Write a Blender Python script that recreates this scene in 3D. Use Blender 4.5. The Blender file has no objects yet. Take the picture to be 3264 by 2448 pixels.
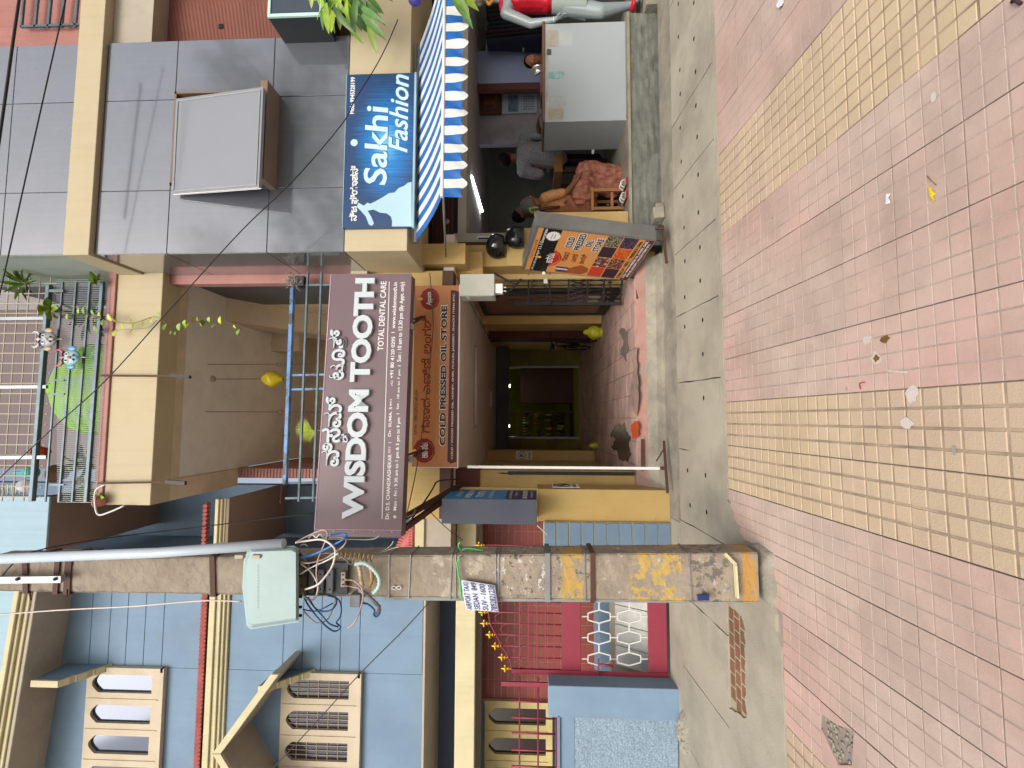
import bpy, bmesh, math, random
from mathutils import Vector, Matrix, noise
random.seed(7)
rnd = random.random
SC = bpy.context.scene
COL = SC.collection

# ---------------------------------------------------------------- camera, sky, sun, exposure
F = 1530.0                      # focal length in photograph pixels
EYE = 1.69
PITCH = math.atan(68 / F)
YAW = math.atan(111 / F)
fw = Vector((math.sin(YAW) * math.cos(PITCH), math.cos(YAW) * math.cos(PITCH), math.sin(PITCH)))
rt = Vector((math.cos(YAW), -math.sin(YAW), 0))
up = rt.cross(fw)
CAM = Vector((0, 0, EYE))
cd = bpy.data.cameras.new('camera'); cam = bpy.data.objects.new('camera', cd); COL.objects.link(cam)
m3 = Matrix((-up, rt, -fw)).transposed()      # the phone was held upright, the file lies on its side
cam.matrix_world = Matrix.Translation(CAM) @ m3.to_4x4()
cd.sensor_width = 36; cd.lens = F / 3264 * 36; cd.clip_end = 2000; cd.clip_start = .05
SC.camera = cam
w = bpy.data.worlds.new('World'); SC.world = w; w.use_nodes = True
nt = w.node_tree; bg = nt.nodes['Background']
sky = nt.nodes.new('ShaderNodeTexSky'); sky.sky_type = 'NISHITA'; sky.sun_disc = False
SUN_EL, SUN_AZ = math.radians(42), math.radians(192)   # from behind the viewer, a little to the left
sky.sun_elevation = SUN_EL; sky.sun_rotation = SUN_AZ; sky.dust_density = 4; sky.air_density = 1.2
hs = nt.nodes.new('ShaderNodeHueSaturation'); hs.inputs['Saturation'].default_value = .5
nt.links.new(sky.outputs[0], hs.inputs['Color']); nt.links.new(hs.outputs[0], bg.inputs[0])
bg.inputs[1].default_value = .15
sd = bpy.data.lights.new('sun', 'SUN'); sun = bpy.data.objects.new('sun', sd); COL.objects.link(sun)
sd.energy = 1.4; sd.angle = math.radians(35); sd.color = (1, .955, .88)
sv = Vector((math.sin(SUN_AZ) * math.cos(SUN_EL), math.cos(SUN_AZ) * math.cos(SUN_EL), math.sin(SUN_EL)))
sun.rotation_euler = sv.to_track_quat('Z', 'Y').to_euler(); sun.location = (0, -3, 12)
SC.view_settings.view_transform = 'Standard'; SC.view_settings.look = 'None'
SC.view_settings.exposure = 0.46; SC.view_settings.gamma = 1
SC.view_settings.use_curve_mapping = False
SC.cycles.max_bounces = 14; SC.cycles.diffuse_bounces = 8

# ---------------------------------------------------------------- measuring: pixel of the photograph -> point on a real plane
def ray(px, py):
    return fw + rt * ((1224 - py) / F) + up * ((1632 - px) / F)
def W(px, py, Y):
    d = ray(px, py); return CAM + d * (Y / d.y)
def ZH(px, py, z):
    d = ray(px, py); return CAM + d * ((z - EYE) / d.z)
SL = .0654                       # the footpath climbs towards the houses
def G(px, py):
    d = ray(px, py); t = -EYE / (d.z - SL * d.y); return CAM + d * t
def XX(py, Y, px=1700): return W(px, py, Y).x
def ZZ(px, Y, py=1335): return W(px, py, Y).z

# ---------------------------------------------------------------- materials
def lin(h):
    h = h.lstrip('#'); v = [int(h[i:i + 2], 16) / 255 for i in (0, 2, 4)]
    return [(x / 12.92 if x <= .04045 else ((x + .055) / 1.055) ** 2.4) for x in v]
MATS = {}
OUT = {'worn_pink_tile', 'worn_yellow_tile', 'pink_tile_grime', 'yellow_tile_grime', 'tile_joint_mortar', 'pale_concrete', 'rough_concrete', 'stained_grey_cement', 'cream_yellow_paint', 'sky_blue_wall_paint', 'dull_blue_wall_paint', 'cream_trim_paint', 'aged_cream_joinery', 'pale_blue_parapet', 'blue_rough_cast', 'mauve_sign_vinyl', 'white_acrylic_letters', 'white_laminate_counter', 'awning_white', 'awning_blue', 'rough_pole_concrete', 'mustard_paint', 'crimson_gate_paint', 'pale_turquoise_plastic', 'dull_sheet_metal', 'white_paint', 'worn_rose_cement', 'peeling_pale_wall', 'rose_paint', 'yellow_cream_joinery'}
def sc_(v, q): return [x * q for x in v]
def mat(name, col, rough=.75, var=.10, scale=3.0, bump=.15, bscale=70, dirt=0.0, dcol='#4a4038', dscale=2.5,
        streak=0.0, metal=0.0, rand=0.0, spec=.35, k=1.0, emis=None, es=1, alpha=1.0, trans=0.0, ior=1.45, chips=0.0, ccol='#8a8378', cscale=9, coat=0, col2=None):
    if name in MATS: return MATS[name]
    m = bpy.data.materials.new(name); m.use_nodes = True; n = m.node_tree.nodes; l = m.node_tree.links
    b = n['Principled BSDF']
    K = .84 if name in OUT else 1
    c = [x * k * K for x in lin(col)] if isinstance(col, str) else [x * k for x in col]
    tc = n.new('ShaderNodeNewGeometry')
    def noi(sc, det=4, vec=None, r=.55):
        t = n.new('ShaderNodeTexNoise'); t.inputs['Scale'].default_value = sc; t.inputs['Detail'].default_value = det
        t.inputs['Roughness'].default_value = r
        l.new(vec or tc.outputs['Position'], t.inputs['Vector']); return t
    def mr(src, a, b2, c2, d2):
        t = n.new('ShaderNodeMapRange'); t.inputs[1].default_value = a; t.inputs[2].default_value = b2
        t.inputs[3].default_value = c2; t.inputs[4].default_value = d2; l.new(src, t.inputs[0]); return t.outputs[0]
    def mix(f, a, b2):
        t = n.new('ShaderNodeMix'); t.data_type = 'RGBA'
        if isinstance(f, float): t.inputs[0].default_value = f
        else: l.new(f, t.inputs[0])
        for i, v in ((6, a), (7, b2)):
            if isinstance(v, (list, tuple)): t.inputs[i].default_value = (*v[:3], 1)
            else: l.new(v, t.inputs[i])
        return t.outputs[2]
    cur = [*c]
    if var:
        n1 = noi(scale, 5)
        cur = mix(mr(n1.outputs[0], .3, .7, 0, 1), [x * (1 - var) for x in c], [min(1, x * (1 + var)) for x in c])
        if col2:
            n6 = noi(.75, 3); cur = mix(mr(n6.outputs[0], .42, .62, 0, 1), cur, sc_(lin(col2), K))
    if rand:
        oi = n.new('ShaderNodeObjectInfo'); hv = n.new('ShaderNodeHueSaturation')
        l.new(mr(oi.outputs['Random'], 0, 1, 1 - rand, 1 + rand), hv.inputs['Value'])
        if isinstance(cur, list): hv.inputs['Color'].default_value = (*cur, 1)
        else: l.new(cur, hv.inputs['Color'])
        cur = hv.outputs[0]
    if dirt:
        n2 = noi(dscale, 8, r=.68)
        cur = mix(mr(n2.outputs[0], .46, .70, 0, dirt), cur, sc_(lin(dcol), K))
    if streak:
        mp = n.new('ShaderNodeMapping'); mp.inputs['Scale'].default_value = (22, 22, .9)
        l.new(tc.outputs['Position'], mp.inputs['Vector'])
        n3 = noi(1, 4, mp.outputs[0])
        cur = mix(mr(n3.outputs[0], .5, .78, 0, streak), cur, lin(dcol))
    if chips:
        n4 = noi(cscale, 8, r=.7)
        cur = mix(mr(n4.outputs[0], .60 - chips * .12, .62 - chips * .12, 0, 1), cur, lin(ccol))
    if isinstance(cur, list): b.inputs['Base Color'].default_value = (*cur, 1)
    else: l.new(cur, b.inputs['Base Color'])
    b.inputs['Roughness'].default_value = rough; b.inputs['Metallic'].default_value = metal
    b.inputs['Specular IOR Level'].default_value = spec
    if coat: b.inputs['Coat Weight'].default_value = coat; b.inputs['Coat Roughness'].default_value = .08
    if trans: b.inputs['Transmission Weight'].default_value = trans; b.inputs['IOR'].default_value = ior
    if alpha < 1: b.inputs['Alpha'].default_value = alpha
    if emis: b.inputs['Emission Color'].default_value = (*lin(emis), 1); b.inputs['Emission Strength'].default_value = es
    if bump:
        n5 = noi(bscale, 4); bp = n.new('ShaderNodeBump'); bp.inputs['Strength'].default_value = bump
        bp.inputs['Distance'].default_value = .01
        l.new(n5.outputs[0], bp.inputs['Height']); l.new(bp.outputs[0], b.inputs['Normal'])
    MATS[name] = m
    return m

# ---------------------------------------------------------------- mesh building
ORG = {}
def org(o): return ORG.get(o.name, Vector((0, 0, 0))) if o else Vector((0, 0, 0))
class MB:
    def __init__(s): s.v = []; s.f = []; s.sm = []
    def add(s, vs, fs, smooth=False):
        k = len(s.v); s.v += [Vector(p) for p in vs]
        for f in fs: s.f.append([k + i for i in f]); s.sm.append(smooth)
        return s
    def box(s, x0, x1, y0, y1, z0, z1):
        if x0 > x1: x0, x1 = x1, x0
        if y0 > y1: y0, y1 = y1, y0
        if z0 > z1: z0, z1 = z1, z0
        vs = [(x, y, z) for z in (z0, z1) for y in (y0, y1) for x in (x0, x1)]
        return s.add(vs, [(0, 2, 3, 1), (4, 5, 7, 6), (0, 1, 5, 4), (2, 6, 7, 3), (0, 4, 6, 2), (1, 3, 7, 5)])
    def bar(s, p, q, w, h=None, upv=(0, 0, 1)):
        p, q = Vector(p), Vector(q); h = h or w; d = (q - p).normalized(); u = Vector(upv)
        if abs(d.dot(u)) > .95: u = Vector((0, 1, 0)) if abs(d.y) < .9 else Vector((1, 0, 0))
        a = d.cross(u).normalized() * w / 2; b = a.cross(d).normalized() * h / 2
        vs = [c + x for c in (p, q) for x in (-a - b, a - b, a + b, -a + b)]
        return s.add(vs, [(3, 2, 1, 0), (4, 5, 6, 7), (0, 1, 5, 4), (1, 2, 6, 5), (2, 3, 7, 6), (3, 0, 4, 7)])
    def tube(s, pts, r, n=6, cap=True, closed=False):
        pts = [Vector(p) for p in pts]; m = len(pts)
        if m < 2: return s
        rr = r if isinstance(r, (list, tuple)) else [r] * m
        t0 = (pts[1] - pts[0]).normalized(); u = t0.orthogonal().normalized(); vs = []
        for i, p in enumerate(pts):
            t = (pts[min(i + 1, m - 1)] - pts[max(i - 1, 0)])
            t = t.normalized() if t.length > 1e-9 else t0
            u = (u - t * u.dot(t)); u = u.normalized() if u.length > 1e-6 else t.orthogonal().normalized()
            w_ = t.cross(u)
            vs += [p + (u * math.cos(a) + w_ * math.sin(a)) * rr[i] for a in [6.28318 * j / n for j in range(n)]]
        fs = [(i * n + j, i * n + (j + 1) % n, (i + 1) * n + (j + 1) % n, (i + 1) * n + j) for i in range(m - 1) for j in range(n)]
        s.add(vs, fs, True)
        if cap:
            k = len(s.v) - m * n
            s.f.append([k + j for j in reversed(range(n))]); s.sm.append(False)
            s.f.append([k + (m - 1) * n + j for j in range(n)]); s.sm.append(False)
        return s
    def ball(s, c, r, n=10, m=7, rot=None):
        c = Vector(c); r = (r, r, r) if isinstance(r, (int, float)) else r; vs = []
        for i in range(m + 1):
            th = math.pi * i / m
            for j in range(n):
                ph = 6.28318 * j / n
                q = Vector((r[0] * math.sin(th) * math.cos(ph), r[1] * math.sin(th) * math.sin(ph), r[2] * math.cos(th)))
                if rot: q = rot @ q
                vs.append(c + q)
        fs = [(i * n + j, (i + 1) * n + j, (i + 1) * n + (j + 1) % n, i * n + (j + 1) % n) for i in range(m) for j in range(n)]
        return s.add(vs, fs, True)
    def lathe(s, c, prof, n=14, axis='z'):
        c = Vector(c); vs = []
        for r, h in prof:
            for j in range(n):
                a = 6.28318 * j / n; q = (r * math.cos(a), r * math.sin(a), h)
                if axis == 'y': q = (q[0], h, q[1])
                if axis == 'x': q = (h, q[0], q[1])
                vs.append(c + Vector(q))
        k = len(prof)
        return s.add(vs, [(i * n + j, i * n + (j + 1) % n, (i + 1) * n + (j + 1) % n, (i + 1) * n + j) for i in range(k - 1) for j in range(n)], True)
    def prism(s, pts, ext):
        pts = [Vector(p) for p in pts]; n = len(pts); e = Vector(ext)
        return s.add(pts + [p + e for p in pts], [list(range(n)), list(reversed(range(n, 2 * n)))] +
                     [(i, (i + 1) % n, n + (i + 1) % n, n + i) for i in range(n)])
    def quad(s, a, b, c, d): return s.add([a, b, c, d], [(0, 1, 2, 3)])
    def grid(s, fn, nu, nv, smooth=True):
        vs = [fn(i / nu, j / nv) for i in range(nu + 1) for j in range(nv + 1)]
        return s.add(vs, [(i * (nv + 1) + j, (i + 1) * (nv + 1) + j, (i + 1) * (nv + 1) + j + 1, i * (nv + 1) + j + 1) for i in range(nu) for j in range(nv)], smooth)
    def data(s, name, m=None, off=None, bevel=0, seg=2, fix=True, m2=None, n2=0):
        off = off or Vector((0, 0, 0))
        me = bpy.data.meshes.new(name); me.from_pydata([tuple(p - off) for p in s.v], [], s.f)
        me.polygons.foreach_set('use_smooth', s.sm)
        bm = bmesh.new(); bm.from_mesh(me)
        if bevel:
            bmesh.ops.bevel(bm, geom=[e for e in bm.edges if len(e.link_faces) == 2 and e.calc_face_angle(0) > .5], offset=bevel, segments=seg, affect='EDGES', profile=.5, clamp_overlap=True)
        if fix: bmesh.ops.recalc_face_normals(bm, faces=bm.faces)
        bm.to_mesh(me); bm.free()
        if m:
            me.materials.append(m)
        if m2:
            me.materials.append(m2)
            for i in range(n2): me.polygons[i].material_index = 1
        return me
    def done(s, name, m, parent=None, bevel=0, seg=2, fix=True, **props):
        off = org(parent); me = s.data(name, m, off, bevel, seg, fix)
        return link(name, me, parent, off, **props)
def link(name, me, parent=None, off=None, loc=None, **props):
    o = bpy.data.objects.new(name, me); COL.objects.link(o)
    if parent: o.parent = parent
    if loc is not None: o.location = loc
    if off is None: off = org(parent)
    ORG[o.name] = Vector(off)
    for k, v in props.items(): o[k] = v
    return o
def thing(name, label, cat, loc=(0, 0, 0), group=None, kind=None):
    o = bpy.data.objects.new(name, None); COL.objects.link(o); o.location = loc; o.empty_display_size = .1
    ORG[o.name] = Vector(loc)
    if label: o['label'] = label
    if cat: o['category'] = cat
    if group: o['group'] = group
    if kind: o['kind'] = kind
    return o
def tag(o, label, cat, group=None):
    o['label'] = label; o['category'] = cat
    if group: o['group'] = group
    return o
def sweep(pts, n=8):        # smooth curve through points
    pts = [Vector(p) for p in pts]; out = []
    for i in range(len(pts) - 1):
        p0 = pts[max(i - 1, 0)]; p1 = pts[i]; p2 = pts[i + 1]; p3 = pts[min(i + 2, len(pts) - 1)]
        for j in range(n):
            t = j / n
            out.append(.5 * ((2 * p1) + (p2 - p0) * t + (2 * p0 - 5 * p1 + 4 * p2 - p3) * t * t + (3 * p1 - p0 - 3 * p2 + p3) * t ** 3))
    return out + [pts[-1]]
# a flat panel: origin, right and up directions, normal towards the viewer; measures pixels on it
class Panel:
    def __init__(s, o, u, v):
        s.o = Vector(o); s.u = Vector(u).normalized(); s.v = Vector(v).normalized(); s.n = s.u.cross(s.v)
    def uv(s, px, py):
        d = ray(px, py); t = (s.o - CAM).dot(s.n) / d.dot(s.n); p = CAM + d * t - s.o
        return p.dot(s.u), p.dot(s.v)
    def P(s, a, b, c=0): return s.o + s.u * a + s.v * b + s.n * c
    def poly(s, pts, h0, h1): # pts in uv
        mb = MB(); mb.prism([s.P(a, b, h0) for a, b in pts], s.n * (h1 - h0)); return mb
    def rect(s, a0, a1, b0, b1, h0, h1): return s.poly([(a0, b0), (a1, b0), (a1, b1), (a0, b1)], h0, h1)
def facade(Y): return Panel((0, Y, 0), (1, 0, 0), (0, 0, 1))
def textmesh(body, bold=0, depth=0.0, res=3, shear=0, space=1.0):
    cu = bpy.data.curves.new('t', 'FONT'); cu.body = body; cu.offset = bold; cu.extrude = depth; cu.resolution_u = res
    cu.shear = shear; cu.space_character = space
    o = bpy.data.objects.new('t', cu); COL.objects.link(o)
    dg = bpy.context.evaluated_depsgraph_get(); me = bpy.data.meshes.new_from_object(o.evaluated_get(dg))
    bpy.data.objects.remove(o); return me
def text(body, pan, a0, a1, b0, b1, m, parent, h=.001, name='lettering', bold=0, depth=0.0, split=False, shear=0, mirror=False, space=1.0, skew=0, **props):
    me = textmesh(body, bold, .1 if depth else 0, shear=shear, space=space)
    if not me.vertices: return None
    xs = [v.co.x for v in me.vertices]; ys = [v.co.y for v in me.vertices]
    x0, x1, y0, y1 = min(xs), max(xs), min(ys), max(ys); off = org(parent)
    for v in me.vertices:
        fx = (v.co.x - x0) / (x1 - x0); a = a0 + fx * (a1 - a0); b = b0 + (v.co.y - y0) / (y1 - y0) * (b1 - b0) + skew * fx
        c = h + (depth * (v.co.z / .2 + .5) if depth else 0)
        v.co = pan.P(a, b, c) - off
    me.materials.clear(); me.materials.append(m)
    for p in me.polygons: p.use_smooth = False
    if not split:
        return link(name, me, parent, off, **props)
    bm = bmesh.new(); bm.from_mesh(me); bmesh.ops.remove_doubles(bm, verts=bm.verts, dist=1e-6); bm.verts.ensure_lookup_table()
    seen = set(); groups = []
    for v in bm.verts:
        if v.index in seen: continue
        st = [v]; g = []; seen.add(v.index)
        while st:
            q = st.pop(); g.append(q)
            for e in q.link_edges:
                r = e.other_vert(q)
                if r.index not in seen: seen.add(r.index); st.append(r)
        groups.append(g)
    for g in groups:
        idx = {v: i for i, v in enumerate(g)}; fs = [f for f in bm.faces if f.verts[0] in idx]
        mm = bpy.data.meshes.new(name); mm.from_pydata([v.co[:] for v in g], [], [[idx[v] for v in f.verts] for f in fs]); mm.materials.append(m)
        link(name, mm, parent, off)
    bm.free(); bpy.data.meshes.remove(me)
# ---------------------------------------------------------------- materials of the place
M_PINK = mat('worn_pink_tile', '#bda79a', col2='#c6a295', rand=.06, var=.08, scale=6, dirt=.65, dcol='#9a877a', dscale=1.6, bump=.15, bscale=120)
M_YEL = mat('worn_yellow_tile', '#c4af90', col2='#c2aa94', rand=.05, var=.08, scale=2.5, dirt=.55, dcol='#a8927c', dscale=1.3, bump=.3, bscale=120)
M_GRIME = mat('pink_tile_grime', '#ab988c', var=.25, scale=7, bump=.3)
M_GRIMEY = mat('yellow_tile_grime', '#a08c76', var=.3, scale=7, bump=.3)
M_BED = mat('tile_joint_mortar', '#9a8a80', var=.2, scale=6, bump=.3)
M_CONC = mat('pale_concrete', '#aca492', var=.12, scale=1.6, dirt=.65, dcol='#857f71', dscale=1.8, bump=.3, bscale=90)
M_CONC2 = mat('rough_concrete', '#9b9484', var=.18, scale=5, dirt=.6, dcol='#6b665a', dscale=4, bump=.9, bscale=35)
M_DARKC = mat('stained_grey_cement', '#7b7c72', var=.2, scale=4, dirt=.7, dcol='#4c4d46', dscale=5, bump=.6, bscale=30)
M_HOLE = mat('dark_cavity', '#1a1815', var=.1, bump=0)  # near-black base colour paints the darkness inside holes and openings
M_BRICKR = mat('red_brown_brick', '#7d583f', rand=.08, var=.15, dirt=.3, bump=.4)
M_CREAM = mat('cream_yellow_paint', '#c6b898', var=.05, scale=1.5, dirt=.28, dcol='#a8906a', dscale=1.5, streak=.25, bump=.12)
M_CREAM2 = mat('cream_yellow_pillar_paint', '#bfa369', var=.06, scale=2, dirt=.35, dcol='#9a8152', dscale=2.2, streak=.2, bump=.15)
M_TAN = mat('tan_soffit_plaster', '#ccbba4', var=.07, scale=2, dirt=.2, bump=.12)
M_CEIL = mat('taupe_ceiling_paint', '#dad5d1', var=.06, scale=1.2, dirt=.2, dcol='#75645d', bump=.05)
M_ROSE = mat('rose_paint', '#b3837a', var=.08, scale=3, dirt=.35, dcol='#8c5c52', bump=.15)
M_RIB = mat('ribbed_terracotta_paint', '#8e5c50', var=.1, scale=3, dirt=.3, dcol='#7d4437', bump=.1)
M_CLAD = mat('glossy_grey_cladding', '#54575e', coat=1, rough=.2, var=.06, scale=.8, dirt=.25, dcol='#73747a', dscale=2.0, streak=.16, bump=.02, spec=.9, bscale=8, rand=.03)
M_CLAD.node_tree.nodes['Principled BSDF'].inputs['Coat IOR'].default_value = 2.1
M_CLADJ = mat('cladding_joint', '#4b4f57', rough=.4, bump=0)
M_GLASSF = mat('milky_window_glass', '#7d7f84', coat=1, rough=.12, var=.05, scale=1, bump=0, spec=.8)
M_ALU = mat('brown_window_frame', '#7a6654', rough=.5)
M_BLUE = mat('sky_blue_wall_paint', '#7d96ad', var=.09, scale=1.2, dirt=.5, dcol='#6c8296', dscale=1.6, streak=.45, bump=.12)
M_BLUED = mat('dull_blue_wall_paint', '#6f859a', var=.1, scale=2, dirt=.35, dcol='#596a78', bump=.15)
M_BCREAM = mat('cream_trim_paint', '#d6cba4', var=.05, scale=3, dirt=.25, dcol='#a89c7c', streak=.3, bump=.15)
M_BEIGE = mat('beige_soffit_paint', '#aaa090', var=.05, dirt=.2, bump=.06)
M_TERR = mat('terracotta_roof_tile', '#b0615a', var=.15, scale=9, dirt=.4, dcol='#6e3b36', bump=.3)
M_BRK = mat('dark_red_wall_tile', '#86423a', rand=.05, var=.06, rough=.5, dirt=.15, bump=.1)
M_JNT = mat('pale_tile_joint', '#b09a8c', bump=.2)
M_RED = mat('crimson_gate_paint', '#8f3545', rough=.42, var=.06, dirt=.25, dcol='#7c3440', bump=.08)
M_GOLD = mat('gold_paint', '#d3a02c', rough=.3, metal=.6, var=.1, bump=.05)
M_WHITE = mat('white_paint', '#d6d6d2', rough=.5, var=.04, dirt=.15, dcol='#9d9a92', bump=.05)
M_WGLASS = mat('window_glass', '#3f4656', rough=.07, var=0, bump=0, spec=1, metal=.55)
M_DGLASS = mat('dark_window_glass', '#2c2226', rough=.12, var=0, bump=0, spec=.7)
M_STEELB = mat('blue_grey_railing_paint', '#566872', rough=.4, var=.25, scale=8, dirt=.4, dcol='#3a3634', bump=.1, metal=.2)
M_STEELB2 = mat('sky_blue_railing_paint', '#4f79ab', rough=.35, var=.4, scale=9, chips=.5, ccol='#39454c', cscale=7, bump=.1)
M_BLACK = mat('black_iron_paint', '#231f20', rough=.45, var=.15, bump=.1)
M_RUST = mat('rusty_brown_steel', '#4d3229', rough=.7, var=.2, bump=.3)
M_GREY = mat('grey_metal', '#84878a', rough=.4, metal=.5, var=.1, dirt=.3, bump=.1)
M_DKWALL = mat('dim_interior_wall', '#6a665c', var=.1, dirt=.3, bump=.1)
M_DARKW = mat('dark_brown_wood', '#432620', rough=.5, var=.2, scale=6, bump=.15)
M_WOOD = mat('warm_wood', '#96683f', rough=.5, var=.2, scale=7, bump=.15)

# ---------------------------------------------------------------- ground and footpath
g = MB().box(-60, 60, -60, 80, -.62, -.25).done('ground', mat('earth', '#7d7468', var=.2, scale=.6), kind='structure')
TH = math.atan(SL)
RX = Matrix.Rotation(TH, 4, 'X')
def sl(x, y, z=0): return Vector((x, y, SL * y + z))        # on the sloping footpath
def slab_mb(pts, z0, z1):                                    # prism between heights over the slope
    mb = MB(); n = len(pts); vs = [sl(x, y, z1) for x, y in pts] + [sl(x, y, z0) for x, y in pts]
    mb.add(vs, [list(range(n)), list(reversed(range(n, 2 * n)))] + [(i, i + n, (i + 1) % n + n, (i + 1) % n) for i in range(n)]); return mb
pav = slab_mb([(-9, -2.5), (9, -2.5), (9, 3.75), (-9, 3.75)], -.45, -.012).done('pavement', M_BED, kind='structure')
T = .3215
def tile_mesh(name, groove, dep, m, m2):
    # one 4 x 4 chequered tile: raised squares with sloping sides over a lower joint
    mb = MB(); c = T / 4; e = .0020
    mb.box(e, T - e, e, T - e, -.012, -dep)
    for i in range(4):
        for j in range(4):
            x0 = i * c + (e if i == 0 else groove / 2); x1 = (i + 1) * c - (e if i == 3 else groove / 2)
            y0 = j * c + (e if j == 0 else groove / 2); y1 = (j + 1) * c - (e if j == 3 else groove / 2); q = dep * .9
            mb.add([(x0, y0, -dep - .0005), (x1, y0, -dep - .0005), (x1, y1, -dep - .0005), (x0, y1, -dep - .0005),
                    (x0 + q, y0 + q, 0), (x1 - q, y0 + q, 0), (x1 - q, y1 - q, 0), (x0 + q, y1 - q, 0)],
                   [(4, 5, 6, 7), (0, 1, 5, 4), (1, 2, 6, 5), (2, 3, 7, 6), (3, 0, 4, 7)])
    return mb.data(name, m, fix=False, m2=m2, n2=6)
TP = tile_mesh('pink_tile', .0062, .0016, M_PINK, M_GRIME); TPW = tile_mesh('worn_pink_tile', .005, .0009, M_PINK, M_GRIME)
TY = tile_mesh('yellow_tile', .0100, .0034, M_YEL, M_GRIMEY)
def in_view(x, y, z, mrg=160):
    d = Vector((x, y, z)) - CAM; k = d.dot(fw)
    if k < .2: return False
    return -mrg < 1224 - d.dot(rt) / k * F < 2448 + mrg and 1632 - d.dot(up) / k * F < 3264 + mrg
XA = XX(1551, 3.65); XB = XX(1283, 3.65); XA = (XA + XB) / 2 - T
for r in range(-1, 7):
    y0 = 1.759 + T * (r - 1)
    for ci in range(-12, 14):
        x0 = XA + ci * T
        if not any(in_view(x0 + a * T, y0 + b * T, 0, 620) for a in (0, 1) for b in (0, 1)): continue
        if x0 < -1.35 and y0 > 3.02: continue
        if y0 > 3.5: continue
        yel = ci % 6 in (0, 1)
        if ci == -4 and r == 4: pass
        me = TY if yel else (TPW if (x0 > 1.9 and y0 > 1.7) or x0 < -2.0 or noise.noise((x0 * .9, y0 * .9, 3)) > .35 else TP)
        if ci == -4 and r == 3: continue                     # the tile that has broken out
        o = link('tile', me, pav, Vector((0, 0, 0)))
        k = random.choice((0, 1, 2, 3)); tilt = Matrix.Rotation(random.gauss(0, .0035), 4, 'X') @ Matrix.Rotation(random.gauss(0, .0035), 4, 'Y')
        o.matrix_local = Matrix.Translation(sl(x0 + T / 2, y0 + T / 2, random.gauss(0, .0008))) @ RX @ tilt @ Matrix.Rotation(k * math.pi / 2, 4, 'Z') @ Matrix.Translation((-T / 2, -T / 2, 0))
# the broken-out tile: rubble and what is left of its edge
xb, yb = XA - 4 * T, 1.759 + 2 * T
rb = MB()
for i in range(90):
    u, v = rnd(), rnd()
    if u + v < .5: continue
    rb.ball(sl(xb + .02 + u * (T - .04), yb + .02 + v * (T - .04), -.010 + rnd() * .003), (.006 + rnd() * .012, .006 + rnd() * .012, .003 + rnd() * .005), 5, 3)
rb.done('rubble', M_CONC2, pav, kind='stuff')
for pts in ([(0, 0), (1, 0), (1, .22), (.45, .3), (.25, .6), (0, .5)], [(0, .52), (.24, .62), (.5, .92), (.55, 1), (0, 1)], [(1, .24), (1, 1), (.8, 1), (.86, .6)]):
    slab_mb([(xb + .004 + a * (T - .008), yb + .004 + b * (T - .008)) for a, b in pts], -.012, -.0005).done('tile_fragment', M_PINK, pav)

# drain cover slabs behind the tiles: each a concrete slab with two rows of slots
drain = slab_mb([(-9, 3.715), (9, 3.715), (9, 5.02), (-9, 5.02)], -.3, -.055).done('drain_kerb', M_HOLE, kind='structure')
def holed(outer, holes, z0, z1, m, name, parent):
    bm = bmesh.new(); loops = []
    for lp in [outer] + holes:
        vs = [bm.verts.new(sl(x, y, z1)) for x, y in lp]; es = [bm.edges.new((vs[i], vs[(i + 1) % len(vs)])) for i in range(len(vs))]; loops.append((vs, es))
    bmesh.ops.triangle_fill(bm, use_beauty=True, use_dissolve=False, edges=[e for _, es in loops for e in es], normal=(0, 0, 1))
    for k, (vs, es) in enumerate(loops):
        lo = [bm.verts.new(v.co - Vector((0, 0, z1 - z0))) for v in vs]
        for i in range(len(vs)):
            j = (i + 1) % len(vs); f_ = bm.faces.new((vs[i], lo[i], lo[j], vs[j])); f_.material_index = 1 if k else 0  # slot walls coloured near-black: painted darkness where lit concrete would show
    bmesh.ops.recalc_face_normals(bm, faces=bm.faces)
    off = org(parent)
    for v in bm.verts: v.co -= off
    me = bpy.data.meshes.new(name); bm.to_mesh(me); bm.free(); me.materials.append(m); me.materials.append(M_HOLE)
    return link(name, me, parent)
def rough_line(p, q, n, amp):
    p, q = Vector((*p, 0)), Vector((*q, 0)); d = (q - p); nrm = Vector((-d.y, d.x, 0)).normalized(); out = []
    for i in range(n + 1):
        c = p + d * i / n + nrm * (random.gauss(0, amp) if 0 < i < n else 0); out.append((c.x, c.y))
    return out
jx = [XX(py, YY) for py, YY in ((0, 0),)] if 0 else [-3.55, -2.92, -2.26, -1.6, -.94, -.275, .345, .985, 1.6, 2.26, 2.9, 3.53, 4.16, 4.8]
for i in range(len(jx) - 1):
    a, b = jx[i] + .004, jx[i + 1] - .004; y0, y1 = 3.76, 4.66
    sk = -.02 if a > -.5 else .0
    outer = rough_line((a + sk, y0), (b + sk, y0), 6, .003)[:-1] + rough_line((b + sk, y0), (b, y1), 6, .003)[:-1] + rough_line((b, y1), (a, y1), 6, .004)[:-1] + rough_line((a, y1), (a + sk, y0), 6, .003)[:-1]
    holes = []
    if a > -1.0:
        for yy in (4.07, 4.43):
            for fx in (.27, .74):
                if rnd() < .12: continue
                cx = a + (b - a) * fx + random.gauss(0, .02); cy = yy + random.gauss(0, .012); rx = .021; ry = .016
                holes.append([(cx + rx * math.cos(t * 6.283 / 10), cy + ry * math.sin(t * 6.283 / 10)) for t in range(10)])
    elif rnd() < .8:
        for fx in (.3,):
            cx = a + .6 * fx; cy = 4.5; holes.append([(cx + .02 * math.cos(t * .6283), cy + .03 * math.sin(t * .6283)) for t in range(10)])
    holed(outer, holes, -.05, random.gauss(.004, .0015), M_CONC, 'slab', drain)
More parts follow.
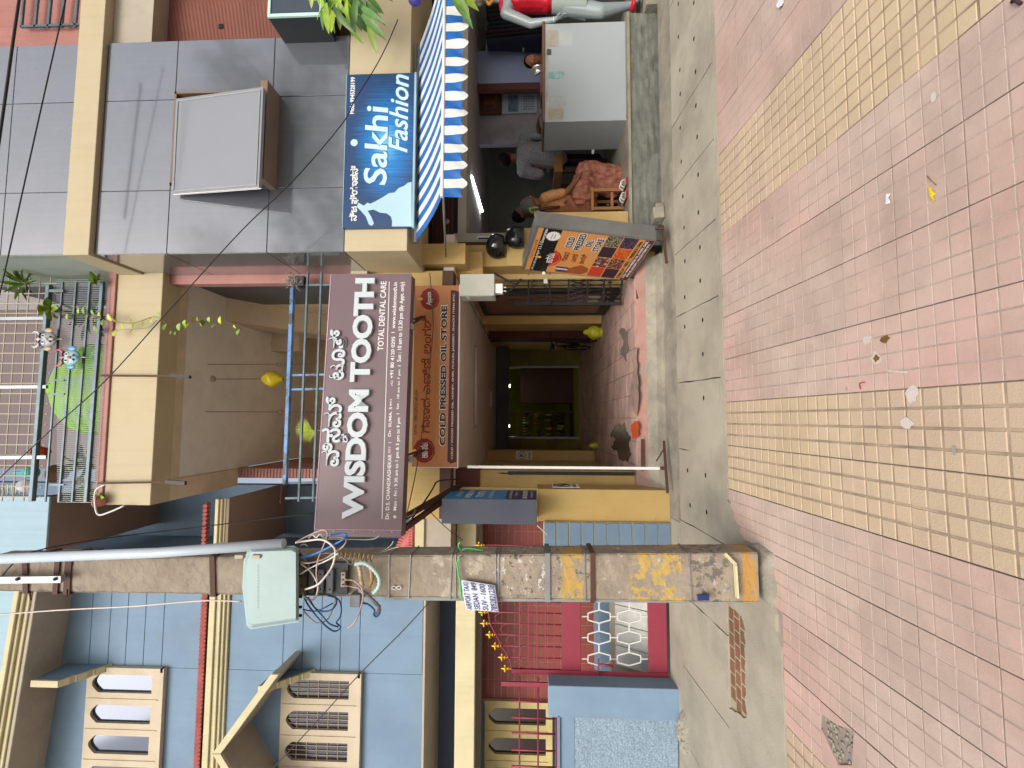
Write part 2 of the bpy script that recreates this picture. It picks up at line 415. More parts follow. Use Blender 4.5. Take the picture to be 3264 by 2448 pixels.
# cement strip in front of the gates, with a ragged edge
holed(rough_line((-.97, 4.674), (4.9, 4.668), 60, .010) + [(4.9, 5.019), (-.97, 5.019)], [], -.052, .001, M_CONC2, 'cement_strip', drain)
holed([(-9, 4.674)] + rough_line((-3.4, 4.674), (-.975, 4.674), 26, .008) + [(-.975, 5.019), (-9, 5.019)], [], -.052, .0025, M_CONC, 'cement_strip', drain)
# front kerb strip, and the poured patch round the pole
holed(rough_line((-1.0, 3.700), (5, 3.700), 50, .004) + [(5, 3.752), (-1.0, 3.752)], [], -.052, .003, M_CONC, 'kerb_edge', drain)
holed(rough_line((-4.2, 3.05), (-1.36, 3.05), 24, .005) + rough_line((-1.33, 3.07), (-.97, 3.20), 8, .010) + rough_line((-.95, 3.24), (-.84, 3.46), 8, .010) + rough_line((-.82, 3.48), (-.60, 3.69), 8, .010) +
      [(-.62, 3.755)] + rough_line((-1.33, 3.752), (-1.37, 3.53), 4, .008) + rough_line((-1.40, 3.50), (-2.0, 3.49), 14, .012) + rough_line((-2.03, 3.50), (-2.12, 3.752), 6, .010) + [(-4.2, 3.755)], [], -.03, .009, M_CONC, 'poured_patch', drain)
# bricks laid bare in the gap, in pale mortar
slab_mb([(-2.12, 3.49), (-1.34, 3.49), (-1.34, 3.756), (-2.12, 3.756)], -.05, -.004).done('mortar_bed', mat('pale_mortar', '#a3947c', var=.2, bump=.4), drain)
for i in range(9):
    for j in range(3):
        x0 = -1.38 - .094 * i + (.047 if j == 1 else 0); y0 = 3.505 + .082 * j
        if x0 - .09 < -2.10: continue
        slab_mb([(x0 - .083, y0), (x0, y0), (x0, y0 + .071), (x0 - .083, y0 + .071)], -.02, -.001 + random.gauss(0, .001)).done('brick', M_BRICKR, drain, bevel=.003, seg=1)
# raised drain ends beside the pillars (broken grey lump by the blue fence)
def heap(u, v):
    a = u * 6.283; r = v; x = -2.88 + .19 * r * math.cos(a) * (1 + .3 * noise.noise((math.cos(a) * 1.5, math.sin(a) * 1.5, 4))); y = 4.68 + .15 * r * math.sin(a) * (1 + .3 * noise.noise((math.cos(a) * 1.5, math.sin(a) * 1.5, 9)))
    return sl(x, y, .055 * (1 - r ** 2) + (.02 * noise.noise((x * 22, y * 22, 2)) + .012 * noise.noise((x * 60, y * 60, 2))) * (1 - r ** 4) - .004 * (r > .98))
tag(MB().grid(heap, 60, 16, False).done('rubble_heap', M_CONC2, fix=False), 'small heap of set cement rubble at the foot of the blue fence pillar', 'rubble')

# ================================================================ the yellow house with the grey clad bay (one building)
YF, YG = 5.05, 4.45
hs_ = thing('apartment_house', 'cream yellow house with grey clad bay, balcony and covered driveway under it', 'house', (0, YF, .33))
def part(name, mb, m, **k): return mb.done(name, m, hs_, **k)
ZF1, ZF0 = ZZ(1106, YG, 500), ZZ(1303, YG, 500)     # yellow fascia
XL = XX(800, YG, 1200)                                # left edge of the bay
XR = 5.9
ZC = EYE + .88                                    # driveway ceiling
ZFL = EYE - 1.13                                   # driveway floor
XDL, XDR = XX(1535, YF, 1800), XX(905, 5.1, 1700)
part('fascia', MB().box(XL, XR, YG, YF + .3, ZF0, ZF1), M_CREAM, bevel=.004, seg=1)
# grey cladding: real panels with open joints on a dark wall
hb = MB().box(XL + .012, XX(128, YG, 700) - .012, YG + .012, 6.6, ZF1 + .003, ZZ(-400, YG, 500)); bay = part('bay_wall', hb, M_CLADJ)
XRC = XX(125, YG, 700)
pys = [XX(593, YG, 500), XX(413, YG, 500)]
colx = [XL, XX(600, YG, 900), XX(308, YG, 900), XRC]
rows = [ZF1 + .004, ZZ(862, YG, 500), ZZ(548, YG, 500), ZZ(330, YG, 400)]
def panels(zs, cols, y, th=.012, g=.0035, skip=()):
    for i in range(len(cols) - 1):
        for j in range(len(zs) - 1):
            if (i, j) in skip: continue
            part('cladding_panel', MB().box(cols[i] + g, cols[i + 1] - g, y, y + th, zs[j] + g, zs[j + 1] - g), M_CLAD, bevel=.002, seg=1)
panels(rows, colx, YG)
# upper cladding beyond the cream band
ZB0, ZB1 = ZZ(325, YG, 400), ZZ(245, YG, 400)
part('cream_band', MB().box(XL - .02, XR, YG - .05, YF + .3, ZB0, ZB1), M_CREAM, bevel=.004, seg=1)
panels([ZB1 + .004, ZZ(35, YG, 400), ZZ(-300, YG, 400)], colx, YG)
# side of the bay
for z0, z1 in zip(rows, rows[1:]):
    part('cladding_panel', MB().box(XL - .001, XL + .011, YG + .015, YF + .1, z0 + .004, z1 - .004), M_CLAD, bevel=.002, seg=1)
part('side_wall', MB().box(XL, XL + .012, YG + .015, YF + .5, ZB1, ZB1 + 2.4), mat('peeling_pale_wall', '#a9b3a8', var=.1, streak=.6, dcol='#76807a', bump=.3))
# centre window with a tilted milky sash
fx0, fx1 = XX(595, YG, 700), XX(302, YG, 700); fz0, fz1 = ZZ(852, YG, 500), ZZ(560, YG, 500)
win = part('window', MB().box(fx0, fx0 + .02, YG - .06, YG + .01, fz0, fz1).box(fx1 - .02, fx1, YG - .06, YG + .01, fz0, fz1).box(fx0, fx1, YG - .06, YG + .01, fz0, fz0 + .02).box(fx0, fx1, YG - .06, YG + .01, fz1 - .02, fz1), M_ALU)
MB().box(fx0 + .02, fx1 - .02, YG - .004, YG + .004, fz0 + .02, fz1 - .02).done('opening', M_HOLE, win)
yt, yo = YG - .07, YG - .30                             # hinged at the top, swung out at the bottom
p = [W(547, 618, yt), W(562, 316, yt), W(838, 278, yo), W(824, 596, yo)]
nn = (p[1] - p[0]).cross(p[3] - p[0]).normalized() * .03
sash = part('sash', MB().prism(p, nn), M_GLASSF, bevel=.004)
ip = [a.lerp(sum(p, Vector()) / 4, .05) - nn * .04 for a in p]
fr = MB()
for a, b in zip(ip, ip[1:] + ip[:1]): fr.bar(a, b, .012, .006)
fr.done('sash_rim', mat('grey_gasket', '#8f9294', bump=0), sash)
part('stay_box', MB().box(XX(606, YG, 850), XX(306, YG, 850), YG - .22, YG, ZZ(868, YG - .1, 450), ZZ(846, YG - .1, 450)), M_ALU)
# red walls to the right of the bay, above and beside
XRW = XR
ribs = MB(); nr = 150; z0, z1 = ZF1 + .002, ZZ(485, 4.7, 60)
k0 = XX(130, 4.62, 800)
for i in range(nr):
    za = z0 + (z1 - z0) * i / nr; zb = z0 + (z1 - z0) * (i + .62) / nr
    ribs.box(k0 - .3, XR, 4.70, 4.712, za, zb)
ribs.box(k0 - .3, XR, 4.712, 5.4, z0 - .001, z1)
part('ribbed_wall', ribs, M_RIB)
part('vent_slot', MB().box(XX(92, 4.7, 706), XX(78, 4.7, 706), 4.69, 4.70, ZZ(712, 4.7, 85), ZZ(698, 4.7, 85)), M_HOLE)
part('soffit_block', MB().box(k0 - .2, XR, 4.5, 5.4, ZZ(487, 4.5, 60), ZB0 - .003), M_BEIGE)
part('upper_red_wall', MB().box(k0 - .2, XR, 4.66, 5.4, ZB1 + .001, ZB1 + 2.6), mat('rough_red_plaster', '#a06e66', var=.1, scale=2, streak=.35, dcol='#8a5048', bump=.5, bscale=50))
gr = MB().box(XX(92, 4.6, 200), XR, 4.58, 4.6, ZZ(80, 4.6, 60), ZZ(66, 4.6, 60))
grille = part('window_grille', MB().bar(W(68, 86, 4.6), W(280, 78, 4.6), .022), M_STEELB)
for px in (68, 112, 154, 196, 240):
    MB().bar(W(px, 88, 4.6), W(px + 14, -60, 4.6), .022).done('bar', M_STEELB, grille)

# balcony slab, coping and its ceiling
YB = 5.06
XBL = XX(1610, YB, 420); XBR = XL
ZA0, ZA1 = ZZ(499, YB, 1250), ZZ(352, YB, 1250)
part('balcony_beam', MB().box(XBL, XBR + .05, YB, YB + .28, ZA0, ZA1), M_CREAM, bevel=.005, seg=1)
part('balcony_coping', MB().box(XBL + .06, XBR + .05, YB - .02, YB + .3, ZA1 + .001, ZZ(325, YB, 1250)), M_ROSE, bevel=.004, seg=1)
part('beam_soffit', MB().box(XBL + .12, XBR, YB + .28, YB + .42, ZA0 + .012, ZA0 + .3), M_TAN)
XIL = XX(1527, 5.4, 600)
part('balcony_ceiling', MB().box(XIL, XBR + .4, YB + .42, 8.6, ZA0 + .03, ZA0 + .2), M_CEIL)
# deep side beam at the left end of the balcony
part('side_beam', MB().box(XBL, XIL - .002, YB + .281, 6.6, ZA0 + .004, ZA1), M_TAN, bevel=.004, seg=1)
# left side: ribbed rose wall strip seen below the side beam, right side rose return
zf = ZZ(1105, YB)                                      # floor of the balcony
lw = MB()
for i in range(46): 
    z = zf + (ZA0 - zf) * i / 46; lw.box(XIL - .13, XIL + .002, 6.58, 6.592, z, z + (ZA0 - zf) / 46 * .6)
lw.box(XIL - .13, XIL - .0, 6.592, 8.6, zf, ZA0)
part('ribbed_strip', lw, M_ROSE)
part('left_room_wall', MB().box(XIL - .1, XIL - .02, 6.9, 8.6, zf, ZA0), M_CEIL)
part('right_return', MB().box(XBR - .10, XBR + .01, YB + .1, YB + .22, zf, ZA0 + .0), M_ROSE)
part('right_room_wall', MB().box(XBR + .015, XBR + .1, YB + .2, 8.6, zf, ZA0 + .03), M_TAN)
part('back_room_wall', MB().box(XIL, XBR + .1, 8.45, 8.6, zf - .2, ZA0 + .03), M_TAN)
# underside of the stair, a sloping beam across the right part of the ceiling
zc = ZA0 + .03
a = [ZH(693, 905 + 40, zc), ZH(640, 965, zc), ZH(850, 1020, zc - .3), ZH(905, 960, zc - .3)]
q0, q1, q2 = W(682, 908, 6.25), W(866, 985, 7.1), W(866, 1018, 7.1)
part('stair_soffit', MB().prism([(XBR + .02, 6.2, zc - .001), (XBR + .02, 6.9, zc - .001), (XBR + .02, 8.3, zc - .95), (XBR + .02, 7.5, zc - .95)], (-.32, 0, 0)), M_TAN, bevel=.004, seg=1)
part('ceiling_beam', MB().box(XBR - .55, XBR + .02, 7.35, 7.6, zc - .45, zc - .002), M_TAN)
part('balcony_floor', MB().box(XBL + .1, XBR + .1, YB, 8.6, zf - .18, zf), M_CREAM)
# floor slab over the driveway
part('lower_beam', MB().box(XX(1660, YF, 1280), XL + .02, YF + .1, YF + .34, ZC + .12, zf - .181), M_CREAM2)
part('driveway_lintel', MB().box(XX(1660, YF, 1400), XL + .02, YF + .09, 5.33, ZC - .002, ZC + .12), mat('dark_recess_paint', '#5a4336', dirt=.4), bevel=.003, seg=1)
part('driveway_ceiling', MB().box(XDL - .35, XDR + .6, 5.2, 12.4, ZC, ZC + .118), mat('pale_driveway_ceiling_paint', '#ded3cd', var=.05, dirt=.15, dcol='#a89c94', bump=.04))
# driveway walls
XWL, XWR = XDL - .12, 1.70
M_DWALL = mat('driveway_yellow_paint', '#d3bc85', var=.06, dirt=.3, dcol='#a18a58', bump=.1)
part('driveway_wall_left', MB().box(XDL - .35, XWL, 5.42, 12.4, ZFL - .3, ZC), M_DWALL)
part('driveway_wall_right', MB().box(XWR, XWR + .2, 5.74, 12.4, ZFL - .3, ZC), M_DWALL)
part('left_pilaster', MB().box(XWL + .001, XWL + .18, 9.0, 9.3, ZFL, ZC - .01), M_CREAM2)
part('right_pilaster', MB().box(XWR - .12, XWR - .001, 7.9, 8.2, ZFL, ZC - .01), M_CREAM2)
part('right_pilaster', MB().box(XWR - .14, XWR - .001, 9.2, 9.7, ZFL, ZC - .01), mat('dark_maroon_paint', '#5c3330', dirt=.3))
# driveway floor: worn red cement tiles on a ramp up from the footpath
M_RFL = mat('worn_red_cement_tile', '#b3948a', rand=.10, var=.2, scale=4, dirt=.8, dcol='#7d746e', dscale=2.2, bump=.35, rough=.6)
fl = part('driveway_floor', MB().box(XWL, XWR, 5.33, 12.2, ZFL - .15, ZFL - .014), M_GRIME)
tw_ = .26; ft = MB().box(.003, tw_ - .003, .003, tw_ - .003, -.014, 0).data('floor_tile', M_RFL, bevel=.002, seg=1)
n_ = 0
for i in range(int((XWR - XWL) / tw_) + 1):
    for j in range(26):
        x, y = XWL + i * tw_, 5.34 + j * tw_
        if x + tw_ > XWR + .02 or n_ >= 235: continue
        n_ += 1
        o = link('floor_tile', ft, fl); o.location = Vector((x, y, ZFL + random.gauss(0, .0012))) - org(fl)
part('ramp_foot', MB().prism([(XWL - .1, 5.015, .28), (XWL - .1, 5.015, SL * 5.02 + .03), (XWL - .1, 5.10, SL * 5.1 + .055), (XWL - .1, 5.175, ZFL - .085), (XWL - .1, 5.175, .28)], (XWR - XWL + .15, 0, 0)), M_CONC2)
part('driveway_ramp', MB().prism([(XWL - .1, 5.176, .28), (XWL - .1, 5.176, ZFL - .085), (XWL - .1, 5.325, ZFL - .001), (XWL - .1, 5.325, .28)], (XWR - XWL + .15, 0, 0)), mat('worn_rose_cement', '#b5897d', var=.2, scale=6, dirt=.9, dcol='#8a8378', dscale=3, bump=.5))
# right street pillar
YP = 5.42
XP0, XP1 = XX(849, YP, 1550), XX(781, YP, 1500)
part('pillar', MB().box(XP0, XP1, YP, 5.735, .3, ZF0 + .1), M_CREAM2, bevel=.006, seg=1)
part('fascia_side', MB().box(XL + .002, XL + .3, YF + .301, 5.735, ZC - .3, ZF0 + .1), M_CREAM2)
part('upper_corner', MB().box(XWR - .02, XL + .3, 5.08, YP - .002, ZC - .14, ZF0 + .2), M_CREAM2)
# ================================================================ the blue house on the left
YH = 6.2
bh = thing('blue_house', 'sky blue two storey house with cream window frames and stepped brackets', 'house', (-3, YH, .4))
def bpart(name, mb, m, **k): return mb.done(name, m, bh, **k)
XQ = XX(1786, YH, 600)                                   # right corner of the projecting front
ZM0, ZM1, ZMT = ZZ(727, YH, 2100), ZZ(676, YH, 2100), ZZ(645, YH, 2100)
ZW0 = ZZ(1347, YH, 2100)
ZTOP = 9.6; XFL = -7.5
wx1 = XX(2124, YH, 400)                                    # right edge of both windows
uz0, uz1 = ZZ(522, YH, 2200), ZZ(286, YH, 2200)
lz0, lz1 = ZZ(1147, YH, 2200), ZZ(903, YH, 2200)
bpart('core_wall', MB().box(XFL, XQ - .03, YH + .02, 8.4, ZW0 + .02, ZTOP), M_BLUE)
def courses(za, zb, zs):
    # smooth plaster broken by horizontal grooves to the right of the windows
    zz = [za] + [z for z in zs if za < z < zb] + [zb]
    for a, b in zip(zz, zz[1:]):
        bpart('plaster_course', MB().box(wx1 - .003, XQ, YH, YH + .02, a + .003, b - .003), M_BLUE, bevel=.003, seg=1)
up_z = [ZZ(p, YH, 2000) for p in (521, 462, 405, 350, 290)]
courses(ZMT + .01, ZTOP - 1.6, up_z)
courses(ZW0, ZM0 - .01, [ZZ(p, YH, 2000) for p in (1148, 1086, 1025, 966, 905)])
bpart('front_wall', MB().box(XFL, wx1 - .006, YH, YH + .02, ZMT + .01, uz0 - .002).box(XFL, wx1 - .006, YH, YH + .02, uz1 + .002, ZTOP)
      .box(XFL, wx1 - .006, YH, YH + .02, ZW0, lz0 - .002).box(XFL, wx1 - .006, YH, YH + .02, lz1 + .002, ZM0 - .01), M_BLUE)
# quoins on the corner and the shaded return wall
for i in range(34):
    z = ZW0 + .1 + i * .285
    if z > ZTOP - 1.8: break
    bpart('quoin', MB().box(XQ - .004, XQ + .075, YH - .02, YH + .16, z, z + .272), M_BCREAM, bevel=.006, seg=1)
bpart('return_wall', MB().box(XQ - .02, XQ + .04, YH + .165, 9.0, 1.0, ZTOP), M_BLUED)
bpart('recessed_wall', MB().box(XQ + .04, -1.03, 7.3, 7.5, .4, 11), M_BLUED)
# mouldings
def moulding(z0, z1, y, x0, x1, n=4):
    for i, (a, b, d) in enumerate(((0, .16, .03), (.17, .34, .06), (.35, .62, .085), (.63, 1, .11))[:n]):
        bpart('moulding', MB().box(x0, x1, y - d, y + .02, z0 + (z1 - z0) * a, z0 + (z1 - z0) * b), M_BCREAM, bevel=.005, seg=1)
moulding(ZM0, ZM1, YH - .001, XFL, XQ + .06)
te = MB()
nn_ = int((XQ + .06 - XFL) / .05)
for i in range(nn_):
    x = XQ + .05 - i * .05
    te.tube([(x, YH - .135, ZM1 + .035), (x, YH + .02, ZM1 + .10)], .026, 6)
    te.tube([(x - .025, YH - .12, ZM1 + .075), (x - .025, YH + .02, ZM1 + .125)], .024, 6)
te.done('tile_edging', M_TERR, bh, kind='stuff')
# windows: frame with arched lights
def arched(name, x0, x1, z0, z1, y, glassm, frm, parent, bars=False, lights=6, pitch=.37, w_=.22, mz0=.12, mz1=.07):
    fr = MB(); d = .05
    root = None
    outer = [(x0, z0), (x1, z0), (x1, z1), (x0, z1)]
    bm = bmesh.new(); loops = [outer]; panes = []
    cx = x1 - .08 - w_ / 2
    for i in range(lights):
        a, b = cx - w_ / 2, cx + w_ / 2; zt = z1 - mz1; za = z0 + mz0
        if a < x0 + .04: break
        arc = [(a + w_ * t / 8, zt - .09 * (1 - math.sin(math.pi * t / 8))) for t in range(9)]
        loops.append([(a, za), (b, za)] + arc[::-1]); panes.append((a, b, za, zt)); cx -= pitch
    es = []
    allv = []
    for lp in loops:
        vs = [bm.verts.new((x, y - d, z)) for x, z in lp]; allv.append(vs)
        es += [bm.edges.new((vs[i], vs[(i + 1) % len(vs)])) for i in range(len(vs))]
    bmesh.ops.triangle_fill(bm, use_beauty=True, edges=es, normal=(0, -1, 0))
    for vs in allv:
        lo = [bm.verts.new(v.co + Vector((0, d + .01, 0))) for v in vs]
        for i in range(len(vs)): bm.faces.new((vs[i], lo[i], lo[(i + 1) % len(vs)], vs[(i + 1) % len(vs)]))
    bmesh.ops.recalc_face_normals(bm, faces=bm.faces)
    for v in bm.verts: v.co -= org(parent)
    me = bpy.data.meshes.new(name); bm.to_mesh(me); bm.free(); me.materials.append(frm)
    o = link(name, me, parent)
    MB().box(x1 - .035, x1 + .012, y - d - .012, y - .002, z0 - .02, z1 + .01).box(x0, x1 + .012, y - d - .012, y - .002, z0 - .035, z0 + .01).done('frame_edge', frm, o)
    for a, b, za, zt in panes:
        MB().box(a - .01, b + .01, y - .012, y + .004, za - .01, zt + .01).done('pane', glassm, o)
        MB().box(a - (pitch - w_) / 2 - .006, a - (pitch - w_) / 2 + .006, y - d - .010, y - d + .01, z0 + .03, z1 - .02).done('mullion', frm, o)
        if bars:
            for k in range(1, 4): MB().bar((a + (b - a) * k / 4, y - .02, za), (a + (b - a) * k / 4, y - .02, zt - .02), .006).done('bar', M_BEIGE, o)
            for k in range(1, 6):
                if k == 3 and rnd() < .5: continue
                MB().bar((a, y - .02, za + (zt - za) * k / 6), (b, y - .02, za + (zt - za) * k / 6), .006).done('bar', M_BEIGE, o)
    return o
M_WCR = mat('aged_cream_joinery', '#cdbfa6', var=.06, dirt=.3, dcol='#9a8b74', bump=.1)
arched('window', XFL + 1.5, wx1, uz0, uz1, YH - .002, M_WGLASS, M_WCR, bh, lights=7)
arched('window', XFL + 1.5, wx1 , lz0, lz1, YH - .002, M_DGLASS, M_WCR, bh, bars=True, lights=7)
# reveals to fill behind frames
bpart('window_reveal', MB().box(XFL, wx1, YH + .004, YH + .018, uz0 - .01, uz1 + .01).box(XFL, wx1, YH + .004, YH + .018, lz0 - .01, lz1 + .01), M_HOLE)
# roof eave: cornice rising slightly to the left
A, B = W(118, 1881, 5.72), W(20, 2480, 5.72)
A = A + (A - B) * .13; B = B + (B - A) * .6
dz = Vector((0, 0, .09))
def cbar(y0, y1, zo0, zo1, m, nm):
    p = [Vector((A.x, y0, A.z + zo0)), Vector((A.x, y1, A.z + zo0)), Vector((A.x, y1, A.z + zo1)), Vector((A.x, y0, A.z + zo1))]
    bpart(nm, MB().prism(p, (B.x - A.x, 0, B.z - A.z)), m, bevel=.006, seg=1)
cbar(5.72, YH + .1, 0, .05, M_BEIGE, 'eave_slab')
cbar(5.70, 5.80, .051, .10, M_BCREAM, 'cornice'); cbar(5.67, 5.80, .101, .14, M_BCREAM, 'cornice'); cbar(5.64, 5.80, .141, .21, M_BCREAM, 'cornice')
cbar(5.78, 6.1, .211, 2.6, mat('pale_blue_parapet', '#a3c0cf', var=.04, streak=.15, bump=.05), 'parapet')
# stepped fins beside the windows
def fin(x, prof, y0, ztop):
    pts = [(x, y, z) for y, z in prof] + [(x, YH, ztop), (x, y0, ztop)]
    f_ = bpart('bracket_fin', MB().prism([Vector(p) for p in pts], (-.05, 0, 0)), M_BLUE)
    e = MB()
    pr = [(y0, ztop)] + prof
    for (ya, za), (yb, zb) in zip(pr, pr[1:]):
        e.bar((x - .025, ya - .004, za), (x - .025, yb - .004, zb), .075, .03)
    e.done('fin_edge', M_BCREAM, f_)
def stepprof(p0, p1, n, y0):
    # from the front bottom p0 (y, z) back to the wall at p1
    out = []
    for i in range(n):
        ya = p0[0] + (p1[0] - p0[0]) * i / n; za = p0[1] + (p1[1] - p0[1]) * i / n
        yb = p0[0] + (p1[0] - p0[0]) * (i + .55) / n; zb = p0[1] + (p1[1] - p0[1]) * (i + .55) / n
        yc = p0[0] + (p1[0] - p0[0]) * (i + .95) / n; zc_ = p0[1] + (p1[1] - p0[1]) * (i + .70) / n
        out += [(ya, za), (yb, zb), (yc, zc_)]
    return out + [p1]
fin(wx1 + .02, stepprof((5.78, ZZ(189, 5.78, 2180)), (YH, ZZ(358, YH, 2130)), 3, 5.78), 5.78, ZZ(102, 5.78, 2180))
fin(wx1 + .02, stepprof((5.80, ZZ(850, 5.80, 2190)), (YH, ZZ(1005, YH, 2130)), 4, 5.8), 5.80, ZZ(825, 5.80, 2190))
# gable hood above the lower window
pk = W(685, 2397, 5.65); rr_ = W(869, 2147, 5.65); th = .085
def roofside(a, b):
    n_ = Vector((0, .55, 0)); t = Vector((0, 0, -th))
    bpart('hood_slope', MB().prism([a, b, b + t, a + t], n_), M_BEIGE, bevel=.004, seg=1)
    bpart('hood_edge', MB().prism([a + Vector((0, -.03, .006)), b + Vector((0, -.03, .006)), b + Vector((0, -.03, -th * .9)), a + Vector((0, -.03, -th * .9))], (0, .029, 0)), M_BCREAM, bevel=.004, seg=1)
roofside(pk, rr_); ll = Vector((2 * pk.x - rr_.x, pk.y, rr_.z)); roofside(ll, pk)
# right-hand upper balcony slab with its pale parapet
XS = XX(1765, 5.6, 100); zs = ZZ(155, 5.6, 1700)
bpart('balcony_slab', MB().box(XS, -.95, 5.6, 7.35, zs, zs + .12), mat('brown_soffit', '#8a7468', var=.08, bump=.1), bevel=.004, seg=1)
bpart('balcony_parapet', MB().box(XS, -.95, 5.58, 5.7, zs + .001, zs + 1.3), mat('pale_blue_parapet', '#a9c3cf'), bevel=.004, seg=1)
z2 = ZZ(727, 5.9, 1700)
bpart('balcony_slab', MB().box(XQ + .1, -1.0, 5.9, 7.35, z2, z2 + .04), mat('brown_soffit', '#8a7468'), bevel=.004, seg=1)
moulding(z2 + .041, z2 + .2, 5.92, XQ + .1, -1.0, 3)
te = MB()
for i in range(36):
    x = XQ + .12 + i * .05
    if x > -1.03: break
    te.tube([(x, 5.79, z2 + .235), (x, 5.95, z2 + .30)], .026, 6)
te.done('tile_edging', M_TERR, bh, kind='stuff')
# ground storey: overhang soffit, porch fascia, red tiled wall
bpart('overhang_soffit', MB().box(XFL, XQ, YH - .0, 7.2, ZW0 - .03, ZW0 - .002), M_BEIGE)
zp0, zp1 = ZZ(1513, 5.9, 2200), ZZ(1450, 5.9, 2200)
bpart('porch_wall', MB().box(XFL, -1.04, 7.15, 7.3, zp0, ZW0 - .03), mat('shade_tinted_blue_wall', '#46536a', bump=.1))  # house blue darkened in its base colour to stand for porch shade
XPR = XX(1640, 5.9, 1480)
bpart('porch_fascia', MB().box(XFL, XPR, 5.9, 6.02, zp0, zp1), M_BCREAM, bevel=.006, seg=1)
bpart('porch_slab', MB().box(XFL, XPR, 6.021, 7.15, zp0 + .03, zp1 - .02), M_BEIGE)
bpart('porch_beam', MB().box(XFL, XPR, 6.45, 6.6, ZZ(1536, 6.5, 2000), zp0 + .03), M_BEIGE)
YR = 6.62
zr1 = ZZ(1536, YR, 2000)
pw = bpart('tiled_wall', MB().box(XX(2238, YR, 1700), XPR + .3, YR, 6.8, .3, zr1), M_JNT)
tw, tht = .242, .0875
x0 = XX(2232, YR, 1700); base = MB().box(.004, tw - .003, -.006, .004, .003, tht - .003).data('brick_tile', M_BRK)
cnt = 0
for j in range(24):
    z = zr1 - (j + 1) * tht
    if z < .45: break
    for i in range(11):
        x = x0 + i * tw
        if not in_view(x, YR, z, 60) or x + tw > XPR + .3: continue
        link('tile', base, pw, Vector((x, YR, z)), loc=Vector((x, YR, z)) - org(pw)); cnt += 1
# cream ground floor windows left of the tiles
cz0, cz1 = ZZ(1752, YR - .05, 2300), ZZ(1545, YR - .05, 2300)
arched('window', XFL + .6, XX(2232, YR, 1700), cz0, cz1, YR - .002, M_DGLASS, mat('yellow_cream_joinery', '#d2bf83', dirt=.2, bump=.1), bh, lights=9, pitch=.371, w_=.205, mz0=.05, mz1=.05)
bpart('lower_wall', MB().box(XFL, XX(2238, YR, 1700) - .01, YR + .005, 6.8, .3, zr1), M_BLUE)
# pale sky-coloured far building and roof bits seen right of the pole
lt = thing('lean_to_roof', 'small red tiled lean-to roof just right of the concrete pole', 'roof', (-1.8, 5.8, 2.9))
c0, c1, c2, c3 = W(1250, 1782, 5.75), W(1318, 1790, 5.5), W(1320, 1675, 5.5), W(1296, 1672, 5.75)
MB().quad(c0, c1, c2, c3).done('roof_deck', M_TERR, lt)
tl = MB().tube([(0, 0, 0), (0, -.3, -.05)], .03, 6)
n_ = 13
for i in range(n_):
    a = c0.lerp(c3, (i + .5) / n_); b = c1.lerp(c2, (i + .5) / n_)
    for k in range(5):
        MB().tube([a.lerp(b, k / 5) + Vector((0, 0, .012)), a.lerp(b, (k + 1.15) / 5) + Vector((0, 0, .006))], [.015, .019], 6).done('tile', M_TERR, lt)
MB().box(c1.x - .05, c2.x + .15, 5.5, 5.62, ZZ(1352, 5.5, 1700), ZZ(1321, 5.5, 1700)).done('fascia', M_BCREAM, lt, bevel=.006, seg=1)
MB().box(c1.x - .05, c2.x + .15, 5.53, 6.8, ZZ(1440, 5.6, 1700), ZZ(1353, 5.53, 1700)).done('soffit', M_BEIGE, lt)
MB().box(c1.x - .4, -1.03, 6.82, 6.9, .4, ZZ(1353, 5.53, 1700)).done('back_wall', mat('shade_tinted_blue_wall', '#46536a'), lt)  # same blue with the recess shade put into its colour

# ---------------------------------------------------------------- blue fence wall with the rough-cast panel
fwl = thing('fence_wall', 'blue fence wall with rough-cast panel left of the crimson gate', 'wall', (-3.3, 4.9, .32))
xf0, xf1 = -6.2, XX(2191, 4.80, 1950); zt1, zt2 = ZZ(1748, 4.80, 2200), ZZ(1786, 4.85, 2400); zb = .2
xn = XX(2280, 4.84, 1800)
MB().box(xn, xf1, 4.80, 5.0, zb, zt1).done('pier', M_BLUE, fwl, bevel=.008)
xp1 = XX(2240, 4.84, 1950); zq = ZZ(1873, 4.84, 2250); zq2 = ZZ(1832, 4.84, 2350)
MB().box(xf0, xn - .001, 4.84, 5.0, zb, zt2).done('wall', M_BLUE, fwl, bevel=.006, seg=1)
MB().box(xf0, xn - .0, 4.822, 4.839, zq2, zt2 - .002).done('border', M_BLUE, fwl, bevel=.003, seg=1)
MB().box(xf0, xn + .02, 4.80, 4.99, zt2 + .001, zt2 + .03).done('coping', M_BLUED, fwl, bevel=.004, seg=1)
M_CAST = mat('blue_rough_cast', '#8ea3b4', var=.35, scale=60, bump=1.0, bscale=85, dirt=.2)
def rc(u, v):
    x = xf0 + (xp1 - xf0) * u; ztop = zq2
    if x > xn - .02:
        t = min(1, max(0, (x - xn + .02) / .085)); ztop = zq2 + (zq - zq2) * (1 - math.sqrt(max(0, 1 - t * t))) if x < xn + .065 else zq
    z = .33 + (ztop - .33) * v
    d = noise.noise((x * 26, z * 26, 1)) * .007 + noise.noise((x * 55, z * 55, 5)) * .006
    e = min(1, min((xp1 - x) / .015, (ztop - z) / .015))
    return (x, 4.818 - d * max(0, e), z)
pq = MB().grid(rc, 260, 60); pq.done('rough_cast_panel', M_CAST, fwl, fix=False)
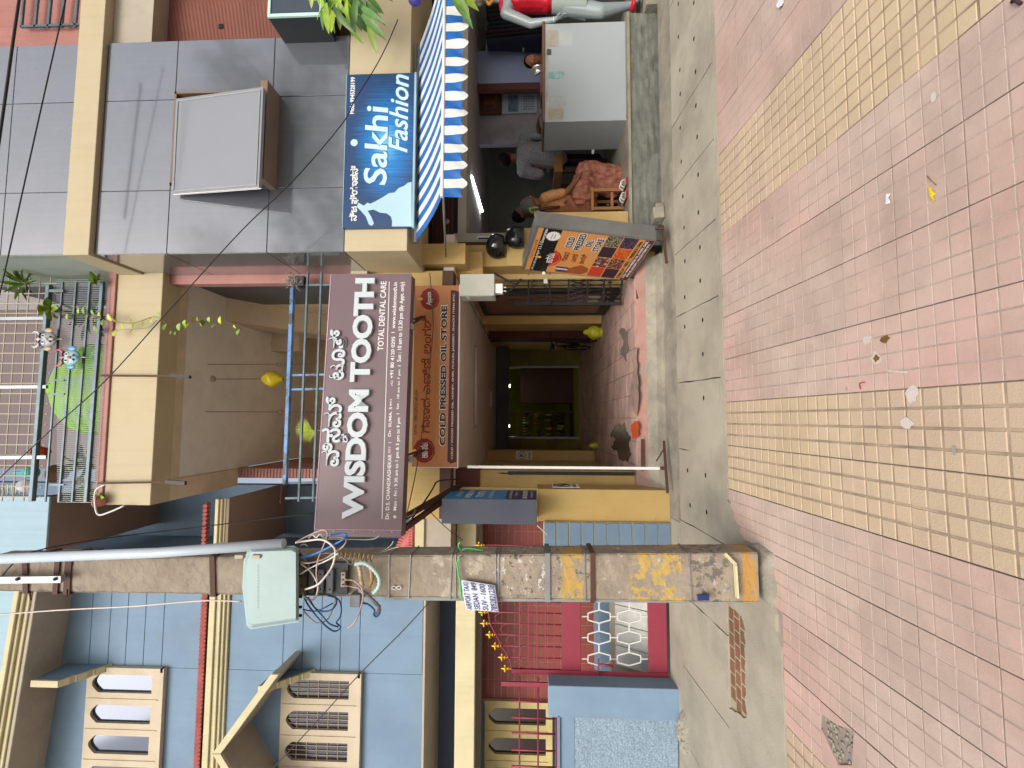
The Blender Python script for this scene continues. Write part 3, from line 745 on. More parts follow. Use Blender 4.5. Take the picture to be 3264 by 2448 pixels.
# crimson railing on the wall
rl = thing('wall_railing', 'crimson rod railing along the top of the blue fence wall', 'railing', (-3.4, 4.9, zt2))
for px in (1656, 1715):
    MB().tube([(xf0, 4.92, ZZ(px, 4.92, 2330)), (XX(2160, 4.92, px), 4.92, ZZ(px, 4.92, 2330))], .009, 6).done('rail', M_RED, rl)
for py in (2237, 2289, 2338, 2392, 2444, 2498, 2550):
    MB().tube([(XX(py, 4.92, 1700), 4.92, ZZ(1631, 4.92, 2300)), (XX(py, 4.92, 1700), 4.92, zt2 + (.12 if py < 2260 else .03))], .009, 6).done('upright', M_RED, rl)
MB().tube([(xf0, 4.86, zt2 + .037), (XX(2232, 4.9, 1700), 4.86, zt2 + .037)], .010, 6).done('rail', M_RED, rl)
MB().box(XX(2190, 4.9, 1700), XX(2176, 4.9, 1700), 4.9, 4.92, zt1 - .01, ZZ(1597, 4.9, 2183)).done('post', M_RED, rl)

# ---------------------------------------------------------------- crimson gate with gilt finials
YGt = 5.02
gt = thing('crimson_gate', 'crimson steel gate with gilt spearheads and white hexagon grille', 'gate', (-2, YGt, .36))
gx0, gx1 = XX(2153, YGt, 1900), XX(1745, YGt, 1900)
def GZ(px): return ZZ(px, YGt, 2000)
def GX(py): return XX(py, YGt, 1850)
def gpart(nm, mb, m=M_RED, **k): return mb.done(nm, m, gt, **k)
gpart('bottom_panel', MB().box(gx0 + .001, gx1, YGt, YGt + .03, GZ(2126), GZ(2066)), bevel=.004, seg=1)
gpart('middle_panel', MB().box(gx0 + .001, gx1, YGt, YGt + .03, GZ(1851), GZ(1791)), bevel=.004, seg=1)
gpart('stile', MB().box(gx0, gx0 + .045, YGt - .012, YGt - .001, GZ(2128), GZ(1632)), bevel=.003, seg=1)
gpart('stile', MB().box(gx0 + .75, gx0 + .79, YGt - .012, YGt - .001, GZ(2128), GZ(1560)), bevel=.003, seg=1)
def topz(py):                                           # the sweeping top curve
    pts = [(1740, 1545), (1870, 1548), (1963, 1557), (1999, 1564), (2034, 1583), (2068, 1600), (2106, 1623), (2150, 1634)]
    for (a, p1), (b, p2) in zip(pts, pts[1:]):
        if a <= py <= b: return p1 + (p2 - p1) * (py - a) / (b - a)
    return 1634
gpart('top_rail', MB().tube(sweep([(GX(y_), YGt + .01, GZ(topz(y_))) for y_ in (1745, 1800, 1870, 1930, 1963, 1999, 2034, 2068, 2106, 2150)], 3), .007, 6))
for k, px in enumerate((1656, 1684, 1711, 1738, 1766)):
    gpart('cross_bar', MB().box(gx0 + .046, gx1, YGt + .004, YGt + .014, GZ(px + 2), GZ(px - 2)))
fleur = MB()
fleur.ball((0, 0, .012), (.010, .010, .008), 8, 5)
fleur.ball((0, 0, .034), (.022, .010, .007), 8, 4)
fleur.tube(sweep([(0, 0, .03), (0, 0, .055), (0, 0, .075), (0, 0, .108)], 4), [.006, .007, .008, .009, .010, .013, .016, .017, .015, .011, .007, .004, .001], 8)
for s in (-1, 1): fleur.tube(sweep([(0, 0, .045), (s * .012, 0, .062), (s * .027, 0, .068), (s * .034, 0, .056)], 4), [.005, .006, .007, .007, .007, .007, .008, .008, .008, .008, .008, .006, .003], 6)
fm = fleur.data('finial', M_GOLD)
py = 2139; i = 0
while py > 1740:
    x = GX(py); zt = GZ(topz(py) + 1)
    gpart('upright', MB().tube([(x, YGt + .018, GZ(1790)), (x, YGt + .018, zt)], .0065, 6))
    link('finial', fm, gt, Vector((x, YGt + .01, zt + .005)), loc=Vector((x, YGt + .01, zt + .005)) - org(gt))
    if py > 1790:
        a = GX(py - 18); s = sweep([(x - .0, YGt + .018, GZ(topz(py) + 60)), (x + .012, YGt + .018, GZ(topz(py) + 26)), (a, YGt + .018, GZ(topz(py) + 14)), (GX(py - 36) - .012, YGt + .018, GZ(topz(py) + 26)), (GX(py - 36), YGt + .018, GZ(topz(py) + 52))], 4)
        gpart('arch_rod', MB().tube(s, .0045, 5))
    py -= 36; i += 1
# hexagon grille
def hexa(cy, pxa, pxb):
    pts = []
    for py, px in ((cy, pxa), (0, 0)): pass
    l, r = cy + 21, cy - 21; ins = 10
    P_ = [(pxa, l - ins), (pxa, r + ins), ((pxa + pxb) / 2, r), (pxb, r + ins), (pxb, l - ins), ((pxa + pxb) / 2, l)]
    return [W(px, py, YGt + .012) for px, py in P_]
for cy in (2100, 2032, 1965, 1898, 1831, 1764):
    for pxa, pxb in ((1874, 1945), (1968, 2042)):
        h_ = hexa(cy, pxa, pxb); mb = MB()
        for a, b in zip(h_, h_[1:] + h_[:1]): mb.bar(a, b, .012, .010)
        gpart('hexagon', mb, M_WHITE)
    for a, b in ((1855, 1873), (1946, 1967), (2043, 2064)): gpart('link', MB().bar(W(a, cy, YGt + .012), W(b, cy, YGt + .012), .010), M_WHITE)
    for px in (1909, 2005): gpart('link', MB().bar(W(px, cy - 22, YGt + .012), W(px, cy - 46, YGt + .012), .012), M_WHITE)
gpart('latch', MB().tube([W(1880, 2135, YGt - .02), W(1925, 2143, YGt - .02)], .008, 6).tube([W(1908, 2100, YGt - .02), W(1908, 2160, YGt - .03)], .007, 6).tube([W(1910, 2118, YGt - .03), W(1955, 2122, YGt - .035)], .012, 8)
      .tube([W(1945, 2108, YGt - .03), W(1958, 2112, YGt - .035)], .011, 6).tube([W(1950, 2125, YGt - .03), W(1952, 2142, YGt - .035)], .009, 6))
# what stands behind the lower grille: plinth band and marble ramp
tag(MB().box(-3.2, -1.2, 5.9, 6.5, .3, ZZ(1912, 5.9, 2000)).done('porch_plinth', M_BLUE, bevel=.006), 'low blue plinth behind the crimson gate', 'plinth')
mr_ = thing('marble_slabs', 'white streaked marble slabs leaning behind the crimson gate', 'slabs', (-2.2, 5.4, .36))
M_MARB = mat('white_marble', '#c2c2ba', rough=.3, var=.1, scale=5, dirt=.55, dcol='#8b8d88', dscale=3, bump=0)
for i, (a, b) in enumerate(((2155, 2090), (2089, 2020), (2019, 1955), (1954, 1880), (1879, 1800))):
    x0_, x1_ = XX(a, 5.35, 1960), XX(b, 5.35, 1960)
    MB().prism([(x0_ + .003, 5.35, .36), (x0_ + .003, 5.6, ZZ(1962, 5.6, 2000)), (x0_ + .003, 5.63, ZZ(1962, 5.6, 2000)), (x0_ + .003, 5.40, .36)], (x1_ - x0_ - .006, 0, 0)).done('slab', M_MARB, mr_)
MB().box(-3.1, -1.25, 5.62, 5.66, .36, ZZ(1945, 5.6, 2000)).done('backing_slab', mat('beige_stone', '#a79f8e', dirt=.3), mr_)

# ---------------------------------------------------------------- blue tiled end wall between gate and pillar
bt = thing('tiled_pier', 'low pier faced with stacked blue tiles right of the crimson gate', 'pier', (-1.2, 4.9, .33))
x0_, x1_ = XX(1748, 4.9, 1900), XX(1666, 4.9, 1900)
z0_, z1_ = .33, ZZ(1733, 4.9, 1700)
MB().box(x0_, x1_, 4.92, 5.1, z0_ - .1, z1_).done('core', M_BCREAM, bt)
nb = 10
for i in range(nb):
    a = z0_ + (z1_ - z0_) * i / nb; b = z0_ + (z1_ - z0_) * (i + 1) / nb
    MB().box(x0_ + .004, x1_ - .004, 4.902, 4.925, a + .006, b - .006).done('tile', M_BLUED, bt, bevel=.003, seg=1)

# ---------------------------------------------------------------- yellow pillar at the left of the driveway
lp = thing('gate_pillar', 'mustard yellow masonry pillar at the left of the driveway', 'pillar', (-.9, 5, .33))
px0, px1 = XX(1663, 4.95, 1900), XX(1560, 4.95, 1900)
MB().box(px0, px1, 4.95, 5.30, .2, ZZ(1716, 4.95, 1600)).done('shaft', mat('mustard_paint', '#b79b60', var=.06, scale=3, dirt=.35, dcol='#a07f3c', streak=.15, bump=.2), lp, bevel=.008)
MB().box(px0 - .006, px1 + .006, 4.944, 5.306, ZZ(1716, 4.95, 1600), ZZ(1716, 4.95, 1600) + .012).done('cap', M_CREAM2, lp)
for py, px in ((1580, 1724), (1655, 1724), (1652, 1935), (1655, 2088)):
    MB().ball(W(px, py, 4.945), .007, 6, 4).done('mortar_dab', M_CREAM2, lp)
# low return of the yellow house wall behind the pillar
part('driveway_pier', MB().box(XX(1560, 5.5, 1600), XX(1500, 5.5, 1600), 5.5, 5.68, ZFL - .1, ZC), M_CREAM2, bevel=.005, seg=1)
part('pier_capital', MB().box(XX(1580, 5.45, 1500), XX(1497, 5.45, 1500), 5.45, 5.70, ZZ(1528, 5.45, 1500), ZC - .004), mat('dark_maroon_paint', '#5c3330', dirt=.3))
# ================================================================ signs
M_MAUVE = mat('mauve_sign_vinyl', '#745e63', rough=.35, var=.10, scale=1.3, bump=.03, spec=.5, dirt=.15, dcol='#6a5565')
M_LET = mat('white_acrylic_letters', '#c9d3d6', rough=.3, var=.02, bump=0)
M_WPR = mat('white_print', '#d8d8d4', rough=.5, var=0, bump=0)
M_BPR = mat('black_print', '#181614', rough=.5, var=0, bump=0)
M_DRED = mat('dark_red_print', '#7c2418', rough=.5, var=.05, bump=0)
M_MAROON = mat('maroon_print', '#4e1f22', rough=.5, var=.05, bump=0)
def woodprint(name, col, col2):
    m = mat(name, col, rough=.4, var=0, bump=0); n = m.node_tree.nodes; l = m.node_tree.links
    g = n.new('ShaderNodeNewGeometry'); mp = n.new('ShaderNodeMapping'); mp.inputs['Scale'].default_value = (1.2, 1.2, 14)
    t = n.new('ShaderNodeTexNoise'); t.inputs['Scale'].default_value = 3; t.inputs['Detail'].default_value = 5; t.inputs['Distortion'].default_value = 1.2
    r = n.new('ShaderNodeMix'); r.data_type = 'RGBA'; r.inputs[6].default_value = (*lin(col), 1); r.inputs[7].default_value = (*lin(col2), 1)
    l.new(g.outputs['Position'], mp.inputs[0]); l.new(mp.outputs[0], t.inputs[0]); l.new(t.outputs[0], r.inputs[0]); l.new(r.outputs[2], n['Principled BSDF'].inputs['Base Color'])
    return m
M_ORPR = woodprint('orange_wood_print', '#c08350', '#a5683c')
M_ORPR2 = woodprint('bright_orange_wood_print', '#cb9257', '#bd7f45')
def ptext(body, pan, bl, tr, m, parent, **k):
    a0, b0 = pan.uv(*bl); a1, b1 = pan.uv(*tr)
    return text(body, pan, a0, a1, b0, b1, m, parent, **k)
def pbox(pan, bl, tr, h0, h1):
    a0, b0 = pan.uv(*bl); a1, b1 = pan.uv(*tr); return pan.rect(a0, a1, b0, b1, h0, h1)
# ---- dental signboard
L_, R_ = W(1278, 1712, 4.24), W(1278, 873, 4.42)
R_.z = L_.z
P1 = Panel(L_, R_ - L_, (0, 0, 1))
sw = (R_ - L_).length; shh = P1.uv(1001, 1700)[1]
s1 = thing('dental_signboard', 'wide mauve dental clinic signboard with raised white letters over the driveway', 'signboard', tuple(L_))
P1.rect(0, sw, 0, shh, -.14, 0).done('board', M_MAUVE, s1, bevel=.004, seg=1)
for a0, a1 in ((0, .055),): P1.rect(a0, a1, .001, shh - .001, .0005, .004).done('edge_strip', M_MAUVE, s1)
for b in (.08, .24, .42, .60, .72): MB().ball(P1.P(.045, b, .006), .005, 6, 4).done('rivet', M_WPR, s1)
P1.rect(.056, .060, 0, shh, .0005, .005).done('trim', mat('pale_mauve_trim', '#b79aa8'), s1)
P1.rect(.056, sw, shh - .008, shh, .0005, .004).done('trim', MATS['pale_mauve_trim'], s1)
M_SIDE = mat('grey_letter_side', '#8e9aa0', bump=0)
ptext('WISDOM TOOTH', P1, (1161, 1653), (1137, 891), M_LET, s1, h=.004, depth=.035, bold=.042, split=True, name='letter', space=.97)
ptext('ವಿಸಮ್   ಟೂತ್', P1, (1083, 1487), (1049, 1052), M_LET, s1, h=.004, depth=.02, bold=.02, split=True, name='letter')
ptext('ಡ', P1, (1111, 1411), (1091, 1383), M_LET, s1, h=.004, depth=.02, bold=.02, name='letter')
ptext('TOTAL DENTAL CARE', P1, (1222, 1118), (1214, 897), M_WPR, s1, bold=.012)
P1.poly([P1.uv(1219, 1654), P1.uv(1242, 898), P1.uv(1240, 898), P1.uv(1217, 1654)], .0005, .0022).done('rule', M_WPR, s1)
for b_, l_, r_ in (('Dr. D.S. CHANDRASHEKAR', (1239.5, 1655), (1237, 1448)), ('B.D.S', (1244, 1443), (1238, 1424)), ('|', (1247, 1412), (1239, 1410)),
                   ('Dr. SUMA. S', (1246, 1391), (1241, 1297)), ('M.D.S', (1248, 1293), (1243, 1272)),
                   ('(', (1253, 1229), (1246, 1226)), ('C)', (1253, 1225), (1246, 1213)), ('+91 80 4120 0295', (1254, 1206), (1248.5, 1073)), ('|', (1258, 1061), (1248, 1059)), ('www.wisdomtooth.in', (1260, 1047), (1254, 900)),
                   ('Mon - Fri : 9.30 am to 1 pm & 5 pm to 9 pm', (1267, 1627), (1265.5, 1331)), ('|', (1273, 1320), (1264, 1318)), ('Sat . 10 am to 7 pm', (1273, 1305), (1269, 1178)), ('|', (1278, 1167), (1268, 1165)),
                   ('Sun : 10 am to 12.30 pm (By Appt. only)', (1282, 1153), (1276, 899)), ('o', (1263, 1652), (1254, 1643)), (',', (1260, 1648), (1255, 1646))):
    ptext(b_, P1, l_, r_, M_WPR, s1, bold=.012)
M_STR = mat('white_bracket', '#a8a8a2')
# strut frame under and behind the board
fr = thing('sign_frame', 'dark steel struts holding the mauve signboard off the wall', 'bracket', (0, 4.7, 2.9))
def rod(parent, nm, m, r, *pts): return MB().tube(pts, r, 6).done(nm, m, parent)
for py in (1455, 1029):
    a = W(1300, py + 12, 4.42); b = W(1352, py - 20, 5.04)
    MB().bar(a, b, .018).done('strut', M_RUST, fr); MB().bar(a + Vector((.05, 0, 0)), W(1345, py - 20, 5.04), .018).done('strut', M_RUST, fr)
    MB().box(a.x - .02, a.x + .03, 4.42, 4.50, a.z - .04, a.z + .02).done('clamp', M_STR, fr)
# the dark slanting frame at the left end, cables on it
ff = thing('slanting_frame', 'dark rusty truss slanting down left from the driveway beam below the mauve board', 'frame', (-1, 4.9, 2.8))
for k, (p, q) in enumerate((((1282, 1690, 4.5), (1462, 1560, 5.2)), ((1288, 1650, 4.55), (1470, 1545, 5.2)), ((1350, 1655, 4.9), (1362, 1608, 4.9)), ((1395, 1610, 5.0), (1400, 1582, 5.0)))):
    MB().bar(W(*p), W(*q), .055 if k < 2 else .03, .03).done('member', M_RUST, ff)
pts = [W(1312, 1655, 4.55), W(1330, 1630, 4.6), W(1352, 1600, 4.7), W(1378, 1560, 4.85), W(1392, 1536, 4.95), W(1420, 1530, 5.0), W(1462, 1528, 5.04)]
tag(MB().tube(sweep(pts, 4), .008, 6).done('power_cable', M_BLACK), 'thick black cable bending from the truss to the driveway beam', 'cable')
MB().tube([W(1290, 1648, 4.5), W(1318, 1640, 4.55), W(1325, 1625, 4.6)], .012, 6).done('cable_sleeve', M_GREY, ff)

# ---- oil shop signboard over the driveway
P2 = facade(5.07)
s2 = thing('oil_shop_signboard', 'long orange wood-print oil shop signboard below the mauve board', 'signboard', tuple(W(1455, 1489, 5.07)))
bl, tr = P2.uv(1457, 1489), P2.uv(1323, 911)
P2.rect(bl[0], tr[0], bl[1], tr[1], -.03, 0).done('board', M_ORPR, s2)
for (a0, a1, b0, b1) in ((bl[0] - .008, tr[0] + .008, bl[1] - .012, bl[1] - .001), (bl[0] - .008, bl[0] - .001, bl[1], tr[1]), (bl[0], tr[0], tr[1] + .001, tr[1] + .006)):
    P2.rect(a0, a1, b0, b1, -.03, .004).done('edge_strip', M_WPR, s2)
ptext('GSTIN : 29BCQPL5216R1ZH', P2, (1331, 1386), (1322, 1243), M_BPR, s2, bold=.01)
ptext('ಗಾಣದ ಎಣ್ಣೆ ಅಂಗಡಿ', P2, (1370, 1380), (1345, 1003), M_DRED, s2, bold=.012)
ptext('COLD PRESSED OIL STORE', P2, (1421, 1423), (1405, 972), M_WPR, s2, h=.0008, bold=.07)
ptext('COLD PRESSED OIL STORE', P2, (1420, 1420), (1407, 975), M_BPR, s2, h=.002, bold=.035)
P2.poly([P2.uv(1455, 1472), P2.uv(1463, 930), P2.uv(1446, 925), P2.uv(1437, 925), P2.uv(1426, 1470), P2.uv(1437, 1478)], .0005, .0015).done('band', M_MAROON, s2)
ptext('COLD / WOOD PRESSED OIL, HONEY, GHEE, PICKLES, JAGGERY, SNACKS ITEMS ETC.', P2, (1445, 1464), (1444, 934), M_WPR, s2, h=.002, bold=.012)
def emblem(pan, px, py, r, body, m1, m2, parent, h=.001, scr=0):
    a, b = pan.uv(px, py)
    pts = []
    for i in range(48):
        t = i / 48 * 6.283; q = r * (1 + .05 * abs(math.sin(t * 6)))
        pts.append((a + q * math.cos(t), b + q * math.sin(t) * .88))
    pan.poly(pts, .0004, h).done('emblem', m1, parent)
    pan.poly([(a - r * .14, b + r * .75), (a, b + r * .66), (a + r * .14, b + r * .75), (a + r * .05, b + r * 1.05), (a, b + r * 1.3), (a - r * .05, b + r * 1.05)], .0012, .002).done('flame', M_YPR, parent)
    text(body, pan, a - r * .62, a + r * .66, b - r * .32, b + r * .34, m2, parent, h=.0028, bold=.01, shear=scr)
    arc = MB().tube([pan.P(a + r * .8 * math.cos(t), b - r * .12 + r * .68 * math.sin(t), .003) for t in [math.pi * (1.08 + .84 * i / 10) for i in range(11)]], r * .03, 4)
    arc.done('swash', M_OPR3, parent)
M_YPR = mat('flame_yellow_print', '#d9a646', var=0, bump=0); M_OPR3 = mat('orange_print', '#c9622a', var=0, bump=0)
emblem(P2, 1352, 1436, .125, 'ಅಪ್ಪಟ', M_DRED, M_WPR, s2)
emblem(P2, 1370, 953, .115, 'Appata', M_DRED, M_WPR, s2, scr=.2)

# ---- standing light-box sign across the pavement edge
BR, BL = W(2093, 765, 4.66), W(2000, 894, 5.36)
TR, TL = W(1696, 750, 4.66), W(1665, 885, 5.36)
u = (BR - BL).normalized(); v = Vector((0, 0, 1)); v = (v - u * v.dot(u)).normalized()
P3 = Panel(BL, u, v); w3, h3 = (BR - BL).length, ((TR - BR).length + (TL - BL).length) / 2
s3 = thing('standing_oil_sign', 'standing metal box sign with orange oil shop print beside the driveway', 'standing sign', tuple(BL))
M_TIN = mat('dull_sheet_metal', '#8b8d8c', rough=.38, metal=.55, var=.12, scale=3, dirt=.45, dcol='#77736c', dscale=4, streak=.3, bump=.1)
P3.rect(0, w3, 0, h3, -.165, -.004).done('box', M_TIN, s3, bevel=.003, seg=1)
P3.rect(.006, w3 - .018, .006, h3 - .02, -.0035, 0).done('face', M_ORPR2, s3)
for a0, a1, b0, b1 in ((0, .006, 0, h3), (w3 - .018, w3, 0, h3), (.006, w3 - .018, 0, .006), (.006, w3 - .018, h3 - .02, h3)):
    P3.rect(a0, a1, b0, b1, -.0038, .004).done('rim', M_TIN, s3)
def R3(a0, a1, b0, b1, m, nm, h=.0012): return P3.rect(a0 * w3, a1 * w3, b0 * h3, b1 * h3, .0003, h).done(nm, m, s3)
def T3(body, a0, a1, b0, b1, m, h=.002, **k): return text(body, P3, a0 * w3, a1 * w3, b0 * h3, b1 * h3, m, s3, h=h, **k)
R3(.01, .98, .785, .935, M_BPR, 'black_band')
T3('ಶುದ್ದ ಗಾಣದ ಎಣ್ಣೆ', .3, .72, .948, .972, M_DRED)
T3('ಎಸ್ ಎಲ್ ಎಸ್ ಎಂಟರ್ ಪ್ರೈಸಸ್', .03, .50, .895, .928, M_WPR, bold=.01)
T3('S L S Enterprises', .53, .96, .893, .928, M_WPR, bold=.01)
st = []
for i in range(40):
    t = i / 40 * 6.283; r = .075 if i % 2 else .062; st.append((.83 * w3 + r * math.cos(t), .838 * h3 + r * math.sin(t)))
P3.poly(st, .0014, .003).done('star_badge', M_WPR, s3)
T3('100% Quality', .775, .885, .842, .856, M_DRED, h=.0035, bold=.02); T3('Oil Store', .785, .875, .82, .834, M_DRED, h=.0035, bold=.02)
emblem(P3, 1600 + .27125 * 560, 600 + .27125 * 820, .135, 'ಅಪ್ಪಟ', mat('bright_red_print', '#a32a20', var=.1, bump=0), M_WPR, s3)
for (body, a0, a1, b0, b1) in (('COLD', .63, .86, .655, .712), ('PRESSED', .60, .96, .575, .632), ('OIL', .69, .84, .495, .552), ('STORE', .61, .89, .415, .472)):
    T3(body, a0 - .008, a1 + .008, b0 - .006, b1 + .006, M_WPR, h=.0015, bold=.09); T3(body, a0, a1, b0, b1, M_BPR, h=.003, bold=.03)
for (body, a0, a1, b0, b1) in (('ಗಾಣದ', .31, .53, .645, .70), ('ಎಣ್ಣೆ', .32, .50, .565, .62), ('ಅಂಗಡಿ', .29, .52, .485, .54)):
    T3(body, a0, a1, b0, b1, M_DRED, bold=.02)
P3.poly([(a * w3, b * h3) for a, b in ((.03, .70), (.03, .46), (.10, .41), (.2, .42), (.26, .50), (.17, .58), (.12, .66))], .0003, .002).done('oil_press_picture', mat('brown_print', '#8a4a1f', var=.3, scale=30, bump=0), s3)
for a, c_ in ((.06, '#2a2c55'), (.10, '#b9b6c6'), (.14, '#2a2c55')):
    R3(a, a + .03, .60, .71, mat('bottle_print_' + c_[1:], c_, bump=0, var=.1), 'bottle_picture', h=.003)
def grains(name, c1, c2, sc):
    m = mat(name, c1, var=0, bump=0); n = m.node_tree.nodes; l = m.node_tree.links
    g = n.new('ShaderNodeNewGeometry'); t = n.new('ShaderNodeTexVoronoi'); t.inputs['Scale'].default_value = sc
    r = n.new('ShaderNodeValToRGB'); r.color_ramp.elements[0].color = (*lin(c2), 1); r.color_ramp.elements[0].position = .1; r.color_ramp.elements[1].color = (*lin(c1), 1); r.color_ramp.elements[1].position = .55
    l.new(g.outputs['Position'], t.inputs[0]); l.new(t.outputs['Distance'], r.inputs[0]); l.new(r.outputs[0], n['Principled BSDF'].inputs['Base Color']); return m
gm = [grains('chilli_print', '#a8321c', '#c7432a', 90), grains('coconut_print', '#5a2c22', '#cdbfae', 22), grains('mustard_seed_print', '#2c1a20', '#3d2630', 120), grains('sesame_print', '#3a3428', '#b7ad90', 60),
      grains('dark_seed_print', '#2e1826', '#442434', 120), grains('peanut_print', '#4c1c18', '#b98a6a', 45), grains('almond_print', '#a8421a', '#d98035', 45), grains('raisin_print', '#2a1c2c', '#6a5570', 60)]
for r_ in (0, 1):
    for k in range(4):
        a0 = .02 + k * .242; R3(a0, a0 + .232, .275 - r_ * .135, .40 - r_ * .135, gm[k + r_ * 4], 'food_picture')
T3('9286524 1803 / 9880631046', .03, .93, .095, .128, M_BPR, bold=.03)
R3(.005, .985, .008, .083, M_MAROON, 'maroon_band')
T3('COLD / WOOD PRESSED OIL, HONEY, GHEE,', .05, .95, .050, .074, M_WPR, bold=.03); T3('PICKLES, JAGGERY, SNACKS ITEMS ETC', .1, .90, .017, .041, M_WPR, bold=.03)
# legs and feet
def grd(x, y): return Vector((x, y, SL * y))
for a, c_ in ((w3 - .02, -.02), (w3 - .02, -.15), (.03, -.02), (.03, -.15)):
    p = P3.P(a, 0, c_); MB().bar(p, p - Vector((0, 0, .085 if a > .5 else .10)), .018).done('leg', M_RUST, s3)
p = P3.P(w3 - .02, 0, .22); q = P3.P(w3 - .02, 0, -.24)
for a in (w3 - .02, .03):
    p = P3.P(a, -.09, .24); q = P3.P(a, -.09, -.20); MB().bar(p, q, .022).done('foot', M_RUST, s3)
MB().ball(P3.P(.0, h3 * .80, .02), (.02, .02, .02), 8, 6).done('bulb', M_WPR, s3)

# ---- blue clinic box sign on the left pillar
YS0, YS1 = 4.62, 5.22
xs1 = XX(1591, YS0, 1560); xs0 = XX(1671, YS0, 1560); zs1, zs0 = ZZ(1408, YS0, 1630), ZZ(1711, YS0, 1630)
s4 = thing('clinic_box_sign', 'dark grey box sign on the left pillar with blue dental clinic print on its side', 'box sign', (xs0, YS0, zs0))
MB().box(xs0, xs1, YS0, YS1, zs0, zs1).done('box', mat('dark_slate_metal', '#474c57', rough=.4, var=.08, scale=2, dirt=.3, dcol='#5c616b', bump=.05), s4, bevel=.003, seg=1)
P4 = Panel((xs1, YS0, zs0), (0, 1, 0), (0, 0, 1)); w4, h4 = YS1 - YS0, zs1 - zs0
M_CYAN = mat('sky_blue_print', '#2f86bf', var=.05, bump=0, rough=.4); M_NAVY = mat('navy_print', '#232f66', var=.05, bump=0, rough=.4)
P4.rect(.01, w4 - .01, .335 * h4, h4 - .01, .0003, .0012).done('blue_panel', M_CYAN, s4); P4.rect(.01, w4 - .01, .01, .335 * h4 - .001, .0003, .0012).done('navy_panel', M_NAVY, s4)
def T4(body, a0, a1, b0, b1, bold=.02): text(body, P4, a0 * w4, a1 * w4, b0 * h4, b1 * h4, M_WPR, s4, h=.002, bold=bold)
T4('WISDOM', .1, .9, .71, .78, .04); T4('TOOTH', .18, .82, .58, .66, .04); T4('ವಿಸ್ಡಮ್', .2, .8, .83, .89); T4('TOTAL DENTAL CARE', .1, .9, .48, .52); T4('Dr. D.S. CHANDRASHEKAR', .08, .92, .27, .30); T4('Dr. SUMA. S', .3, .7, .21, .24); T4('80 4120 0295', .1, .9, .10, .155, .04); T4('By Appt. only', .2, .8, .04, .07)
MB().tube([W(1712, 1675, 4.7), W(1740, 1700, 4.78), W(1745, 1708, 4.8)], .004, 5).done('loose_wire', M_WPR, s4)
# ---- pale grey meter box on the right pillar
s5 = thing('meter_box', 'pale grey metal meter box on the yellow wall beside the oil signboard', 'box', tuple(W(1570, 945, 4.9)))
mx0, mx1 = XX(942, 4.88, 1520), XX(873, 4.88, 1520); mz0, mz1 = ZZ(1576, 4.88, 900), ZZ(1466, 4.88, 900)
M_BOXG = mat('pale_grey_enamel', '#a9aba0', rough=.4, var=.04, dirt=.2, bump=.03)
MB().box(mx0, mx1, 4.88, 5.12, mz0, mz1).done('case', M_BOXG, s5, bevel=.006)
MB().box(mx0 - .004, mx0 - .0005, 4.89, 5.09, mz0 + .02, mz1 - .015).done('door', M_BOXG, s5)
MB().box(mx0 - .008, mx0 - .0045, 4.93, 5.03, mz0 + .27, mz0 + .295).done('label_plate', M_WPR, s5)
MB().box(mx0 + .03, mx0 + .13, 4.9, 4.97, mz0 - .085, mz0 - .001).done('switch_box', M_WPR, s5, bevel=.004)
for q in (0, 1): MB().tube([(mx0 + .06 + q * .04, 4.93, mz0 - .085), (mx0 + .055 + q * .04, 4.93, mz0 - .12)], .008, 6).done('gland', M_WPR, s5)
cb = sweep([W(1575, 870, 4.95), W(1640, 905, 4.98), W(1660, 890, 5.0), W(1620, 930, 5.0), W(1560, 955, 5.1)], 6)
tag(MB().tube(cb, .011, 6).done('black_cable', M_BLACK), 'heavy black cable looping below the pale grey meter box', 'cable')

# ---- shop signboard with the blue print
P6 = facade(YG - .045)
s6 = thing('fashion_signboard', 'blue fashion shop signboard with pale cut-out figure on the cream fascia', 'signboard', tuple(W(1310, 724, YG - .045)))
bl, tr = P6.uv(1312, 724), P6.uv(1107, 238)
m = mat('blue_shop_print', '#1f6fb0', rough=.3, var=0, bump=0, spec=.5); n = m.node_tree.nodes; l = m.node_tree.links
g = n.new('ShaderNodeNewGeometry'); sp = n.new('ShaderNodeSeparateXYZ'); l.new(g.outputs['Position'], sp.inputs[0])
cx_, cz_ = (bl[0] * .45 + tr[0] * .55), (bl[1] * .6 + tr[1] * .4)
mm_ = n.new('ShaderNodeVectorMath'); mm_.operation = 'SUBTRACT'; mm_.inputs[1].default_value = (cx_, P6.o.y, cz_); l.new(g.outputs['Position'], mm_.inputs[0])
mp = n.new('ShaderNodeMapping'); mp.inputs['Scale'].default_value = (1.55, 0, 3.1); l.new(mm_.outputs[0], mp.inputs[0])
ln = n.new('ShaderNodeVectorMath'); ln.operation = 'LENGTH'; l.new(mp.outputs[0], ln.inputs[0])
rp = n.new('ShaderNodeValToRGB'); rp.color_ramp.elements[0].color = (*lin('#5db0dc'), 1); rp.color_ramp.elements[1].color = (*lin('#243f66'), 1); rp.color_ramp.elements[1].position = 1.0
e = rp.color_ramp.elements.new(.45); e.color = (*lin('#1a6fb2'), 1)
mq = n.new('ShaderNodeMapping'); mq.inputs['Scale'].default_value = (70, 70, 2.5); l.new(g.outputs['Position'], mq.inputs[0])
nz = n.new('ShaderNodeTexNoise'); nz.inputs['Scale'].default_value = 1; l.new(mq.outputs[0], nz.inputs[0])
ad = n.new('ShaderNodeMath'); ad.operation = 'MULTIPLY_ADD'; ad.inputs[1].default_value = .75; l.new(nz.outputs[0], ad.inputs[0]); 
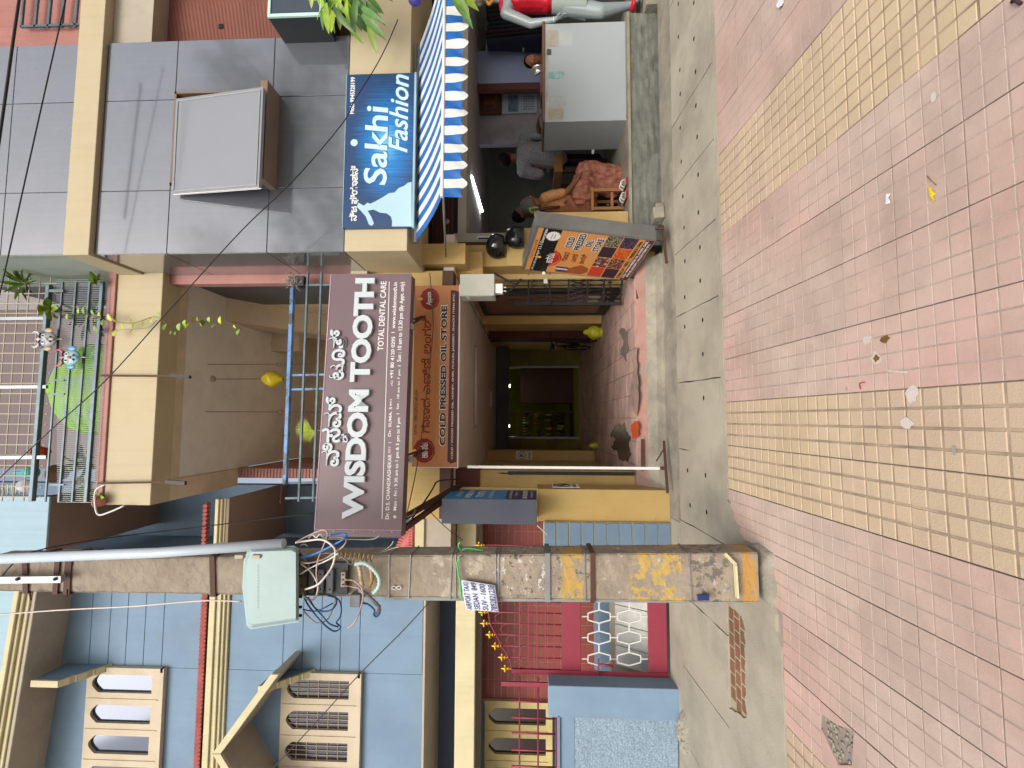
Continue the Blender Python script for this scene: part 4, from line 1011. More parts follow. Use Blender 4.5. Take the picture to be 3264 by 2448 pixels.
sb = n.new('ShaderNodeMath'); sb.operation = 'SUBTRACT'; sb.inputs[1].default_value = .36; l.new(ln.outputs['Value'], sb.inputs[0]); l.new(sb.outputs[0], ad.inputs[2])
l.new(ad.outputs[0], rp.inputs[0]); l.new(rp.outputs[0], n['Principled BSDF'].inputs['Base Color'])
P6.rect(bl[0], tr[0], bl[1], tr[1], -.04, 0).done('board', m, s6)
P6.rect(bl[0] - .004, tr[0] + .004, bl[1] - .02, bl[1] - .001, -.04, .003).done('edge_strip', mat('pale_blue_edge', '#8fb0b8', bump=0), s6)
P6.rect(bl[0] - .004, tr[0] + .004, tr[1] + .001, tr[1] + .006, -.04, .003).done('edge_strip', MATS['pale_blue_edge'], s6)
M_PBL = mat('pale_blue_print', '#b8d2dc', var=.04, bump=0, rough=.4); M_SHD = mat('mid_blue_shadow_print', '#2c5f94', var=0, bump=0)
def sh6(body, b_, t_, **k):
    ptext(body, P6, (b_[0] + 3, b_[1] - 3), (t_[0] + 3, t_[1] - 3), M_SHD, s6, h=.001, **k); ptext(body, P6, b_, t_, M_PBL, s6, h=.0025, **k)
sh6('Sakhi', (1233, 590), (1165, 338), bold=.018, shear=.1)
sh6('Fashion', (1299, 487), (1244, 238), bold=.015, shear=.35)
ptext('Mob: 9945328199', P6, (1129, 363), (1118, 246), M_WPR, s6, bold=.03)
ptext('ನಿಜ ಫ್ಯಾಷನ್', P6, (1141, 704), (1117, 528), M_WPR, s6, bold=.03)
a, b = P6.uv(1129, 455); P6.poly([(a + .035 * math.cos(t * .314), b + .035 * math.sin(t * .314)) for t in range(20)], .0005, .002).done('roundel', M_PBL, s6)
fig = [(1312, 722), (1312, 580), (1300, 583), (1289, 592), (1270, 600), (1258, 614), (1240, 616), (1222, 628), (1197, 642), (1180, 650), (1172, 646), (1160, 656), (1142, 646), (1138, 660), (1150, 672), (1166, 690), (1176, 716), (1186, 720), (1192, 712), (1183, 690), (1172, 672), (1190, 668), (1212, 678), (1232, 680), (1246, 690), (1250, 706), (1249, 722)]
P6.poly([P6.uv(*q) for q in fig], .0006, .0022).done('pale_figure', mat('silhouette_print', '#a5c3ce', var=.05, bump=0), s6)

# ---- handwritten taxi placard on the pole
TLp, TRp, BRp, BLp = W(1485, 1943, 3.105), W(1470, 1848, 3.105), W(1578, 1866, 3.105), W(1590, 1951, 3.105)
P7 = Panel(BLp, BRp - BLp, TLp - BLp)
s7 = thing('taxi_placard', 'white airport taxi placard tied to the concrete pole', 'placard', tuple(BLp))
mb = MB(); 
def pl(u_, v_): 
    p = (BLp.lerp(BRp, u_)).lerp(TLp.lerp(TRp, u_), v_); return p + Vector((0, -.006 * math.sin(u_ * 3.1) * v_, 0))
mb.grid(pl, 8, 8); o = mb.done('sheet', mat('white_placard_card', '#c6ccda', var=.03, bump=.03), s7, fix=False)
md = o.modifiers.new('thick', 'SOLIDIFY'); md.thickness = .003
M_PEN = mat('blue_black_marker', '#2b3560', bump=0)
def T7(body, u0, u1, v0, v1):
    me = textmesh(body, .006, 0)
    xs = [q.co.x for q in me.vertices]; ys = [q.co.y for q in me.vertices]
    for q in me.vertices:
        uu = u0 + (q.co.x - min(xs)) / (max(xs) - min(xs)) * (u1 - u0); q.co.z = v0 + (q.co.y - min(ys)) / (max(ys) - min(ys)) * (v1 - v0); q.co.y = 9; q.co.x = uu
    for q in me.vertices: q.co = pl(q.co.x, q.co.z) + Vector((0, -.004, 0)) - BLp
    me.materials.clear(); me.materials.append(M_PEN); link('lettering', me, s7)
T7('AIRPORT TAXI', .02, .93, .80, .97); T7('SEDAN  849', .04, .97, .56, .73); T7('SUV - 1600', .04, .97, .31, .48); T7('7892821238', .02, .98, .04, .22)
# ---- no-parking notices
def noticeboard(pan, a0, a1, b0, b1, label, txt):
    t = thing('no_parking_notice', label, 'notice', tuple(pan.P(a0, b0)))
    pan.rect(a0, a1, b0, b1, .001, .005).done('plate', M_WPR, t)
    cx, cz, r = (a0 + a1) / 2, b0 + (b1 - b0) * .64, min((a1 - a0) * .42, (b1 - b0) * .3)
    mb = MB().tube([pan.P(cx + r * math.cos(k * .2618), cz + r * math.sin(k * .2618), .006) for k in range(25)], r * .09, 4); mb.done('ring', M_BPR, t)
    MB().bar(pan.P(cx - r * .7, cz + r * .7, .007), pan.P(cx + r * .7, cz - r * .7, .007), r * .12, .002).done('slash', M_BPR, t)
    text('P', pan, cx - r * .35, cx + r * .4, cz - r * .55, cz + r * .55, M_BPR, t, h=.0055, bold=.04)
    text(txt, pan, a0 + (a1 - a0) * .12, a1 - (a1 - a0) * .12, b0 + (b1 - b0) * .10, b0 + (b1 - b0) * .24, M_BPR, t, h=.0055, bold=.03)
# ================================================================ inside the driveway
P8 = Panel((0, 8.995, 0), (1, 0, 0), (0, 0, 1))
xl_ = XWL + .012
noticeboard(P8, xl_, xl_ + .155, ZZ(1697, 8.99, 1465), ZZ(1645, 8.99, 1465), 'small white no-parking notice deep in the driveway on the yellow pilaster', 'NO PARKING')
P9 = Panel((px1 + .007, 4.96, 0), (0, 1, 0), (0, 0, 1))
noticeboard(P9, .03, .30, ZZ(1850, 4.95, 1560), ZZ(1762, 4.95, 1560), 'white no-parking notice on the inner side of the mustard pillar', 'NO PARKING')
tb = thing('ceiling_tube_light', 'unlit white tube light across the driveway ceiling near the street', 'tube light', (.2, 6.5, ZC))
ty = .88 * F / (1700 - 1508)
MB().tube([(XX(1108, ty, 1510), ty, ZC - .035), (XX(1352, ty, 1510), ty, ZC - .035)], .016, 8).done('tube', M_WPR, tb)
MB().box(XX(1365, ty, 1510), XX(1100, ty, 1510), ty + .0, ty + .05, ZC - .022, ZC - .001).done('batten', M_BOXG, tb)
for py in (1102, 1358): MB().box(XX(py, ty, 1510) - .02, XX(py, ty, 1510) + .02, ty - .015, ty + .02, ZC - .05, ZC - .0225).done('holder', M_BOXG, tb)
rod(tb, 'wire', M_WPR, .004, (XX(1100, ty, 1510), ty + .02, ZC - .008), (XX(1050, ty, 1510), ty + .1, ZC - .008), (XX(960, ty, 1500), 6.4, ZC - .008))
ty2 = 9.6
t2 = thing('ceiling_tube_light', 'short unlit white tube light farther back on the driveway ceiling', 'tube light', (.2, ty2, ZC))
MB().tube([(XX(1248, ty2, 1560), ty2, ZC - .03), (XX(1298, ty2, 1560), ty2, ZC - .03)], .018, 8).done('tube', M_WPR, t2)
MB().box(XX(1250, ty2, 1560), XX(1296, ty2, 1560), ty2 - .01, ty2 + .02, ZC - .012, ZC - .001).done('batten', M_BOXG, t2)
cp = [(XWR - .12, 5.9 + i * .55, ZC - .012 - (.01 if i % 2 else 0)) for i in range(9)]
tag(MB().tube(cp, .008, 6).done('conduit', M_BEIGE), 'thin conduit clipped along the driveway ceiling above the black gate', 'conduit')
# black framed side door on the right wall
dr = thing('side_door', 'black iron framed door with brown panel on the right driveway wall', 'door', (XWR - .05, 6.8, ZFL))
y0, y1 = XWR * 0 + 6.15, 7.55; z0, z1 = ZFL + .02, ZC - .10; x = XWR - .03
for a, b, c, d in ((y0, y0 + .09, z0, z1), (y1 - .05, y1, z0, z1), (y0 + .091, y1 - .051, z1 - .07, z1), (y0 + .091, y1 - .051, z0, z0 + .12)):
    MB().box(x - .03, x + .029, a, b, c, d).done('frame', M_BLACK, dr)
MB().box(x - .005, x + .02, y0 + .092, y1 - .052, z0 + .121, z1 - .071).done('panel', mat('brown_door_panel', '#7a5c4c', dirt=.3), dr)
MB().tube([(x - .03, y0 + .5, 1.55), (x - .06, y0 + .5, 1.5), (x - .03, y0 + .5, 1.42)], .008, 6).done('handle', M_BLACK, dr)
MB().box(x - .012, x - .006, y0 + .3, y0 + .8, z0 + .2, z0 + .36).done('letter_plate', M_BEIGE, dr)
# bluish beam and the lit store room at the end
part('cross_beam', MB().box(XWL, XWR, 11.2, 11.5, ZC - .30, ZC - .011), mat('blue_grey_beam', '#5d6470', dirt=.3))
YE = 11.9
ex0, ex1 = XX(1395, YE, 1700), XX(1170, YE, 1700)
ez0, ez1 = ZFL, ZZ(1612, YE, 1300)
part('end_wall', MB().box(XWL + .002, ex0, YE, YE + .1, ZFL, ZC - .02).box(ex1, XWR - .002, YE, YE + .1, ZFL, ZC - .02).box(ex0 + .001, ex1 - .001, YE, YE + .1, ez1, ZC - .02), mat('dim_olive_wall', '#857a3c', dirt=.5))
part('door_frame', MB().bar((ex0, YE - .02, ZFL), (ex0, YE - .02, ez1), .05).bar((ex1, YE - .02, ZFL), (ex1, YE - .02, ez1), .05).bar((ex0, YE - .02, ez1), (ex1, YE - .02, ez1), .05), M_GREY)
part('store_room', MB().box(ex0 - .6, ex1 + .6, 15.0, 15.1, ZFL, ZC).box(ex0 - .7, ex0 - .6, YE + .1, 15.1, ZFL, ZC).box(ex1 + .6, ex1 + .7, YE + .1, 15.1, ZFL, ZC).box(ex0 - .7, ex1 + .7, YE + .1, 15.1, ZFL - .1, ZFL).box(ex0 - .7, ex1 + .7, YE + .1, 15.1, ZC, ZC + .1), mat('olive_green_store_wall', '#85861f', var=.1, dirt=.3))
LMP = mat('lit_tube', '#ffffff', emis='#fff6d8', es=9, bump=0, var=0)
for k, (py, px) in enumerate(((1230, 1624), (1358, 1622))):
    o = MB().box(XX(py, 12.6, px) - .035, XX(py, 12.6, px) + .035, 12.6, 12.64, ZZ(px, 12.6, py) - .02, ZZ(px, 12.6, py) + .02).done('wall_lamp', LMP)
    tag(o, ('small lit lamp at the right in the olive store room behind the driveway', 'small lit lamp at the left in the olive store room behind the driveway')[k], 'lamp')
    ld = bpy.data.lights.new('lamp_light', 'POINT'); lo = bpy.data.objects.new('lamp_light', ld); COL.objects.link(lo); ld.energy = 1.6; ld.color = (1, .93, .62); ld.shadow_soft_size = .04; lo.parent = o; lo.location = (XX(py, 12.6, px), 12.7, ZZ(px, 12.6, py) - .08)
rk = thing('store_rack', 'dark storage rack crowded with bottles in the store room at the driveway end', 'rack', (-.5, 13.5, ZFL))
rx0, rx1 = XX(1400, 13.5, 1700), XX(1312, 13.5, 1700)
for k in range(5): MB().box(rx0, rx1, 13.4, 13.7, ZFL + .25 + k * .33, ZFL + .27 + k * .33).done('shelf', M_DARKW, rk)
for x in (rx0, rx1): MB().box(x - .02, x + .02, 13.4, 13.7, ZFL, ZFL + 1.72).done('upright', M_DARKW, rk)
bc = [mat('bottle_' + n__, c__, rough=.25, bump=0) for n__, c__ in (('amber', '#6e4a16'), ('olive', '#5b5a20'), ('pale', '#8c8a70'), ('brown', '#3c2818'))]
bgm = [MB().lathe((0, 0, 0), [(.0, 0), (.03, 0), (.032, .12), (.012, .17), (.013, .2), (0, .2)], 8).data('bottle', b_) for b_ in bc]
for k in range(4):
    for i in range(9):
        o = link('bottle', random.choice(bgm), None); o.location = (rx0 + .06 + i * (rx1 - rx0 - .1) / 8.5, 13.5 + random.gauss(0, .03), ZFL + .271 + k * .33)
        tag(o, 'bottle standing on the dark rack in the store room at the driveway end', 'bottle', 'bottles on the store room rack')
tag(MB().box(XX(1267, 13.9, 1700), XX(1245, 13.9, 1700), 13.9, 13.93, ZZ(1727, 13.9, 1250), ZZ(1702, 13.9, 1250)).done('framed_notice', M_WPR), 'small framed white notice on the dark wall of the store room', 'notice')
tag(MB().box(ex0 + .9, ex1 + .3, 13.6, 13.8, ZFL, ZFL + 1.5).done('store_cupboard', M_DARKW, bevel=.01), 'dark brown cupboard on the right in the store room at the driveway end', 'cupboard')
def stain(nm, pts, m, label, cat, h=.003):
    q = []
    for (a, b), (c, d) in zip(pts, pts[1:] + pts[:1]):
        for t in (0, .25, .5, .75): q.append((a + (c - a) * t + random.gauss(0, 1.5), b + (d - b) * t + random.gauss(0, 3.5)))
    P_ = [ZH(px, py, ZFL + .002) for px, py in q]; return tag(MB().prism(P_, (0, 0, h)).done(nm, m), label, cat)
stain('wet_patch', [(1957, 1362), (1972, 1350), (1990, 1352), (1996, 1372), (2010, 1390), (2004, 1420), (2014, 1450), (1998, 1470), (1975, 1465), (1966, 1440), (1950, 1425), (1960, 1400), (1946, 1380)], mat('wet_dark_cement', '#4a3c36', rough=.25, var=.1, bump=.1, spec=.5), 'dark wet patch on the left of the driveway floor', 'puddle', .0015)
stain('orange_scrap', [(2014, 1352), (2022, 1345), (2034, 1350), (2038, 1370), (2036, 1392), (2026, 1402), (2016, 1396), (2012, 1375)], mat('orange_paint_spill', '#c2542c', rough=.5, var=.1, bump=.1), 'bright orange paint patch at the driveway threshold left of centre', 'paint patch')
stain('worn_screed', [(2012, 1120), (2020, 1180), (2008, 1240), (2016, 1300), (2030, 1330), (2036, 1260), (2034, 1180), (2030, 1110)], mat('rosy_screed', '#a0877c', var=.2, scale=12, bump=.3, dirt=.6), 'grey worn screed patch along the driveway threshold', 'screed patch', .002)
stain('worn_screed', [(1975, 1050), (1988, 1090), (1978, 1130), (1996, 1150), (2004, 1100), (1996, 1050)], mat('dark_screed', '#6c5f59', var=.2, bump=.3), 'dark irregular screed patch on the right of the driveway floor', 'screed patch', .002)
# yellow bag on the floor
bgp = Vector((XWR - .26, 7.95, ZFL))
mb = MB()
def bag(u, v):
    a = u * 6.283; h = v; r = .13 * math.sin(min(1, h * 1.25) * 2.2 + .5) * (1 + .16 * noise.noise((math.cos(a) * 2, math.sin(a) * 2, h * 4)))
    if v < .02: r = .10
    if v > .98: r = .02
    return bgp + Vector((r * math.cos(a) * .9, r * math.sin(a), .30 * h))
mb.grid(bag, 18, 10); tag(mb.done('plastic_bag', mat('yellow_green_plastic', '#c3c22a', rough=.35, var=.2, scale=12, bump=.4, bscale=20), fix=False), 'crumpled yellow plastic bag on the floor against the right driveway wall', 'bag')
bgp = Vector((XWL + .3, 8.6, ZFL)); mb = MB()
mb.grid(lambda u, v: bgp + (bag(u, v) - bgp) * Vector((1, 1, 1)).length * .28, 14, 8); tag(mb.done('plastic_packet', MATS['yellow_green_plastic'], fix=False), 'little yellow packet on the floor by the left driveway wall', 'packet')
# bicycle-like wheel rack in the dark
bk = thing('parked_bicycle', 'dark bicycle leaning in the gloom on the right side of the driveway', 'bicycle', (XWR - .3, 9.0, ZFL))
for yy in (8.55, 9.45):
    MB().tube([(XWR - .3, yy + .26 * math.cos(t * .3927), ZFL + .27 + .26 * math.sin(t * .3927)) for t in range(17)], .014, 6, cap=False).done('wheel', M_BLACK, bk)
fp = [(XWR - .3, 8.55, ZFL + .27), (XWR - .3, 8.72, ZFL + .72), (XWR - .3, 9.2, ZFL + .68), (XWR - .3, 9.0, ZFL + .27), (XWR - .3, 9.45, ZFL + .27), (XWR - .3, 9.2, ZFL + .68)]
MB().tube(fp, .014, 6).done('frame', M_BLACK, bk); MB().tube([(XWR - .3, 9.0, ZFL + .27), (XWR - .3, 8.72, ZFL + .66)], .014, 6).done('down_tube', M_BLACK, bk)
MB().tube([(XWR - .5, 8.66, ZFL + .82), (XWR - .3, 8.70, ZFL + .80), (XWR - .12, 8.66, ZFL + .82)], .012, 6).done('handlebar', M_BLACK, bk)
MB().ball((XWR - .3, 9.24, ZFL + .75), (.07, .13, .035), 8, 5).done('saddle', M_BLACK, bk)

# ---- black iron gate leaves, both swung open
def gate_leaf(name, label, H0, H1, zb_, zt_, nb_):
    t = thing(name, label, 'gate', tuple(H0)); H0, H1 = Vector(H0), Vector(H1); u_ = (H1 - H0)
    def Q(s, z): return Vector((H0.x + u_.x * s, H0.y + u_.y * s, z))
    hh = zt_ - zb_
    for s in (0, 1): MB().bar(Q(s, zb_), Q(s, zt_ - .12), .035).done('stile', M_BLACK, t)
    for z in (zb_ + .02, zb_ + hh * .16, zb_ + hh * .30, zb_ + hh * .46, zb_ + hh * .62, zb_ + hh * .80): MB().bar(Q(0, z), Q(1, z), .016, .02).done('rail', M_BLACK, t)
    for i in range(1, nb_):
        s = i / nb_; top = zt_ - .10 * abs(s - .5) - .03
        MB().tube([Q(s, zb_), Q(s, top)], .007, 5).tube([Q(s, top), Q(s, top + .07)], [.009, .001], 6).done('bar', M_BLACK, t)
    for z in (zb_ + hh * .23, zb_ + hh * .71):
        for i in range(nb_):
            c = Q((i + .5) / nb_, z); d_ = u_.normalized(); r = u_.length / nb_ * .46
            MB().tube([c + d_ * r * math.cos(k * .5236) + Vector((0, 0, 1)) * (hh * .068) * math.sin(k * .5236) for k in range(13)], .005, 5, cap=False).done('ring', M_BLACK, t)
    for i in range(nb_):
        a, b = Q(i / nb_, zb_ + hh * .31), Q((i + 1) / nb_, zb_ + hh * .45); c, d_ = Q((i + 1) / nb_, zb_ + hh * .31), Q(i / nb_, zb_ + hh * .45)
        MB().bar(a, b, .014, .008).done('scroll', M_BLACK, t); MB().bar(c, d_, .014, .008).done('scroll', M_BLACK, t)
        MB().ball(Q((i + .5) / nb_, zb_ + hh * .115), (.018, .012, .028), 7, 5).done('boss', M_BLACK, t)
    return t
g1 = gate_leaf('iron_gate', 'black iron gate leaf open against the right side behind the standing sign', (W(1970, 830, 5.66)), (W(1960, 968, 5.95)), ZFL + .03, ZZ(1608, 5.7, 900), 9)
MB().box(XX(972, 5.9, 1740), XX(958, 5.9, 1740), 5.9, 5.94, ZZ(1757, 5.9, 960), ZZ(1728, 5.9, 960)).done('lock_box', M_BLACK, g1)
MB().box(XX(905, 5.62, 1740), XX(890, 5.62, 1740), 5.60, 5.61, ZZ(1745, 5.6, 900), ZZ(1733, 5.6, 900)).done('tag', M_WPR, g1)
g2 = gate_leaf('iron_gate', 'black iron gate leaf folded open beside the mustard pillar', (XDL + .05, 5.36, ZFL), (XDL - .06, 6.15, ZFL), ZFL + .03, ZZ(1585, 5.4, 1540), 6)
MB().tube(sweep([(XDL + .05, 5.34, ZZ(1650, 5.34, 1540)), (XDL + .02, 5.5, ZZ(1625, 5.34, 1540)), (XDL - .02, 5.75, ZZ(1575, 5.34, 1540)), (XDL - .05, 6.1, ZZ(1560, 5.34, 1540))], 4), .012, 6).done('top_scroll', M_BLACK, g2)
# white barrier post on its brown foot
wp = thing('white_post', 'thin white pole on a brown angle-iron foot at the left of the driveway', 'post', tuple(W(2110, 1493, 4.86)))
a, b = W(2103, 1493, 4.86), W(1490, 1488, 4.92)
MB().bar(a, b, .026, .018).done('pole', M_WPR, wp)
foot = [W(2118, 1492, 4.86), W(2116, 1405, 4.90), W(2128, 1572, 4.80)]
MB().bar(foot[1], foot[2], .022).done('foot', M_RUST, wp); MB().bar(a, foot[0], .03).done('socket', M_RUST, wp)
MB().bar(W(2092, 1470, 4.9), W(2116, 1432, 4.9), .012).done('brace', M_RUST, wp)
for p, q in (((2052, 1488, 5.02), (2054, 1350, 5.02)), ((2062, 1492, 4.98), (2064, 1395, 4.98))):
    pass
gr_ = tag(MB().bar(W(2047, 1500, 5.2), W(2047, 1400, 5.2), .03, .02).done('threshold_bar', M_RUST), 'brown steel threshold bar lying across the left of the driveway mouth', 'bar')

# ================================================================ the clothes shop on the right
YS = 5.22
ZP = 1.69 - 310 * 5.2 / F                                 # platform top
ZS = 2.50
XS0, XS1 = XP1, 5.75
sp_ = thing('shop_platform', 'worn grey cement platform under the clothes shop', 'platform', (3, YS, .35))
pxr = XX(42, YS, 2050)
def plat(u, v):
    x = XP1 - .10 + (pxr - XP1 + .10) * u; z = .30 + (ZP - .30) * v
    return (x, YS - .012 + .014 * noise.noise((x * 5, z * 18, 2)) + .02 * (1 - v), z)
MB().grid(plat, 90, 14, False).done('front_face', M_DARKC, sp_, fix=False)
MB().box(XP1 - .10, pxr, YS + .012, 8.5, .25, ZP - .035).done('core', M_DARKC, sp_)
def ptop(u, v):
    x = XP1 - .10 + (pxr + .01 - XP1 + .10) * u; y = YS - .035 + .012 * noise.noise((x * 9, 1, 2)) + (8.4 - YS) * v
    return (x, y, ZP + .002 * noise.noise((x * 3, y * 3, 0)))
MB().grid(ptop, 80, 8, False).done('top_slab', M_CONC2, sp_, fix=False)
MB().prism([(XP1 - .10, YS - .03, ZP - .036), (XP1 - .10, YS - .03, ZP - .002), (XP1 - .10, YS + .2, ZP - .002), (XP1 - .10, YS + .2, ZP - .036)], (pxr + .1 - XP1, 0, 0)).done('nosing', M_CONC2, sp_)
# low step on the right carrying the mannequin
tag(MB().box(pxr + .02, 5.9, 5.12, 6.6, .2, ZZ(2060, 5.12, 20)).done('side_step', M_CONC2, bevel=.01), 'lower pinkish step under the mannequin at the right edge', 'step')
# room shell
M_SHOPW = mat('grey_shop_wall', '#77786f', var=.1, dirt=.35, dcol='#55564e', bump=.1)
M_SHOPC = mat('grey_shop_ceiling', '#b9b4b0', var=.05, bump=.03)
part('shop_back_wall', MB().box(XS0 - .1, XS1, 8.4, 8.5, ZP, ZS), M_SHOPW)
part('shop_left_wall', MB().box(XS0 - .12, XS0 - .02, 5.74, 8.4, .3, ZS + .3), M_SHOPW)
part('shop_right_wall', MB().box(XS1, XS1 + .1, 5.3, 8.5, .3, ZS + .3), M_SHOPW)
part('shop_ceiling', MB().box(XS0 - .1, XS1, 5.6, 8.5, ZS, ZS + .1), M_SHOPC)
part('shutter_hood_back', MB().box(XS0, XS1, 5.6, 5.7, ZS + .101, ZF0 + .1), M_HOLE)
part('ceiling_downstand', MB().box(XS0 - .02, 2.95, 8.0, 8.4, ZS - .32, ZS - .002), M_SHOPC)
# rolled shutter above the opening, seen left of the awning
sh = part('shutter', MB().box(XS0 + .05, XS1, 5.58, 5.60, ZZ(1446, 5.56, 700), ZZ(1340, 5.56, 700)), M_DARKW)
zz0, zz1 = ZZ(1446, 5.56, 700), ZZ(1340, 5.56, 700)
for k in range(9):
    a = zz0 + (zz1 - zz0) * k / 9; MB().box(XS0 + .05, XS1, 5.56, 5.58, a + .003, a + (zz1 - zz0) / 9 - .004).done('slat', M_DARKW, sh, bevel=.003, seg=1)
MB().lathe((XX(706, 5.55, 1424), 5.555, ZZ(1424, 5.55, 706)), [(.0, -.012), (.03, -.012), (.035, -.004), (.035, 0)], 14, axis='y').done('lock', M_GREY, sh)
part('white_jamb', MB().box(XX(770, 5.55, 1600), XX(742, 5.55, 1600), 5.55, 5.59, ZP, zz0 - .002), M_BOXG)
part('maroon_jamb', MB().box(XX(782, 5.53, 1600), XX(771, 5.53, 1600), 5.53, 5.60, ZP, ZF0), mat('dark_maroon_paint', '#5c3330'))
pn = facade(5.545); t = tag(pbox(pn, (1561, 764), (1520, 753), .0, .003).done('shop_sticker', M_WPR), 'small blue and white sticker on the white shop jamb', 'sticker')
pbox(pn, (1558, 763), (1524, 758), .0035, .005).done('blue_band', M_NAVY, t)
# low yellow wall by the pillar, its capping block
lwl = thing('low_wall', 'low yellow wall end between driveway and shop, behind the standing sign', 'wall', (2, 5.3, .35))
MB().box(XX(720, 5.26, 1900), XX(674, 5.26, 1900), 5.26, 5.56, .25, ZZ(1703, 5.26, 690)).done('body', M_CREAM2, lwl, bevel=.006, seg=1)
blk = thing('pier_block', 'yellow masonry block on the pier carrying the two black helmets', 'block', (1.9, 5.4, 1.7))
MB().box(XX(850, 5.40, 1650), XX(731, 5.40, 1650), 5.36, 5.418, 1.3, ZZ(1616, 5.4, 800)).done('body', M_CREAM2, blk, bevel=.006, seg=1)
# lit tube in the shop
lt_ = thing('shop_tube_light', 'lit white tube light on the shop ceiling', 'tube light', (3, 6, 2.4))
a, b = W(1503, 562, 6.0), W(1537, 673, 7.15)
MB().tube([a, b], .016, 8).done('tube', mat('lit_white_tube', '#ffffff', emis='#eef6ff', es=14, bump=0, var=0), lt_)
MB().bar(a + Vector((.0, 0, .035)), b + Vector((.0, 0, .035)), .03, .03).done('batten', M_WPR, lt_)
rod(lt_, 'hanging_wire', M_BLACK, .003, a.lerp(b, .8), a.lerp(b, .8) + Vector((-.1, 0, .06)))
# pale door leaf, maroon post, framed picture, calendar
part('pale_partition', MB().box(XX(265, 6.6, 1600), XX(160, 6.6, 1600), 6.6, 6.64, ZP, ZS), mat('pale_blue_laminate', '#8f9cba', rough=.35, var=.05, bump=.02))
part('maroon_post', MB().box(XX(286, 6.58, 1600), XX(266, 6.58, 1600), 6.58, 6.66, ZP, ZS), mat('dark_maroon_paint', '#5c3330'))
part('shop_inner_wall', MB().box(XX(470, 7.0, 1600), XX(286, 6.9, 1600), 6.9, 7.0, ZP, ZS), mat('grey_lilac_wall', '#8b868a', dirt=.5, dcol='#5b4a48'))
PF = facade(6.88)
pf = thing('framed_picture', 'dark brown framed picture on the shop wall above the calendar', 'picture', tuple(W(1570, 330, 6.88)))
pbox(PF, (1597, 366), (1532, 300), 0, .05).done('frame', M_DARKW, pf, bevel=.004, seg=1); pbox(PF, (1590, 355), (1546, 312), .0505, .052).done('picture', mat('sepia_picture', '#5d3a22', var=.5, scale=14, bump=0), pf)
cl = thing('wall_calendar', 'grey wall calendar with a date grid under the brown framed picture', 'calendar', tuple(W(1650, 330, 6.88)))
pbox(PF, (1712, 360), (1601, 302), 0, .006).done('sheet', mat('calendar_paper', '#9ba2ae', var=.1, bump=0), cl); pbox(PF, (1652, 357), (1620, 305), .0065, .008).done('picture_band', mat('calendar_picture', '#5f7086', var=.4, scale=12, bump=0), cl)
for r_ in range(5):
    for k in range(6):
        u0 = PF.uv(1672 + r_ * 7, 350 - k * 8); text(str(1 + r_ * 6 + k), PF, u0[0], u0[0] + .018, u0[1] - .01, u0[1] + .012, M_BPR, cl, h=.007, bold=.05)
# dark hanging garments at the far right
hg = thing('garment_rail', 'steel rail hung with dark garments at the back right of the shop', 'clothes rail', (4.4, 6.3, 2.2))
rod(hg, 'rail', M_GREY, .012, (XX(165, 6.4, 1560), 6.4, 2.35), (5.72, 6.4, 2.35)); rod(hg, 'rail', M_GREY, .012, (XX(165, 6.4, 1668), 6.4, 1.83), (5.72, 6.4, 1.83))
M_DCL = [mat('dark_garment_' + n__, c__, rough=.9, bump=.3, bscale=30) for n__, c__ in (('navy', '#171a2c'), ('black', '#141214'), ('plum', '#251624'), ('green', '#141f1a'))]
xg = XX(160, 6.4, 1600)
for k in range(12):
    x = xg + .04 + k * .062
    mb = MB(); 
    def gar(u, v, x=x, s=k): return (x + .025 * math.sin(u * 6.283) * (1 + .3 * math.sin(v * 9 + s)), 6.35 + .18 * math.cos(u * 6.283) * (.6 + .4 * v), 2.33 - .8 * v + .02 * math.sin(s))
    mb.grid(gar, 10, 8); mb.done('garment', M_DCL[k % 4], hg, fix=False)

# ---- the white counter
M_LAM = mat('white_laminate_counter', '#aab2b4', rough=.33, var=.04, scale=1.5, dirt=.15, dcol='#8f979b', bump=.02)
YC0, YC1 = 5.27, 5.86
cx0, cx1 = XX(386, YC0, 1860), XX(72, YC0, 1860); cz0, cz1 = ZZ(1996, YC0, 300), ZZ(1736, YC0, 250)
ct = thing('shop_counter', 'white laminate shop counter with dark top and peeled stickers', 'counter', (cx0, YC0, ZP))
MB().box(cx0, cx1, YC0, YC1, cz0, cz1).done('body', M_LAM, ct, bevel=.003, seg=1)
MB().box(cx0 - .004, cx1 + .02, YC0 - .02, YC1 + .03, cz1 + .001, cz1 + .026).done('worktop', mat('brown_edge_laminate', '#6b4a38', rough=.4), ct, bevel=.003, seg=1)
MB().box(cx0 + .03, cx1 - .02, YC0 + .03, YC1 - .03, ZP + .002, cz0 - .001).done('plinth', M_BLACK, ct)
MB().box(cx0 + .02, cx0 + .06, YC0 - .012, YC0 + .03, ZP + .002, cz0 - .003).done('red_foot', mat('red_rubber', '#8c2f28'), ct)
PC = facade(YC0)
def patch(py0, py1, px0_, px1_, c, h=.0012, nm='sticker_residue'):
    pts = []; a0, b0 = PC.uv(px1_, py0); a1, b1 = PC.uv(px0_, py1)
    for i in range(16):
        t = i / 16 * 6.283; s = 1 / max(abs(math.cos(t)), abs(math.sin(t))) ** .8
        pts.append(((a0 + a1) / 2 + (a1 - a0) / 2 * math.cos(t) * s * (.93 + .08 * rnd()), (b0 + b1) / 2 + (b1 - b0) / 2 * math.sin(t) * s * (.93 + .08 * rnd())))
    PC.poly(pts, .0003, h).done(nm, c, ct)
M_RS1 = mat('beige_glue_residue', '#9b9384', var=.15, scale=12, bump=.1); M_RS2 = mat('grey_glue_residue', '#9ea09a', var=.15, scale=20, bump=.05); M_RS3 = mat('teal_residue', '#7f9c98', var=.3, scale=25, bump=.05)
